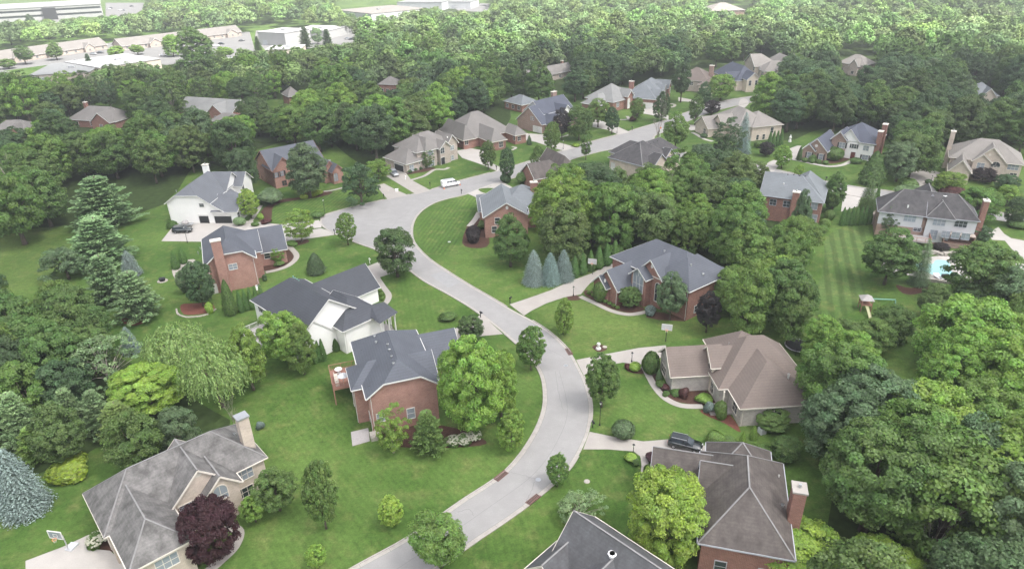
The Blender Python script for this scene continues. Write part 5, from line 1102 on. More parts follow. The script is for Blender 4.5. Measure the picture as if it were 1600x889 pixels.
def plant(kind, x, y, W, Ht, tone, label=None, group=None, jit=.12, var=None, lean=None):
    pl = PROTO[kind]; cm, tm, W0, H0, cl = pl[TR.randrange(len(pl))] if var is None else pl[var]
    col = np.array(COLR[tone])*(1+TR.uniform(-jit, jit)); col[0] *= 1+TR.uniform(-jit*.6, jit*.6); col = (*[float(v) for v in col], 1)
    sx = W/W0; sz = Ht/H0; rz = TR.uniform(0, 6.28)
    cat = CATS.get(kind, 'tree'); name = NAMES[kind]
    if tm is None:
        o = bpy.data.objects.new(name, cm); COL.objects.link(o); o.location = (x, y, 0); o.rotation_euler = (0, 0, rz); o.scale = (sx, sx, sz); o.color = col; tag(o, label, cat, group); root = o
    else:
        root = empty(name, (x, y, 0), rz, label, cat, group)
        root.scale = (sx, sx, sz)
        if lean: root.rotation_euler = (*lean, rz)
        t = bpy.data.objects.new('trunk', tm); COL.objects.link(t); t.parent = root
        if cm: c = bpy.data.objects.new('crown', cm); COL.objects.link(c); c.parent = root; c.color = col
    ALLT.append((root, x, y, W, Ht, kind, tone, label)); return root
CLEARF = {'broad': .06, 'big': .05, 'dense': .08, 'open': .1, 'sparse': .15, 'street': .1, 'pine': .03, 'spruce': .02, 'willow': .03, 'arbor': 0, 'conic': 0, 'shrub': 0, 'bush': 0, 'bare': .2}
def T(kind, tone, cx, cy, w, h, label, group=None, **kw):
    """a plant from where its crown stands in the picture: centre, width, height -> ground position and size in metres"""
    cf = CLEARF[kind]; al = TH+math.atan((cy-444.5)/FPX); z = 2.
    for _ in range(5):
        x, y = Q(cx, cy, z); s = P(x, y, z)[2]; W = w/s; hp = h/s
        Hc = math.sqrt(max((hp**2-(W*math.sin(al))**2), (.35*W)**2))/math.cos(al); Hc = min(Hc, 4.5*W)
        Ht = Hc/(1-cf); z = Ht-Hc/2
    return plant(kind, float(x), float(y), W, Ht, tone, label, group, **kw)
# ---- street and garden trees, one by one
G = 'young street trees on the lawns'
for a in [
 ('street', 'green', 540, 354, 36, 50, 'upright green tree on the lawn beside the cul-de-sac', G), ('broad', 'dark', 617, 391, 66, 80, 'dark spreading tree at the driveway mouth of the white decked house', G),
 ('dense', 'dark', 735, 511, 45, 42, 'round dark tree beside the driveway of the slate roofed brick house', G), ('street', 'green', 829, 539, 52, 70, 'green street tree on the outer curve of the road', G),
 ('street', 'bright', 799, 669, 46, 62, 'yellow green young tree inside the road bend', G), ('street', 'mid', 942, 590, 62, 84, 'full dense green tree beside the white topped street lamp', G),
 ('street', 'green', 871, 732, 38, 52, 'small green tree at the inner kerb near the bottom right lawn', G), ('street', 'lime', 611, 797, 44, 50, 'small lime green tree in a mulch ring left of the road', G),
 ('broad', 'green', 685, 848, 98, 96, 'green tree overhanging the road at the bottom edge', G), ('street', 'lime', 493, 866, 38, 40, 'small lime tree at the bottom edge left of the road', G),
 ('street', 'mid', 498, 766, 62, 106, 'tall dark green upright tree on the lower left lawn', None), ('street', 'bright', 881, 493, 34, 52, 'slender yellow green tree on the lawn of the arched window house', G),
 ('street', 'lime', 388, 316, 37, 44, 'bright lime tree beside the white open garage house', None), ('open', 'bright', 468, 353, 50, 44, 'light green spreading tree beside the cul-de-sac driveway', None),
 ('street', 'mid', 762, 240, 28, 42, 'green tree at the far kerb, left of the tall dark pair', G), ('street', 'deep', 792, 254, 28, 52, 'tall dark street tree above its round shrub, across from the island lawn', G),
 ('street', 'green', 840, 245, 23, 34, 'small green tree on the verge above the hidden brown roof', G), ('street', 'green', 862, 211, 30, 46, 'green tree beside the driveway of the navy roofed house', G),
 ('dense', 'mid', 905, 190, 44, 50, 'round tree on the lawn right of the navy roofed house', None), ('dense', 'purple', 878, 193, 32, 44, 'dark purple leaved tree beside the navy roofed house', None), ('dense', 'green', 935, 176, 44, 40, 'green tree at the left end of the pale hipped roof', None),
 ('street', 'deep', 957, 185, 26, 40, 'dark green tree on the driveway strip of the pale hipped house', G), ('open', 'green', 996, 168, 30, 34, 'green tree right of the tall arched entry', None), ('street', 'deep', 1035, 165, 28, 40, 'dark tree at the driveway between the arched entry house and its neighbour', G),
 ('dense', 'green', 1057, 205, 42, 54, 'dense rounded green tree at the street corner', G), ('bare', 'mid', 1029, 200, 24, 36, 'nearly leafless tree at the street junction', None), ('open', 'mid', 916, 226, 22, 40, 'thin green tree at the kerb below the navy roofed house', G),
 ('open', 'mid', 1088, 168, 30, 46, 'green tree by the side road below the brown hipped roof', G), ('broad', 'bright', 1128, 135, 46, 40, 'rounded bright tree in front of the far navy roof', None), ('dense', 'deep', 1100, 150, 24, 40, 'dark narrow tree in front of the brown hipped roof', None), ('dense', 'purple', 1113, 167, 28, 22, 'purplish round tree behind the driftwood roofed house', None),
 ('broad', 'bright', 1200, 150, 56, 66, 'large bright tree behind the driftwood roofed house', None), ('broad', 'deep', 1066, 128, 34, 56, 'tall dark tree left of the brown hipped roof', None),
 ('spruce', 'blue', 1163, 207, 28, 62, 'blue spruce in front of the cream walled house', None), ('open', 'deep', 1137, 220, 52, 52, 'dark green spreading tree left of the cream wall blue spruce', None), ('dense', 'deep', 1123, 198, 22, 22, 'small dark round tree against the cream walled house', None), ('dense', 'grey', 1098, 240, 42, 34, 'grey green low round tree below the driftwood roofed house', None),
 ('dense', 'purple', 1198, 232, 26, 22, 'purplish shrub like tree right of the blue spruce', None), ('street', 'bright', 1224, 243, 30, 34, 'lime tree at the mouth of the pale driveway, left of the two chimney house', G), ('open', 'lime', 1249, 265, 18, 18, 'little yellow green tree on the lawn below the two chimney house', G),
 ('conic', 'mid', 1366, 262, 36, 52, 'upright light green tree at the right front of the two chimney house', None), ('spruce', 'dark', 1357, 310, 36, 64, 'very dark spruce beside the pale garage court', None), ('arbor', 'arbor', 1369, 315, 12, 55, 'tall dark columnar evergreen right of the dark spruce', None), ('broad', 'grey', 1408, 250, 54, 62, 'grey green tree between the two chimney house and the cream house', None), ('broad', 'mid', 1435, 225, 40, 50, 'green tree behind the grey green one at the upper right', None),
 ('broad', 'mid', 1306, 300, 36, 58, 'green tree between the tall brick house and the garage court', None), ('broad', 'bright', 1484, 283, 46, 32, 'bright rounded tree in front of the slim chimney house', None), ('dense', 'purple', 1538, 272, 40, 24, 'dark purple spreading tree at the cream house door', None), ('dense', 'deep', 1574, 284, 40, 26, 'dark green bushy tree at the right front of the cream house', None),
 ('open', 'bright', 1578, 303, 40, 34, 'lime tree at the right edge behind the grey sided house', None), ('broad', 'green', 1532, 318, 66, 58, 'broad green tree right of the charcoal roof', None), ('dense', 'deep', 1590, 328, 34, 44, 'dark tree at the right edge by the side street', None), ('bush', 'pale', 1428, 300, 44, 16, 'pale green low shrub mass in front of the grey sided house', None), ('bush', 'mid', 1422, 287, 24, 16, 'green shrub by the curved driveway right of the garage court', None), ('bush', 'red', 1488, 299, 36, 12, 'reddish shrub bed behind the charcoal roof', None),
 ('street', 'grey', 1388, 342, 34, 44, 'blue green tree hiding the left wall of the grey sided house', None), ('dense', 'mid', 1393, 400, 92, 86, 'large round tree left of the swimming pool', None), ('dense', 'mid', 1537, 424, 112, 102, 'largest round tree, right of the swimming pool', None), ('spruce', 'grey', 1444, 408, 34, 72, 'thin grey conifer at the pool edge', None), ('broad', 'deep', 1530, 366, 36, 34, 'dark green small tree at the right corner of the grey sided house', None), ('dense', 'purple', 1471, 386, 26, 16, 'dark red shrub under the sun room', None),
 ('dense', 'olive', 1461, 472, 54, 56, 'olive green rounded tree below the pool', None), ('broad', 'dark', 1512, 468, 60, 50, 'dark tree below the largest round tree', None),
 ('broad', 'grey', 1252, 345, 36, 84, 'slender grey green tree against the tall red brick house', None),
 ('big', 'spring', 733, 600, 112, 152, 'large yellow green tree in front of the slate roofed brick house', None), ('big', 'spring', 781, 596, 62, 112, 'yellow green tree crowding the right side of the largest one inside the bend', None), ('open', 'bright', 611, 674, 56, 64, 'bright green tree at the brick gable wall', None), ('pine', 'mid', 668, 672, 66, 76, 'dark feathery conical tree at the brick gable wall', None),
 ('dense', 'grey', 1050, 462, 50, 70, 'oval grey green tree in front of the arched window house', None), ('dense', 'purple', 1107, 487, 44, 60, 'dark purple tree against the right wall of the arched window house', None), ('broad', 'green', 1170, 470, 80, 116, 'large green tree right of the arched window house', None), ('dense', 'mid', 984, 463, 38, 34, 'clipped round small tree at the white entry bay', None),
 ('broad', 'mid', 797, 377, 62, 76, 'green tree hiding the salmon brick wall', None), ('big', 'bright', 872, 332, 100, 128, 'big bright tree right of the salmon brick house', None), ('big', 'green', 958, 335, 84, 120, 'tall green tree second from the salmon brick house', None), ('broad', 'deep', 925, 280, 78, 60, 'dark tree in front of the hidden brown roof', None), ('broad', 'mid', 1012, 292, 84, 66, 'wide green tree below the charcoal hipped roof', None),
 ('broad', 'grey', 478, 266, 70, 78, 'olive tree in front of the gabled brick house', None), ('open', 'deep', 561, 283, 66, 66, 'dark tree on the lawn beyond the cul-de-sac', None), ('open', 'bright', 590, 263, 44, 34, 'light green small tree by the parked silver SUV', None), ('open', 'mid', 667, 250, 22, 22, 'small tree at the arched entrance, left of the white van', None), ('bush', 'grey', 420, 308, 42, 26, 'wide grey green rounded bush by the curved path', None), ('broad', 'deep', 378, 262, 42, 66, 'dark tree right of the white house roof', None),
 ('dense', 'deep', 308, 440, 54, 70, 'dense dark round tree beside the tall chimney', None), ('conic', 'mid', 355, 464, 22, 56, 'thin young conifer below the tall brick chimney', None), ('conic', 'deep', 492, 411, 28, 34, 'dark cone shaped shrub on the lawn behind the white decked house', None), ('dense', 'bright', 432, 396, 28, 26, 'small bright round tree at the garage wing of the pink brick house', None), ('bush', 'grey', 285, 442, 22, 34, 'pale grey green bush left of the dense dark round tree', None),
 ('big', 'maroon', 325, 825, 96, 104, 'round maroon tree at the cream brick house entrance', None), ('dense', 'mid', 430, 765, 74, 74, 'bushy green tree right of the cream brick house', None), ('dense', 'bright', 395, 795, 42, 44, 'small bright bushy tree between the maroon tree and the cream wall', None), ('spruce', 'blue', 277, 883, 30, 26, 'little blue spruce at the bottom edge', None),
 ('sparse', 'pale', 905, 792, 78, 50, 'thin pale leaved tree on the lawn above the cut off house', None), ('big', 'lime', 1042, 802, 136, 150, 'large yellow green tree between the two bottom right roofs', None), ('big', 'lime', 1254, 866, 150, 110, 'large lime tree at the bottom edge below the side chimney', None), ('big', 'lime', 1390, 893, 130, 70, 'low lime crown at the bottom edge, right of the larger lime tree', None), ('bush', 'maroon', 1021, 713, 28, 20, 'round maroon shrub at the driveway of the umber roofed house', None),
 ('spruce', 'blue', 20, 748, 80, 106, 'big silvery blue spruce at the left edge', None), ('spruce', 'blue', 201, 410, 32, 40, 'blue spruce beside the mulch ring of the left pines', None), ('spruce', 'blue', 200, 530, 30, 42, 'blue spruce above the willow', None),
 ('pine', 'pine', 155, 312, 108, 88, 'tall feathery white pine at the top of the left pine group', 'feathery pines on the left lawn'), ('pine', 'pine', 152, 372, 108, 84, 'second feathery pine, below the tallest', 'feathery pines on the left lawn'), ('pine', 'pine', 163, 432, 74, 80, 'narrow feathery pine in the middle of the left pine group', 'feathery pines on the left lawn'), ('pine', 'pine', 207, 458, 84, 84, 'feathery pine nearest the red mulch ring', 'feathery pines on the left lawn'),
 ('open', 'grey', 98, 408, 74, 56, 'greyish bushy tree left of the pines', None), ('sparse', 'pale', 160, 562, 100, 92, 'pale tree with visible white trunk left of the willow', None), ('big', 'lime', 228, 603, 126, 92, 'dense lime green tree in front of the willow', None), ('willow', 'willow', 278, 545, 116, 94, 'weeping willow at the lawn edge', 'weeping willows'), ('willow', 'willow', 335, 582, 112, 118, 'second weeping willow, lower and darker, right of the first', 'weeping willows'),
 ('broad', 'bright', 385, 560, 66, 96, 'light green tree right of the willows', None), ('big', 'bright', 446, 528, 78, 92, 'bright green tree overhanging the deck of the white house', None), ('broad', 'green', 468, 545, 50, 76, 'green tree right of the one overhanging the deck', None),
 ('bare', 'mid', 362, 648, 22, 30, 'sparse small tree behind the cream chimney', None), ('broad', 'grey', 276, 668, 66, 74, 'grey green tree behind the cream brick house', None), ('dense', 'bluegreen', 217, 690, 48, 40, 'dark blue green rounded tree beside the back lawn', None),
 ('pine', 'pine', 108, 640, 60, 80, 'soft pine between the wood and the back lawn', None), ('pine', 'pine', 150, 640, 60, 76, 'soft pine right of its twin behind the back lawn', None), ('pine', 'olive', 185, 655, 80, 76, 'yellowish feathery pine behind the cream brick house', None), ('dense', 'olive', 90, 680, 86, 100, 'broad olive tree above the yellow shrub', None), ('pine', 'pine', 25, 650, 70, 90, 'feathery pine behind the big blue spruce', None), ('pine', 'green', 50, 690, 60, 60, 'bright feathery pine beside the big blue spruce', None),
 ('street', 'grey', 1278, 335, 10, 14, 'tiny round tree by the tall brick wall', None)]:
    kind, tone, cx, cy, w, h, lab, grp = a; T(kind, tone, cx, cy, w, h, lab, grp)
GR = 'tall trees at the edge of the lower right wood'
for a in [('big', 'green', 1315, 600, 138, 148, 'huge rounded tree right of the brown roofed house'), ('big', 'mid', 1372, 745, 190, 200, 'largest crown of the lower right wood, across the grass from the side chimney'), ('big', 'bright', 1290, 532, 66, 76, 'yellow green tree right of the trampoline'), ('big', 'grey', 1432, 640, 150, 116, 'wide grey green crown behind the largest of the lower right wood'), ('big', 'spring', 1492, 580, 112, 130, 'bright domed tree below the pool lawn'),
          ('big', 'green', 1563, 578, 92, 92, 'fresh green tree right of the bright domed one'), ('big', 'bright', 1590, 655, 84, 110, 'yellow green tree at the right edge, below middle'), ('broad', 'mid', 1205, 655, 60, 44, 'low bushy tree at the right wall of the brown roofed house'), ('broad', 'mid', 1238, 488, 62, 98, 'green tree above the trampoline'), ('broad', 'mid', 1228, 700, 50, 44, 'bushy tree behind the umber roofed house')]:
    T(*a[:6], a[6], GR)
# shrubs
GS = 'garden shrubs in the beds'
for a in [
 ('bush', 'yellow', 108, 731, 56, 28, 'yellow green spreading shrub at the edge of the back lawn'), ('shrub', 'grey', 975, 671, 32, 30, 'round grey green clipped shrub beside the bottom right driveway'), ('shrub', 'mid', 1017, 567, 27, 36, 'tall rounded evergreen at the corner of the brown roofed house'), ('shrub', 'lime', 992, 573, 18, 14, 'lime ball shrub at the brown roofed house driveway'), ('bush', 'red', 981, 573, 9, 9, 'small red shrub left of the lime ball'),
 ('shrub', 'mid', 1032, 599, 15, 12, 'green ball in the planted bed by the pale brick wing'), ('bush', 'red', 1039, 605, 13, 11, 'red leaved ball in the planted bed by the pale brick wing'), ('bush', 'mid', 1041, 615, 12, 9, 'low green shrub at the tip of the planted bed'), ('bush', 'mid', 1057, 612, 18, 11, 'low dark shrub in the middle of the planted bed'), ('bush', 'red', 1069, 613, 15, 16, 'largest red shrub under the pale brick wing'), ('bush', 'bright', 1100, 622, 24, 17, 'bright round shrub near the porch of the brown roofed house'),
 ('bush', 'blue', 1108, 637, 17, 18, 'small silver blue spruce shrub at the path end'), ('bush', 'mid', 1127, 640, 22, 26, 'green bush left of the pale brick gable'), ('conic', 'grey', 1030, 585, 10, 18, 'small grey cone shrub between the tall evergreen and the bed'),
 ('conic', 'bright', 1161, 683, 10, 20, 'small pointed shrub at the pale brick wall'), ('conic', 'bright', 1178, 675, 12, 22, 'pointed shrub right of the small one at the pale brick wall'), ('bush', 'green', 1118, 683, 26, 22, 'green bush beyond the parked black SUV'), ('bush', 'mid', 1140, 690, 26, 16, 'low green bush right of the one beyond the black SUV'),
 ('shrub', 'mid', 937, 456, 20, 32, 'tall clipped evergreen at the driveway corner of the arched window house'), ('bush', 'blue', 1017, 485, 19, 15, 'blue grey shrub at the end of the curved path'), ('bush', 'lime', 985, 715, 20, 16, 'lime shrub at the umber roofed house driveway'), ('bush', 'mid', 994, 722, 12, 12, 'green shrub right of the lime one'), ('bush', 'green', 1017, 735, 20, 26, 'green shrubs under the front wall of the umber roofed house'),
 ('bush', 'mid', 699, 495, 28, 16, 'low rounded bush alone on the lawn behind the white decked house'), ('shrub', 'mid', 496, 335, 20, 11, 'clipped green mound beside the street lamp'), ('bush', 'yellow', 480, 332, 9, 7, 'little yellow shrub left of the clipped mound'), ('bush', 'yellow', 475, 307, 11, 9, 'yellow ball under the olive tree'), ('bush', 'yellow', 495, 302, 20, 7, 'yellow low hedge right of the olive tree trunk'), ('bush', 'lime', 407, 338, 11, 9, 'lime ball beside the curved path of the white house'), ('bush', 'mid', 399, 350, 11, 7, 'green ball beside the curved path of the white house'), ('bush', 'red', 416, 346, 16, 9, 'dark red mound beside the curved path of the white house'), ('shrub', 'pale', 374, 345, 19, 14, 'pale flowering ball at the garage corner of the white house'),
 ('bush', 'mid', 268, 351, 16, 12, 'round green shrub at the left corner of the white garage wall'), ('bush', 'green', 456, 380, 18, 8, 'low shrubs under the light spreading tree'), ('bush', 'mid', 436, 412, 16, 8, 'low shrub under the garage wing of the pink brick house'), ('bush', 'lime', 327, 481, 14, 16, 'yellow green bush below the dense dark round tree'),
 ('bush', 'lime', 897, 231, 0, 0, ''), ('shrub', 'deep', 790, 278, 17, 14, 'dark round shrub at the foot of the tall dark street tree'), ('bush', 'mid', 815, 279, 20, 18, 'green bush right of the dark round shrub'), ('bush', 'purple', 740, 366, 26, 24, 'purplish bush at the left of the salmon brick house'), ('bush', 'mid', 752, 352, 14, 14, 'green bush against the salmon brick house'), ('shrub', 'mid', 995, 178, 12, 11, 'clipped ball in front of the tall arched entry'), ('bush', 'red', 989, 186, 11, 8, 'small red leaved ball on a stem on the pale hipped house lawn'), ('bush', 'yellow', 900, 227, 12, 5, 'yellow flowers beside the driveway of the navy roofed house'), ('conic', 'deep', 827, 219, 8, 15, 'small dark cone shrub left of the navy house driveway'),
 ('conic', 'dark', 1250, 240, 8, 22, 'dark narrow cone at the garage corner of the two chimney house'), ('shrub', 'mid', 1305, 240, 27, 21, 'large round green shrub under the arched bay of the two chimney house'), ('bush', 'mid', 1270, 247, 11, 10, 'green shrub between the two shuttered windows'), ('bush', 'mid', 1338, 251, 16, 9, 'low shrub right of the red front door'), ('shrub', 'mid', 1184, 226, 11, 10, 'clipped shrub below the cream wall, left one'), ('shrub', 'mid', 1192, 225, 9, 9, 'clipped shrub below the cream wall, right one'), ('bush', 'deep', 1100, 212, 10, 7, 'low shrub at the curved path of the cream walled house'),
 ('shrub', 'mid', 1298, 322, 12, 12, 'first of the round shrubs along the tall brick wall, farthest'), ('shrub', 'mid', 1296, 336, 16, 16, 'larger round shrub second along the tall brick wall'), ('shrub', 'green', 1289, 348, 16, 14, 'third round shrub along the tall brick wall'), ('shrub', 'green', 1285, 358, 16, 14, 'fourth round shrub along the tall brick wall'), ('shrub', 'mid', 1278, 366, 16, 14, 'nearest round shrub along the tall brick wall'),
 ('bush', 'lime', 585, 488, 0, 0, ''), ('bush', 'green', 1515, 268, 14, 12, 'green shrub under the arched window of the cream house'), ('bush', 'deep', 1451, 284, 10, 8, 'dark ball at the curved driveway of the cream house'), ('shrub', 'mid', 1590, 349, 30, 12, 'green mound by the white court at the right edge'), ('bush', 'blue', 406, 664, 12, 13, 'tiny blue spruce alone on the lawn'), ('bush', 'mid', 520, 470, 0, 0, '')]:
    kind, tone, cx, cy, w, h, lab = a
    if w: T(kind, tone, cx, cy, w, h, lab, GS)
def rowof(kind, tone, p0, p1, n, w, h, lab, grp):
    for k in range(n):
        t = k/max(1, n-1); wv = TR.uniform(.93, 1.07)
        T(kind, tone, p0[0]+(p1[0]-p0[0])*t, p0[1]+(p1[1]-p0[1])*t, w*wv, h*wv, lab, grp)
rowof('arbor', 'arbor', (374, 470), (408, 461), 5, 11, 34, 'columnar evergreen in the row between the pink brick and white houses', 'evergreens between the pink brick and white houses')
rowof('arbor', 'arbor', (490, 550), (503, 546), 3, 11, 34, 'columnar evergreen behind the white decked house', 'evergreens behind the white decked house')
rowof('arbor', 'arbor', (272, 406), (284, 399), 2, 13, 27, 'pointed evergreen at the stone patio of the pink brick house', 'evergreens at the stone patio')
rowof('arbor', 'arbor', (898, 416), (961, 392), 6, 15, 34, 'pointed evergreen in the row behind the silver blue spruces', 'pointed evergreens along the driveway')
rowof('arbor', 'arbor', (1318, 338), (1360, 336), 7, 9, 28, 'tight evergreen hedge plant at the end of the garage court', 'evergreen hedge at the garage court')
rowof('arbor', 'arbor', (1203, 219), (1221, 215), 4, 8, 26, 'columnar evergreen at the right corner of the cream walled house', 'evergreens beside the cream walled house')
for k, (x, y, w, h) in enumerate(((834, 416, 38, 54), (860, 418, 36, 49), (881, 413, 34, 49))): T('spruce', 'blue', x, y, w, h, ['left one of the three silver blue spruces in a row', 'middle one of the three silver blue spruces in a row', 'right one of the three silver blue spruces in a row'][k], 'three blue spruces in a row')
rowof('shrub', 'mid', (583, 500), (548, 524), 5, 9, 8, 'small clipped shrub around the columned porch of the white house', 'clipped shrubs round the porch')
rowof('conic', 'arbor', (546, 524), (524, 538), 3, 12, 20, 'small cone shrub below the white wall near the columned porch', 'cone shrubs below the white wall')
rowof('shrub', 'green', (593, 453), (598, 466), 3, 7, 7, 'small clipped shrub at the front path of the white decked house', 'clipped shrubs at the front path')
rowof('shrub', 'green', (920, 457), (965, 480), 8, 7, 6, 'small clipped shrub in the curved bed of the arched window house', 'clipped shrubs in the curved bed')
rowof('shrub', 'mid', (1258, 250), (1290, 254), 4, 9, 7, 'small clipped shrub under the shuttered windows', 'clipped shrubs under the shuttered windows')
rowof('bush', 'deep', (640, 268), (690, 252), 7, 8, 5, 'low dark shrub along the front of the beige brick house', 'low hedge in front of the beige brick house')
rowof('shrub', 'deep', (410, 425), (414, 436), 4, 7, 7, 'small clipped shrub beside the white side door of the pink brick house', 'clipped shrubs at the side door')
rowof('bush', 'mid', (1158, 700), (1230, 706), 5, 22, 18, 'loose green shrub in the hedge behind the umber roofed house', 'shrubs behind the umber roofed house')
# hydrangeas: white flower heads over leaves
for cx, cy, w, h, lab in ((708, 688, 22, 17, 'white flowering hydrangea, left one of three under the large yellow green tree'), (725, 686, 24, 19, 'white flowering hydrangea, middle one of three under the large yellow green tree'), (742, 681, 22, 18, 'white flowering hydrangea, right one of three under the large yellow green tree'), (151, 843, 30, 26, 'white flowering hydrangea by the garage driveway of the cream house')):
    o = T('bush', 'mid', cx, cy, w, h, lab, 'white flowering hydrangeas'); sc = o.scale
    rs = np.random.RandomState(3); n = 2600; heads = unit(rs, 150)*np.array([1.0, 1.0, .98]); heads[:, 2] = np.abs(heads[:, 2]); hid = rs.randint(0, 120, n); p = heads[hid]+unit(rs, n)*.09; p[:, 2] = .9+p[:, 2]*.95
    nn = unit(rs, n)*.7+heads[hid]; nn /= np.linalg.norm(nn, axis=1)[:, None]
    fl = bpy.data.objects.new('flowers', leaf_mesh('flowers', p, nn, np.full(n, .11), np.tile([1., .5, 1.], (n, 1)), 'flower_white')); COL.objects.link(fl); fl.parent = o
# ---- woods: trees scattered over the ground inside outlines, each one its own object
def inpoly(x, y, poly):
    c = False; j = len(poly)-1
    for i in range(len(poly)):
        xi, yi = poly[i]; xj, yj = poly[j]
        if (yi > y) != (yj > y) and x < (xj-xi)*(y-yi)/(yj-yi)+xi: c = not c
        j = i
    return c
PLACED = [(t[1], t[2], t[3]) for t in ALLT]
hb = []
for h in HOUSES:
    for b in h.B:
        if b[1]-b[0] < 55: hb.append((h, b))
def near_house(x, y, r):
    for h, b in hb:
        q = np.array([x, y])-h.o; lx, ly = float(q @ h.e), float(q @ h.n)
        if b[0]-r < lx < b[1]+r and b[2]-r < ly < b[3]+r: return True
    return False
# things that the photo shows uncovered: (polygon in picture)
CLEAR = [[(95, 262), (225, 262), (245, 500), (170, 512), (105, 440)], [(165, 558), (225, 520), (395, 505), (395, 630), (300, 645), (185, 650)], [(592, 118), (624, 118), (624, 144), (592, 144)], [(444, 134), (476, 134), (476, 164), (444, 164)], [(104, 164), (214, 162), (214, 196), (104, 198)], [(1240, 680), (1290, 680), (1284, 800), (1240, 800)], [(-60, 700), (80, 690), (95, 770), (60, 850), (-60, 850)], [(0, 186), (60, 184), (60, 208), (0, 212)], [(104, 168), (160, 166), (160, 186), (118, 190)], [(192, 166), (212, 168), (210, 184), (192, 184)], [(274, 156), (368, 152), (368, 186), (340, 190), (310, 174), (274, 172)], [(384, 160), (414, 158), (412, 176), (384, 178)], [(596, 122), (622, 122), (622, 134), (596, 134)], [(448, 138), (474, 138), (474, 154), (450, 154)],
  [(780, 140), (816, 142), (812, 170), (782, 164)], [(822, 112), (900, 96), (902, 112), (840, 128), (822, 126)], [(1302, 70), (1366, 72), (1366, 100), (1345, 116), (1312, 112)], [(1237, 70), (1262, 72), (1262, 88), (1237, 88)], [(1505, 124), (1574, 126), (1570, 152), (1540, 152), (1505, 138)], [(1578, 100), (1592, 100), (1592, 120), (1576, 114)],
  [(0, 362), (95, 340), (118, 380), (70, 420), (66, 452), (0, 462)], [(258, 250), (385, 250), (385, 360), (262, 362)], [(210, 330), (262, 320), (262, 380), (300, 470), (330, 500), (240, 520), (215, 500), (225, 430), (212, 395)],
  [(396, 220), (545, 220), (600, 262), (640, 240), (598, 230), (700, 185), (780, 165), (805, 150), (880, 145), (912, 160), (912, 140), (960, 125), (1060, 112), (1070, 98), (1140, 88), (1215, 76), (1222, 112), (1180, 150), (1230, 190), (1232, 240), (1040, 235), (900, 260), (830, 290), (830, 360), (740, 400), (400, 400)],
  [(1235, 190), (1400, 188), (1400, 270), (1235, 262)], [(1462, 214), (1600, 214), (1600, 300), (1462, 300)], [(945, 215), (1070, 215), (1070, 262), (1000, 268), (960, 270), (945, 250)], [(1195, 262), (1305, 262), (1330, 290), (1320, 340), (1282, 374), (1262, 350), (1195, 310)],
  [(1270, 375), (1330, 345), (1420, 345), (1500, 480), (1530, 500), (1430, 520), (1440, 560), (1420, 605), (1385, 592), (1370, 545), (1310, 500), (1264, 520), (1262, 480), (1285, 430)],
  [(1360, 300), (1600, 330), (1600, 460), (1480, 470), (1430, 455), (1345, 440)], [(920, 380), (1125, 380), (1130, 430), (1100, 510), (1220, 530), (1245, 600), (1240, 660), (1160, 680), (920, 680)], [(830, 430), (925, 430), (925, 640), (830, 640)], [(940, 690), (1250, 690), (1250, 889), (900, 889)],
  [(1235, 660), (1285, 690), (1278, 790), (1235, 780)], [(380, 400), (700, 400), (720, 560), (400, 560)], [(330, 545), (400, 640), (320, 660), (410, 700), (450, 889), (0, 889), (0, 810), (80, 770), (90, 745), (150, 690), (200, 720), (240, 700), (370, 650)]]
COMM = [(-50, -5), (226, -5), (226, 18), (168, 24), (100, 28), (-50, 36)]
COMM2 = [(-50, 82), (170, 60), (200, 64), (380, 44), (400, 28), (452, 30), (515, 40), (560, 46), (550, 64), (470, 74), (420, 76), (380, 76), (270, 92), (150, 104), (130, 114), (-50, 110)]
COMM3 = [(522, -5), (770, -5), (768, 16), (712, 16), (690, 10), (612, 20), (585, 26), (525, 14)]
COMM4 = [(1104, -5), (1172, -5), (1172, 16), (1108, 16)]
def blocked(cx, cy, wpx, hpx, own):
    for poly in CLEAR+[COMM, COMM2, COMM3, COMM4]:
        for ax, ay in ((0, 0), (0, -.38), (-.36, 0), (.36, 0), (0, .3)):
            if inpoly(cx+ax*wpx, cy+ay*hpx, poly): return True
    return False
WOODS = []
def wood(poly, spacing, wr, hr, tones, tag_, maxn=999, kinds=('broad',), seed=1, clear=True, zc=7.):
    r = random.Random(seed); g = [Q(*p, zc) for p in poly]; xs = [q[0] for q in g]; ys = [q[1] for q in g]; out = []
    gp = [(q[0], q[1]) for q in g]
    A = abs(sum(gp[i][0]*gp[i-1][1]-gp[i-1][0]*gp[i][1] for i in range(len(gp))))/2
    for _ in range(int(A/spacing**2*14)):
        x, y = r.uniform(min(xs), max(xs)), r.uniform(min(ys), max(ys))
        if not inpoly(x, y, gp): continue
        W = r.uniform(*wr); H = W*r.uniform(*hr)
        if any((x-a)**2+(y-b)**2 < (spacing*.5+min(c, 9)*.22)**2 for a, b, c in PLACED[-1500:]): continue
        if near_house(x, y, 1.8): continue
        cx, cy, s = P(x, y, H*.55)
        if clear and blocked(cx, cy, W*s, H*s*.9, None): continue
        PLACED.append((x, y, W)); out.append((x, y, W, H, r.choice(kinds), r.choice(tones), tag_))
        if len(out) >= maxn: break
    return out
MIX = ['dark', 'deep', 'mid', 'mid', 'green', 'grey', 'olive', 'mid', 'green', 'bright', 'spring', 'green']
LITE = ['mid', 'green', 'green', 'bright', 'bright', 'grey', 'pale', 'mid']
w_ = []
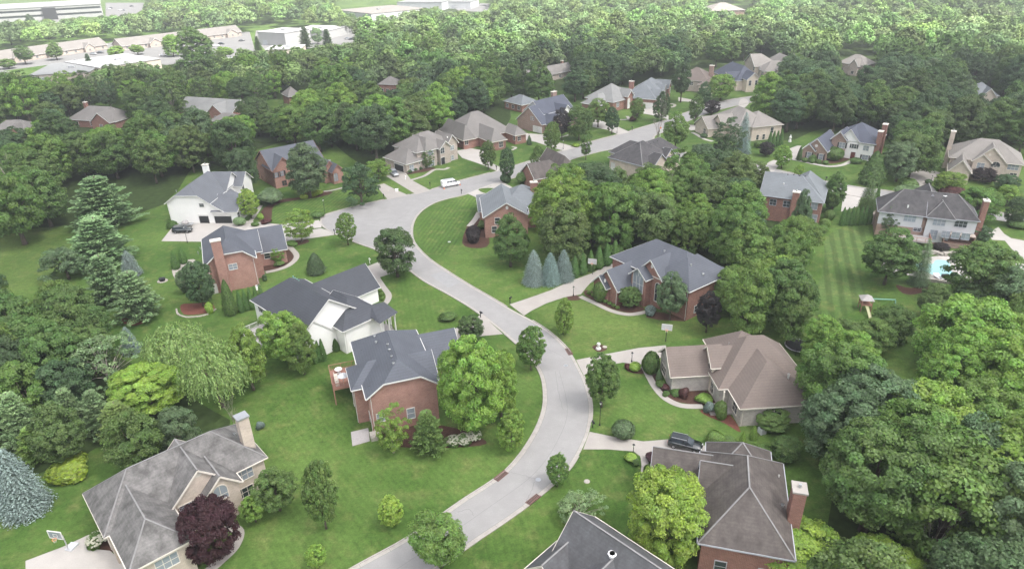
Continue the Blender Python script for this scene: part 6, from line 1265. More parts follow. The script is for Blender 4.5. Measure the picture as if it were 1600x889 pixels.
w_ += wood([(1210, 620), (1265, 530), (1330, 500), (1380, 520), (1385, 590), (1420, 615), (1450, 560), (1500, 510), (1560, 470), (1640, 430), (1900, 400), (1900, 1000), (1300, 1000), (1250, 800), (1285, 690), (1240, 660)], 8.8, (9, 15), (.95, 1.3), ['green', 'mid', 'green', 'bright', 'mid', 'grey', 'deep'], 'in the wood at the lower right', 140, ('big', 'big', 'broad'), 3)
w_ += wood([(-200, 430), (0, 440), (60, 430), (120, 440), (140, 480), (190, 520), (160, 540), (240, 570), (350, 620), (345, 650), (230, 660), (180, 690), (100, 700), (60, 690), (-200, 900)], 5.4, (7, 11.5), (1.0, 1.3), ['mid', 'green', 'grey', 'mid', 'green', 'deep'], 'in the wood at the lower left', 130, ('big', 'broad', 'broad'), 4)
w_ += wood([(835, 330), (900, 270), (960, 268), (1060, 255), (1190, 270), (1215, 320), (1275, 370), (1290, 420), (1270, 500), (1215, 530), (1170, 500), (1130, 420), (1080, 385), (1010, 372), (925, 385), (880, 380)], 7.8, (8.5, 13.5), (1.0, 1.4), ['mid', 'green', 'bright', 'deep', 'mid', 'green', 'olive'], 'in the wood between the central houses', 130, ('broad', 'broad', 'big'), 5)
w_ += wood([(-60, 215), (120, 190), (260, 215), (300, 190), (420, 180), (560, 160), (660, 150), (780, 150), (790, 190), (700, 190), (610, 220), (590, 260), (540, 262), (500, 215), (400, 215), (380, 260), (330, 240), (260, 280), (230, 320), (110, 330), (90, 350), (-60, 360)], 8.8, (9, 15.5), (.95, 1.35), MIX, 'in the wood behind the white and brick houses', 220, ('broad', 'broad', 'dense'), 6)
w_ += wood([(-60, 118), (60, 122), (150, 108), (270, 92), (420, 85), (560, 72), (640, 60), (700, 60), (800, 90), (800, 155), (600, 165), (400, 185), (180, 175), (0, 190)], 9.2, (9, 15.5), (.95, 1.35), MIX+['dark', 'bright'], 'in the wood in front of the distant commercial yard', 260, ('broad', 'broad', 'open'), 7)
w_ += wood([(1225, 95), (1300, 100), (1400, 95), (1620, 100), (1620, 210), (1470, 205), (1440, 240), (1400, 240), (1395, 185), (1300, 185), (1232, 200), (1205, 130)], 9.0, (10, 15), (1.0, 1.3), ['dark', 'deep', 'mid', 'mid', 'grey', 'deep'], 'in the wood at the upper right', 160, ('broad', 'broad', 'dense'), 8)
w_ += wood([(800, 90), (1000, 60), (1230, 55), (1230, 95), (1070, 105), (1050, 125), (960, 122), (900, 140), (820, 140)], 9.5, (11, 15), (1.05, 1.3), ['dark', 'deep', 'mid', 'mid', 'deep', 'dark'], 'in the wood behind the upper street', 130, ('broad', 'dense', 'broad'), 9)
w_ += wood([(1380, 330), (1500, 470), (1560, 440), (1600, 400), (1600, 480), (1500, 510), (1470, 500)], 6.5, (7, 10), (1, 1.2), ['green', 'grey'], 'beside the pool lawn', 10, ('broad',), 10)
w_ += [(float(x), float(y), W, H, k, t, 'by the play set') for (x, y), W, H, k, t in ((Q(1330, 518, 3), 7, 6.5, 'broad', 'mid'), (Q(1358, 495, 3), 6.5, 6, 'broad', 'green'), (Q(1390, 495, 3), 8, 7.5, 'broad', 'mid'), (Q(1375, 530, 3), 8.5, 7, 'broad', 'mid'))] if 0 else []
for (x, y), W, H, k, t in ((Q(1325, 524, 3), 7, 6, 'broad', 'mid'), (Q(1362, 524, 3), 8, 6, 'broad', 'green'), (Q(1396, 508, 3), 8, 6.5, 'broad', 'mid')): w_.append((float(x), float(y), W, H, k, t, 'by the wooden play set'))
def seen(t):
    cx, cy, s = P(t[0], t[1], t[3]*.6); return -.5*t[2]*s < cx < 1600+.5*t[2]*s and cy-.6*t[3]*s < 889
w_ = [t for t in w_ if seen(t)]
w_.sort(key=lambda t: t[1]); NMAX = {'broadleaf_tree': 288-sum(NAMES[a[5]] == 'broadleaf_tree' for a in ALLT)}
near, REST = [], []
for t in w_:
    n_ = NAMES[t[4]]
    if n_ in NMAX:
        if NMAX[n_] <= 0: REST.append(t); continue
        NMAX[n_] -= 1
    near.append(t)
print('kept', len(near), 'to the mass', len(REST))
TW = {'dark': 'very dark', 'deep': 'dark green', 'mid': 'mid green', 'green': 'fresh green', 'bright': 'bright yellow green', 'lime': 'lime green', 'spring': 'spring green', 'grey': 'greyish green', 'olive': 'olive green', 'pale': 'pale green'}
LM = [((315, 290), 'the white open garage house'), ((465, 260), 'the gabled brick house'), ((660, 240), 'the beige brick house'), ((745, 205), 'the large taupe roof'), ((845, 180), 'the navy roofed house'), ((955, 155), 'the tall arched entry'), ((1090, 115), 'the brown hipped roof'), ((1185, 100), 'the last cream house'), ((1155, 200), 'the cream wall spruce'), ((1005, 240), 'the charcoal hipped roof'), ((800, 330), 'the salmon brick house'),
      ((1030, 440), 'the arched window house'), ((1135, 590), 'the brown roofed house'), ((1150, 770), 'the umber roofed house'), ((1325, 225), 'the two brick chimneys'), ((1530, 250), 'the cream house with slim chimney'), ((1450, 340), 'the grey sided pool house'), ((1250, 310), 'the tall red brick house'), ((320, 170), 'the long grey roofed house'), ((155, 182), 'the long taupe roof'), ((28, 202), 'the low roof at the left edge'), ((85, 110), 'the flat grey warehouse'), ((230, 95), 'the flat white roof'), ((430, 55), 'the white industrial buildings'), ((605, 130), 'the lone roof in the wood'), ((860, 115), 'the long low house'), ((1330, 90), 'the pale roofed brick house'), ((1540, 140), 'the grey roof with peach gable'), ((1460, 420), 'the swimming pool'), ((1355, 480), 'the play set'), ((290, 545), 'the willow'), ((155, 360), 'the feathery pines'), ((22, 745), 'the big blue spruce'), ((270, 740), 'the cream brick house'), ((1247, 535), 'the trampoline')]
NW = ['', 'one of two', 'one of three', 'one of four']
lab = {}
rows = []
for (x, y, W, H, k, t, tg) in near:
    cx, cy, s = P(x, y, H*.6); best = min(LM, key=lambda l: (l[0][0]-cx)**2+((l[0][1]-cy)*1.6)**2); dx, dy = cx-best[0][0], cy-best[0][1]
    rel = ('right of' if dx > 0 else 'left of') if abs(dx) > abs(dy)*1.1 else ('below' if dy > 0 else 'above')
    size = 'tall' if H > 15 else ('large' if W > 12.2 else ('small' if W < 8.5 else 'middling'))
    if not (-80 < cx < 1680): size = size; 
    rows.append([x, y, W, H, k, t, f'{size} {TW[t]} tree {rel} {best[1]}', cx, cy, tg])
from collections import defaultdict
dd = defaultdict(list)
for r_ in rows: dd[r_[6]].append(r_)
ORD = ['leftmost', 'second from left', 'third from left', 'fourth from left', 'fifth from left', 'sixth from left', 'seventh from left', 'eighth from left', 'ninth from left', 'tenth from left']
for kx, lst in dd.items():
    if len(lst) > 1:
        lst.sort(key=lambda r: r[7])
        for i, r_ in enumerate(lst): r_[6] = kx.replace(' tree ', ' tree, '+(ORD[i] if i < 10 else 'far right')+', ', 1)
for r_ in rows: plant(r_[4], r_[0], r_[1], r_[2], r_[3], r_[5], r_[6], 'trees '+r_[9])
print('wood trees', len(rows), 'all plants', len(ALLT))
for i, (k, tn, cx, cy, w, h) in enumerate([('broad', 'mid', 36, 86, 30, 26), ('broad', 'mid', 85, 80, 26, 24), ('broad', 'bright', 180, 82, 26, 18), ('broad', 'bright', 214, 78, 24, 14), ('broad', 'bright', 267, 70, 30, 32), ('big', 'mid', 305, 72, 54, 52), ('pine', 'deep', 138, 96, 16, 26), ('pine', 'dark', 476, 58, 24, 34), ('pine', 'dark', 511, 62, 22, 36), ('pine', 'dark', 402, 68, 14, 24), ('broad', 'bright', 352, 82, 30, 16), ('broad', 'green', 12, 100, 26, 14), ('broad', 'pale', 495, 55, 18, 24), ('broad', 'green', 600, 62, 40, 40), ('broad', 'bright', 590, 82, 30, 26), ('broad', 'green', 28, 52, 26, 22), ('broad', 'deep', 48, 36, 18, 22), ('broad', 'green', 110, 48, 28, 16), ('broad', 'bright', 15, 60, 26, 18), ('broad', 'green', 75, 50, 30, 18)]):
    T(k, tn, cx, cy, w, h, TW.get(tn, tn)+' '+('conifer' if k == 'pine' else 'tree')+' among the commercial roofs, '+['leftmost in front of the long row', 'second in front of the long row', 'low one left of the flat white roof', 'low one on the flat white roof side', 'at the middle of the second row', 'largest one before the second row', 'beside the flat grey warehouse', 'left of the pair at the white yard', 'right of the pair at the white yard', 'nearest the tall white building', 'below the largest one', 'at the left edge, lowest', 'between the dark conifers', 'right end of the white yard', 'lower right of the white yard', 'upper left corner, below the office', 'against the office wall', 'right of the small parking bay', 'left edge above the long row', 'between the office and long row'][i])
# tall leaning pale trunk trees at the lower right
T('broad', 'grey', 1535, 740, 130, 170, 'grey green tall tree with a bare pale trunk at the lower right', 'trees in the wood at the lower right')
T('bare', 'mid', 1455, 850, 60, 70, 'leafless grey branches among the lower right trees', None)
T('bare', 'mid', 14, 275, 40, 44, 'leafless twiggy tree at the left edge', None); T('bare', 'mid', 1040, 325, 24, 50, 'thin reddish bare tree in the central wood', None)
for (p0, p1, lb) in (((1500, 888), (1478, 770), ''),): pass
# ---- the far wood, one mass
FARC = (.145, .25, .070)
leafmat('leaf_far', FARC, trans=.25)
def far_wood(name, polys, spacing, wr, seed, label, tones):
    rs = np.random.RandomState(seed); r = random.Random(seed); P_, N_, S_, TT = [], [], [], []
    cnt = 0; grid = {}
    def addtree(x, y, W, H, cname):
            ncl = 40; d = unit(rs, ncl); d[:, 2] = np.abs(d[:, 2])*1.2-.45; C_ = d*np.array([W*.4, W*.4, H*.38])*rs.uniform(.75, 1.12, ncl)[:, None]+np.array([x, y, H*.58])
            nl = 26; cid = np.repeat(np.arange(ncl), nl); dl = unit(rs, ncl*nl); rc = W*.125
            p = C_[cid]+dl*rc*np.array([1, 1, .75])*rs.uniform(.5, 1.1, ncl*nl)[:, None]; nn = dl*.7+d[cid]*.3+unit(rs, ncl*nl)*.45+np.array([0, 0, .3]); nn /= np.linalg.norm(nn, axis=1)[:, None]
            base = np.array(COLR[cname])*r.uniform(.85, 1.15)
            cv = rs.uniform(.82, 1.18, ncl)*(base[1]/FARC[1]); t = np.empty((ncl*nl, 3)); t[:, 0] = cv[cid]*rs.uniform(.8, 1.2, ncl*nl); t[:, 1] = .5+r.uniform(-.03, .012); t[:, 2] = r.uniform(.8, 1.05)
            P_.append(p); N_.append(nn); S_.append(rs.uniform(.8, 1.4, ncl*nl)*W*.054); TT.append(t)
    for x, y, W, H, k_, tn, tg in REST: addtree(x, y, W, H, tn)
    for poly in polys:
        g = [tuple(Q(*p, 7.)) for p in poly]; xs = [q[0] for q in g]; ys = [q[1] for q in g]
        A = (max(xs)-min(xs))*(max(ys)-min(ys))
        for _ in range(int(A/spacing**2*3.0)):
            x, y = r.uniform(min(xs), max(xs)), r.uniform(min(ys), max(ys))
            if not inpoly(x, y, g): continue
            k = (int(x//spacing), int(y//spacing))
            if any((x-a)**2+(y-b)**2 < (spacing*.82)**2 for i in (-1, 0, 1) for j in (-1, 0, 1) for a, b in grid.get((k[0]+i, k[1]+j), [])): continue
            if near_house(x, y, 2): continue
            W = r.uniform(*wr); H = W*r.uniform(1.0, 1.3); cx, cy, s = P(x, y, H*.6)
            if cx < -60 or cx > 1660 or cy < -40: 
                if r.random() < .0: continue
            if blocked(cx, cy, W*s, H*s*.8, None): continue
            grid.setdefault(k, []).append((x, y)); cnt += 1
            addtree(x, y, W, H, r.choice(tones))
    me = leaf_mesh(name, np.concatenate(P_), np.concatenate(N_), np.concatenate(S_), np.concatenate(TT), 'leaf_far')
    o = bpy.data.objects.new(name, me); COL.objects.link(o); tag(o, label, 'wood', kind='stuff'); print(name, cnt, len(me.polygons))

far_wood('far_woodland', [[(560, 20), (700, 12), (1000, -20), (1700, -30), (1700, 110), (1400, 100), (1225, 100), (1230, 62), (1000, 66), (800, 92), (700, 62), (600, 60), (560, 40)],
                          [(-60, 46), (100, 34), (240, 18), (470, -5), (530, -5), (530, 12), (600, 26), (640, 28), (600, 44), (560, 42), (452, 30), (400, 26), (380, 38), (200, 50), (-60, 68)], [(770, -10), (900, -25), (1100, -30), (1100, 0), (770, 12)], [(560, 40), (600, 60), (600, 70), (560, 74), (470, 82), (520, 74), (570, 60)],
                          [(-60, 68), (-20, 68), (0, 130), (-60, 130)], [(228, -22), (530, -22), (530, 6), (240, 14)]], 11.0, (10.5, 19), 21, 'dense far wood rolling to the top edge', ['mid', 'green', 'bright', 'spring', 'grey', 'mid', 'pale', 'green', 'deep'])
# ---- vehicles
def loft(mb, secs):
    n = len(secs[0]); vs = [p for s in secs for p in s]; fs = []
    for k in range(len(secs)-1):
        for i in range(n): fs.append((k*n+i, k*n+(i+1) % n, (k+1)*n+(i+1) % n, (k+1)*n+i))
    fs += [tuple(range(n-1, -1, -1)), tuple(range((len(secs)-1)*n, len(secs)*n))]; mb.add(vs, fs)
CARS = {  # x, half width, bottom, shoulder ; cabin x, half width bottom/top, z
 'suv': (4.8, .95, [(-2.4, .82, .45, .95), (-2.3, .92, .3, 1.1), (-1.2, .96, .28, 1.12), (.9, .96, .28, 1.08), (1.9, .93, .3, 1.0), (2.3, .86, .35, .86), (2.42, .7, .45, .75)], [(-2.3, .84, .80, 1.1, 1.12), (-2.0, .86, .70, 1.1, 1.66), (-.2, .88, .72, 1.1, 1.74), (.35, .88, .68, 1.08, 1.62), (1.15, .84, .8, 1.06, 1.08)]),
 'sedan': (4.6, .9, [(-2.3, .75, .4, .85), (-2.1, .88, .28, .95), (-1, .91, .25, .97), (.9, .91, .25, .93), (1.8, .88, .28, .84), (2.25, .78, .35, .68), (2.32, .6, .42, .6)], [(-1.7, .76, .74, .95, .97), (-1.0, .8, .62, .95, 1.38), (.1, .82, .62, .95, 1.42), (1.05, .78, .74, .93, .95)]),
 'van': (5.6, 1.0, [(-2.8, .95, .4, 1.1), (-2.7, 1.0, .32, 1.25), (0, 1.0, .3, 1.25), (1.7, 1.0, .3, 1.2), (2.4, .96, .32, 1.08), (2.75, .85, .4, .9), (2.8, .75, .45, .8)], [(-2.75, .94, .9, 1.2, 2.0), (-2.5, .95, .86, 1.2, 2.08), (.8, .96, .86, 1.2, 2.08), (1.25, .95, .82, 1.2, 2.0), (2.0, .9, .84, 1.12, 1.2)])}
def car(kind, px, py, ang, paint, label, name='parked_car', cat='car', group=None, rack=False, detail=True, pos=None):
    x, y = pos if pos is not None else Q(px, py); r = empty(name, (x, y, .045), math.radians(ang), label, cat, group)
    Ln, hw, body, cab = CARS[kind]
    b = MB(); loft(b, [[(X, -w*.92, zb), (X, -w, zb+.18), (X, -w, (zb+zs)/2), (X, -w*.93, zs), (X, w*.93, zs), (X, w, (zb+zs)/2), (X, w, zb+.18), (X, w*.92, zb)] for X, w, zb, zs in body])
    bo = b.build('body', paint, r, True)
    if kind == 'van':
        b = MB(); loft(b, [[(X, -wb, z0), (X, -wt, z1), (X, wt, z1), (X, wb, z0)] for X, wb, wt, z0, z1 in cab[:4]]); b.build('cargo_body', paint, r)
        b = MB(); loft(b, [[(X, -wb-.0, z0), (X, -wt, z1), (X, wt, z1), (X, wb, z0)] for X, wb, wt, z0, z1 in cab[3:]]); b.build('windscreen', 'glass', r)
        for s in (-1, 1):
            for q, (xa, xb) in enumerate(((.5, 1.2), (-.5, .35), (-1.4, -.6))): b = MB(); b.box(xa, xb, s*.925-.02, s*.925+.02, 1.38, 1.85); b.build('side_window', 'glass', r)
    else:
        b = MB(); loft(b, [[(X, -wb, z0-.03), (X, -wt, z1), (X, wt, z1), (X, wb, z0-.03)] for X, wb, wt, z0, z1 in cab]); b.build('window', 'glass', r)
        top = [c for c in cab if c[4] > 1.3]; b = MB(); loft(b, [[(X, -wt-.02, z1-.06), (X, -wt*.93, z1+.03), (X, wt*.93, z1+.03), (X, wt+.02, z1-.06)] for X, wb, wt, z0, z1 in top]); b.build('roof', paint, r)
        if detail:
            b = MB()
            for X, wb, wt, z0, z1 in top:
                for s in (-1, 1): b.bar((X, s*(wt+.015), z1-.03), (X-.05, s*(wb+.015), z0-.03), .08, .06)
            b.build('pillar', paint, r)
    wx = Ln*.31
    for X in (-wx, wx*.98):
        for s in (-1, 1):
            b = MB(); b.cyl((X, s*(hw-.2), .33), (X, s*(hw+.01), .33), .34, n=14); wh = b.build('wheel', 'rubber', r); b = MB(); b.cyl((X, s*(hw), .33), (X, s*(hw+.03), .33), .2, n=10); b.build('hub', 'hub', wh)
    zf = body[-3][3]
    for s in (-1, 1):
        b = MB(); b.box(Ln/2-.22, Ln/2-.02, s*.62-.16, s*.62+.16, zf-.3, zf-.14); b.build('headlight', 'lamp_glass', r)
        b = MB(); b.box(-Ln/2-.0, -Ln/2+.12, s*.72-.1, s*.72+.1, .8, 1.0); b.build('tail_light', 'tail_red', r)
    if rack:
        for s in (-1, 1): b = MB(); b.bar((-1.9, s*.66, 1.78 if kind == 'suv' else 2.16), (.2, s*.66, 1.82 if kind == 'suv' else 2.16), .05); b.build('roof_rail', 'metal_grey', r)
    return r
car('suv', 1070, 699, -24, 'paint_black', 'black SUV with roof rails parked on the bottom right driveway', rack=True)
v = car('van', 704, 291, 27, 'paint_white', 'white work van parked at the kerb of the upper street', 'parked_van', 'van', rack=True)
b = MB()
for q in range(4): b.bar((-2.0+q*.8, -.7, 2.2), (-2.0+q*.8, .7, 2.2), .05)
b.bar((-2.3, -.5, 2.24), (1.0, -.5, 2.24), .06); b.bar((-2.3, .3, 2.24), (1.0, .3, 2.24), .06); b.build('ladder_rack', 'metal_grey', v)
for k, (px, py) in enumerate(((694, 296), (719, 289.5))):
    x, y = Q(px, py); b = MB(); b.lathe((x, y, .03), [(.2, 0), (.2, .04), (.12, .04), (.03, .6)], 8); tag(b.build('traffic_cone', 'orange'), ['orange traffic cone behind the white van', 'orange traffic cone in front of the white van'][k], 'traffic cone')
car('suv', 616, 274, -62, 'paint_silver', 'silver SUV standing nose out on the driveway of the open garage', detail=True)
car('suv', 286, 363, 3, 'paint_black', 'dark SUV parked in front of the white garage house', rack=True)
# grill, bench and bins clutter at the white garage wall
def trailer(px, py, lab):
    x, y = Q(px, py); r = empty('utility_trailer', (x, y, .04), math.radians(4), lab, 'trailer'); b = MB(); b.box(-2, 1.6, -.8, .8, .5, .75); b.build('bed', 'metal_grey', r)
    b = MB(); b.lathe((-.2, 0, .8), [(.9, 0), (.95, .35), (.7, .7), (.2, .8)], 12); b.build('covered_load', 'deck_grey', r)
    for s in (-1, 1): b = MB(); b.cyl((-.4, s*.85, .3), (-.4, s*1.0, .3), .3, n=12); b.build('wheel', 'rubber', r)
    b = MB(); b.bar((1.6, 0, .6), (2.7, 0, .5), .1); b.build('drawbar', 'metal_grey', r)
trailer(292, 354, 'grey trailer with a covered load between the dark SUV and the white garage wall')
FARCARS = [(174, 14, 'paint_black'), (206, 11, 'paint_black'), (188, 17, 'paint_white'), (194, 17.5, 'paint_silver'), (170, 15, 'paint_silver'), (84, 37, 'paint_white'), (108, 36, 'paint_red'), (120, 97, 'paint_white'), (138, 94, 'paint_silver'), (157, 84, 'paint_black'), (146, 86, 'paint_silver'), (346, 70, 'paint_black'), (378, 65, 'paint_black'), (338, 73, 'paint_white'), (440, 62, 'paint_silver'), (452, 60, 'paint_white'), (525, 51, 'paint_silver'), (532, 52, 'paint_blue'), (543, 62, 'paint_silver'), (549, 63, 'paint_black'), (448, 57, 'paint_black'), (732, 7, 'paint_white'), (740, 6, 'paint_silver'), (747, 7, 'paint_black'), (728, 5, 'paint_white'), (150, 97, 'paint_blue'), (140, 100, 'paint_silver'), (255, 88, 'paint_white'), (360, 92, 'paint_silver'), (353, 93, 'paint_white')]
proto_car = None
def copy_tree(o, parent=None):
    c = o.copy(); COL.objects.link(c); c.parent = parent
    for ch in [q for q in o.children]: copy_tree(ch, c)
    return c
PC = {}
WH = {'paint_black': 'black', 'paint_white': 'white', 'paint_silver': 'silver', 'paint_red': 'red', 'paint_blue': 'dark blue'}
for i, (px, py, pt) in enumerate(FARCARS):
    lot = 'beside the long white office building' if py < 40 and px < 230 else ('at the halls near the top edge' if px > 700 else ('in front of the long row buildings' if px < 400 else 'on the pale yard by the white industrial buildings'))
    lb = f'{WH[pt]} car parked {lot}'
    if pt not in PC: PC[pt] = car('sedan', px, py, (i*37) % 50-20, pt, lb, group='cars in the distant car parks', detail=False); c = PC[pt]
    else: c = copy_tree(PC[pt])
    q = Q(px, py); c.location = (q[0], q[1], .045); c.rotation_euler = (0, 0, math.radians((i*37) % 50-20)); c['label'] = lb
# ---- person by the driveway
def person(px, py, label, top, h=1.75, face=0.):
    x, y = Q(px, py); me = bpy.data.meshes.new('person'); k = h/1.75
    V = [(0, 0, .95), (0, 0, 1.18), (0, 0, 1.42), (0, 0, 1.53), (0, .01, 1.66), (-.1, 0, .9), (-.12, .04, .5), (-.13, -.02, .08), (.1, 0, .9), (.13, .14, .52), (.14, .02, .1), (-.19, 0, 1.4), (-.27, .03, 1.12), (-.25, .16, .9), (.19, 0, 1.4), (.28, .05, 1.14), (.22, .24, 1.02), (-.13, .12, .05), (.14, .16, .06)]
    Rr = [.15, .135, .15, .06, .105, .1, .065, .045, .1, .065, .045, .07, .045, .035, .07, .045, .035, .04, .04]
    E_ = [(0, 1), (1, 2), (2, 3), (3, 4), (0, 5), (5, 6), (6, 7), (7, 17), (0, 8), (8, 9), (9, 10), (10, 18), (2, 11), (11, 12), (12, 13), (2, 14), (14, 15), (15, 16)]
    me.from_pydata([tuple(c*k for c in v) for v in V], E_, []); o = bpy.data.objects.new('person', me); COL.objects.link(o); o.location = (x, y, .05); o.rotation_euler = (0, 0, face)
    o.modifiers.new('skin', 'SKIN'); o.modifiers.new('sub', 'SUBSURF').levels = 1; o.modifiers['sub'].render_levels = 2
    for i, r in enumerate(Rr): me.skin_vertices[0].data[i].radius = (r, r*.85)
    me.skin_vertices[0].data[0].use_root = True; me.materials.append(M['skin']); tag(o, label, 'person')
    b = MB(); b.lathe((0, 0, .86), [(.19, 0), (.2, .1), (.175, .3), (.2, .5), (.21, .58), (.1, .64)], 12); b.build('shirt', top, o)
    b = MB()
    for a_, b2, c2 in (((-.1, 0, .92), (-.12, .04, .5), (-.13, -.02, .14)), ((.1, 0, .92), (.13, .14, .52), (.14, .02, .16))): b.cyl(a_, b2, .125, .09, 9); b.cyl(b2, c2, .09, .07, 9)
    b.build('trousers', 'cloth_white' if top == 'cloth_white' else 'cloth_dark', o); b = MB(); b.lathe((0, .0, 1.66), [(.09, .02), (.118, .05), (.1, .11), (.04, .135)], 10); b.build('hair', 'cloth_dark', o)
person(634, 282, 'person in white clothes standing on the driveway behind the silver SUV', 'cloth_white', face=1.2)
# ---- basketball hoops
def hoop(px, py, ang, label, base=False, h=3.05):
    x, y = Q(px, py); r = empty('basketball_hoop', (x, y, .04), math.radians(ang), label, 'basketball hoop', 'basketball hoops at the driveways')
    b = MB(); b.cyl((0, 0, 0), (0, 0, h*.85), .07, n=8); b.bar((0, 0, h*.84), (0, -.75, h+.2), .1); b.build('post', 'black_metal' if not base else 'metal_grey', r)
    b = MB(); b.box(-.9, .9, -.8, -.75, h-.15, h+.95); bb = b.build('backboard', 'glass_curtain' if base else 'grey_siding', r)
    b = MB()
    for a0, a1, z0, z1 in ((-.93, .93, h-.2, h-.1), (-.93, .93, h+.9, h+1.0), (-.93, -.84, h-.1, h+.9), (.84, .93, h-.1, h+.9)): b.box(a0, a1, -.83, -.73, z0, z1)
    for a0, a1, z0, z1 in ((-.3, .3, h+.1, h+.16), (-.3, .3, h+.5, h+.56), (-.3, -.24, h+.16, h+.5), (.24, .3, h+.16, h+.5)): b.box(a0, a1, -.822, -.79, z0, z1)
    b.build('board_frame', 'white_trim', bb)
    b = MB()
    for k in range(12): t0, t1 = k*math.pi/6, (k+1)*math.pi/6; b.bar((.23*math.cos(t0), -1.1+.23*math.sin(t0), h), (.23*math.cos(t1), -1.1+.23*math.sin(t1), h), .035)
    b.build('rim', 'orange', r); b = MB()
    for k in range(12): t0 = k*math.pi/6; b.bar((.22*math.cos(t0), -1.1+.22*math.sin(t0), h), (.13*math.cos(t0+.5), -1.1+.13*math.sin(t0+.5), h-.42), .015)
    b.build('net', 'white_trim', r)
    if base: b = MB(); b.prism([(-.45, -.1), (.45, -.1), (.55, 1.1), (-.55, 1.1)], 0, .22); b.build('base', 'grey_siding', r)
hoop(108, 860, -10, 'portable basketball hoop with grey base on the bottom left driveway', True)
hoop(926, 429, -20, 'basketball hoop beside the driveway of the arched window house')
hoop(1040, 534, -15, 'basketball hoop beside the driveway of the brown roofed house')
# ---- street lamps and mailboxes
def lamp(px, py, label, h=3.6):
    x, y = Q(px, py); r = empty('street_lamp', (x, y, 0), 0, label, 'street lamp', 'black garden and street lamps')
    b = MB(); b.lathe((0, 0, 0), [(.16, 0), (.16, .1), (.08, .3), (.055, .5), (.045, h-.4), (.07, h-.38), (.07, h-.34)], 8); b.build('post', 'black_metal', r)
    b = MB(); b.lathe((0, 0, h-.34), [(.1, 0), (.17, .3), (.17, .36)], 8); b.build('lantern', 'lamp_glass', r); b = MB(); b.lathe((0, 0, h+.02), [(.22, 0), (.12, .1), (.03, .2)], 8); b.build('lantern_cap', 'black_metal' if h > 3 else 'black_metal', r)
lamp(508, 335, 'black street lamp with white lantern at the cul-de-sac edge', 4.2); lamp(293, 379, 'black lamp at the corner of the white house parking pad', 4.2); lamp(937, 664, 'black street lamp with white lantern beside the full green tree', 4.2)
lamp(896, 462, 'short black lamp in the bed at the arched window house driveway', 2.0); lamp(987, 565, 'short black lamp at the brown roofed house driveway', 1.8); lamp(989, 712, 'short black lamp beside the lime shrub', 2.0); lamp(964, 208, 'lamp on the lawn edge of the pale hipped house', 3); lamp(1454, 287, 'short black lamp on the curved driveway of the cream house', 2.2); lamp(880, 233, 'pale lamp post at the driveway of the navy roofed house', 3)
def mailbox(px, py, ang, label, pm='black_metal', bed=False):
    x, y = Q(px, py); r = empty('mailbox', (x, y, 0), math.radians(ang), label, 'mailbox', 'mailboxes at the kerb')
    b = MB(); b.box(-.06, .06, -.06, .06, 0, 1.15); b.box(-.06, .06, -.45, .1, 1.0, 1.08); b.build('post', pm, r)
    b = MB(); n = 7; prof = [(-.14, 1.09)]+[(.14*-math.cos(math.pi*k/n), 1.27+.14*math.sin(math.pi*k/n)) for k in range(n+1)]+[(.14, 1.09)]
    loft(b, [[(a, y_, z) for a, z in prof] for y_ in (-.55, .1)]); b.build('box', pm, r)
for a in ((797, 474, 150, 'black mailbox at the main kerb below the island lawn'), (523, 367, 200, 'black mailbox beside the lower cul-de-sac driveway'), (672, 292, 200, 'black mailbox left of the white van'), (721, 303, 20, 'black mailbox at the upper edge of the island lawn'), (600, 311, 200, 'black mailbox at the corner of the left kerb lawn'), (776, 266, 200, 'black mailbox at the kerb left of the tall dark street tree'), (751, 496, 40, 'dark mailbox at the kerb opposite the arched window house'), (926, 668, 10, 'black mailbox at the kerb below the street lamp'), (988, 204, 200, 'black mailbox in a round bed at the street corner'), (1063, 180, 200, 'black mailbox at the kerb near the end of the street'), (1290, 283, 0, 'black mailbox at the kerb of the side street')): mailbox(*a)
mailbox(879, 236, 200, 'white mailbox post at the driveway of the navy roofed house', 'white_trim'); mailbox(578, 412, 30, 'white post mailbox at the white decked house driveway', 'white_trim')
# mailbox bed with white stone ornament
x, y = Q(935, 545); b = MB(); b.lathe((x, y, 0), [(.5, 0), (.45, .25), (.2, .3), (.15, .8), (.35, .9), (.3, 1.2), (.1, 1.3)], 9); tag(b.build('garden_ornament', 'white_trim'), 'white stone ornament in the round mulch bed near the kerb', 'ornament')
x, y = Q(1234, 222); b = MB(); b.lathe((x, y, 0), [(.6, 0), (.5, .6), (.35, 1.0), (.45, 1.7), (.2, 2.0), (.25, 2.3), (.08, 2.5)], 9); tag(b.build('garden_ornament', 'white_trim'), 'white garden figure on the dark lawn left of the two chimney house', 'ornament')
# storm drains and a manhole
def drain(px, py, ang, label):
    x, y = Q(px, py); pp = min(((float(np.linalg.norm(a-np.array([x, y]))), i, w_) for w_, P2 in enumerate((L_, R_)) for i, a in enumerate(P2[:-1]))); P2 = (L_, R_)[pp[2]]; tt = P2[pp[1]+1]-P2[pp[1]]; tt = tt/np.linalg.norm(tt); nn = np.array([-tt[1], tt[0]]); x, y = P2[pp[1]]+tt*float((np.array([x, y])-P2[pp[1]]) @ tt)-nn*.33; ang = math.degrees(math.atan2(tt[1], tt[0])); r = empty('storm_drain', (x, y, .03), math.radians(ang), label, 'storm drain', 'storm drains at the kerb'); b = MB(); b.box(-1.1, 1.1, -.35, .35, 0, .03); b.build('frame', 'rust', r); b = MB(); b.box(-1.1, 1.1, .35, .5, 0, .16); b.build('kerb_box', 'rust', r)
    b = MB()
    for k in range(9): b.box(-1+k*.23, -.9+k*.23, -.26, .26, .03, .035)
    b.build('grate', 'interior_dark', r)
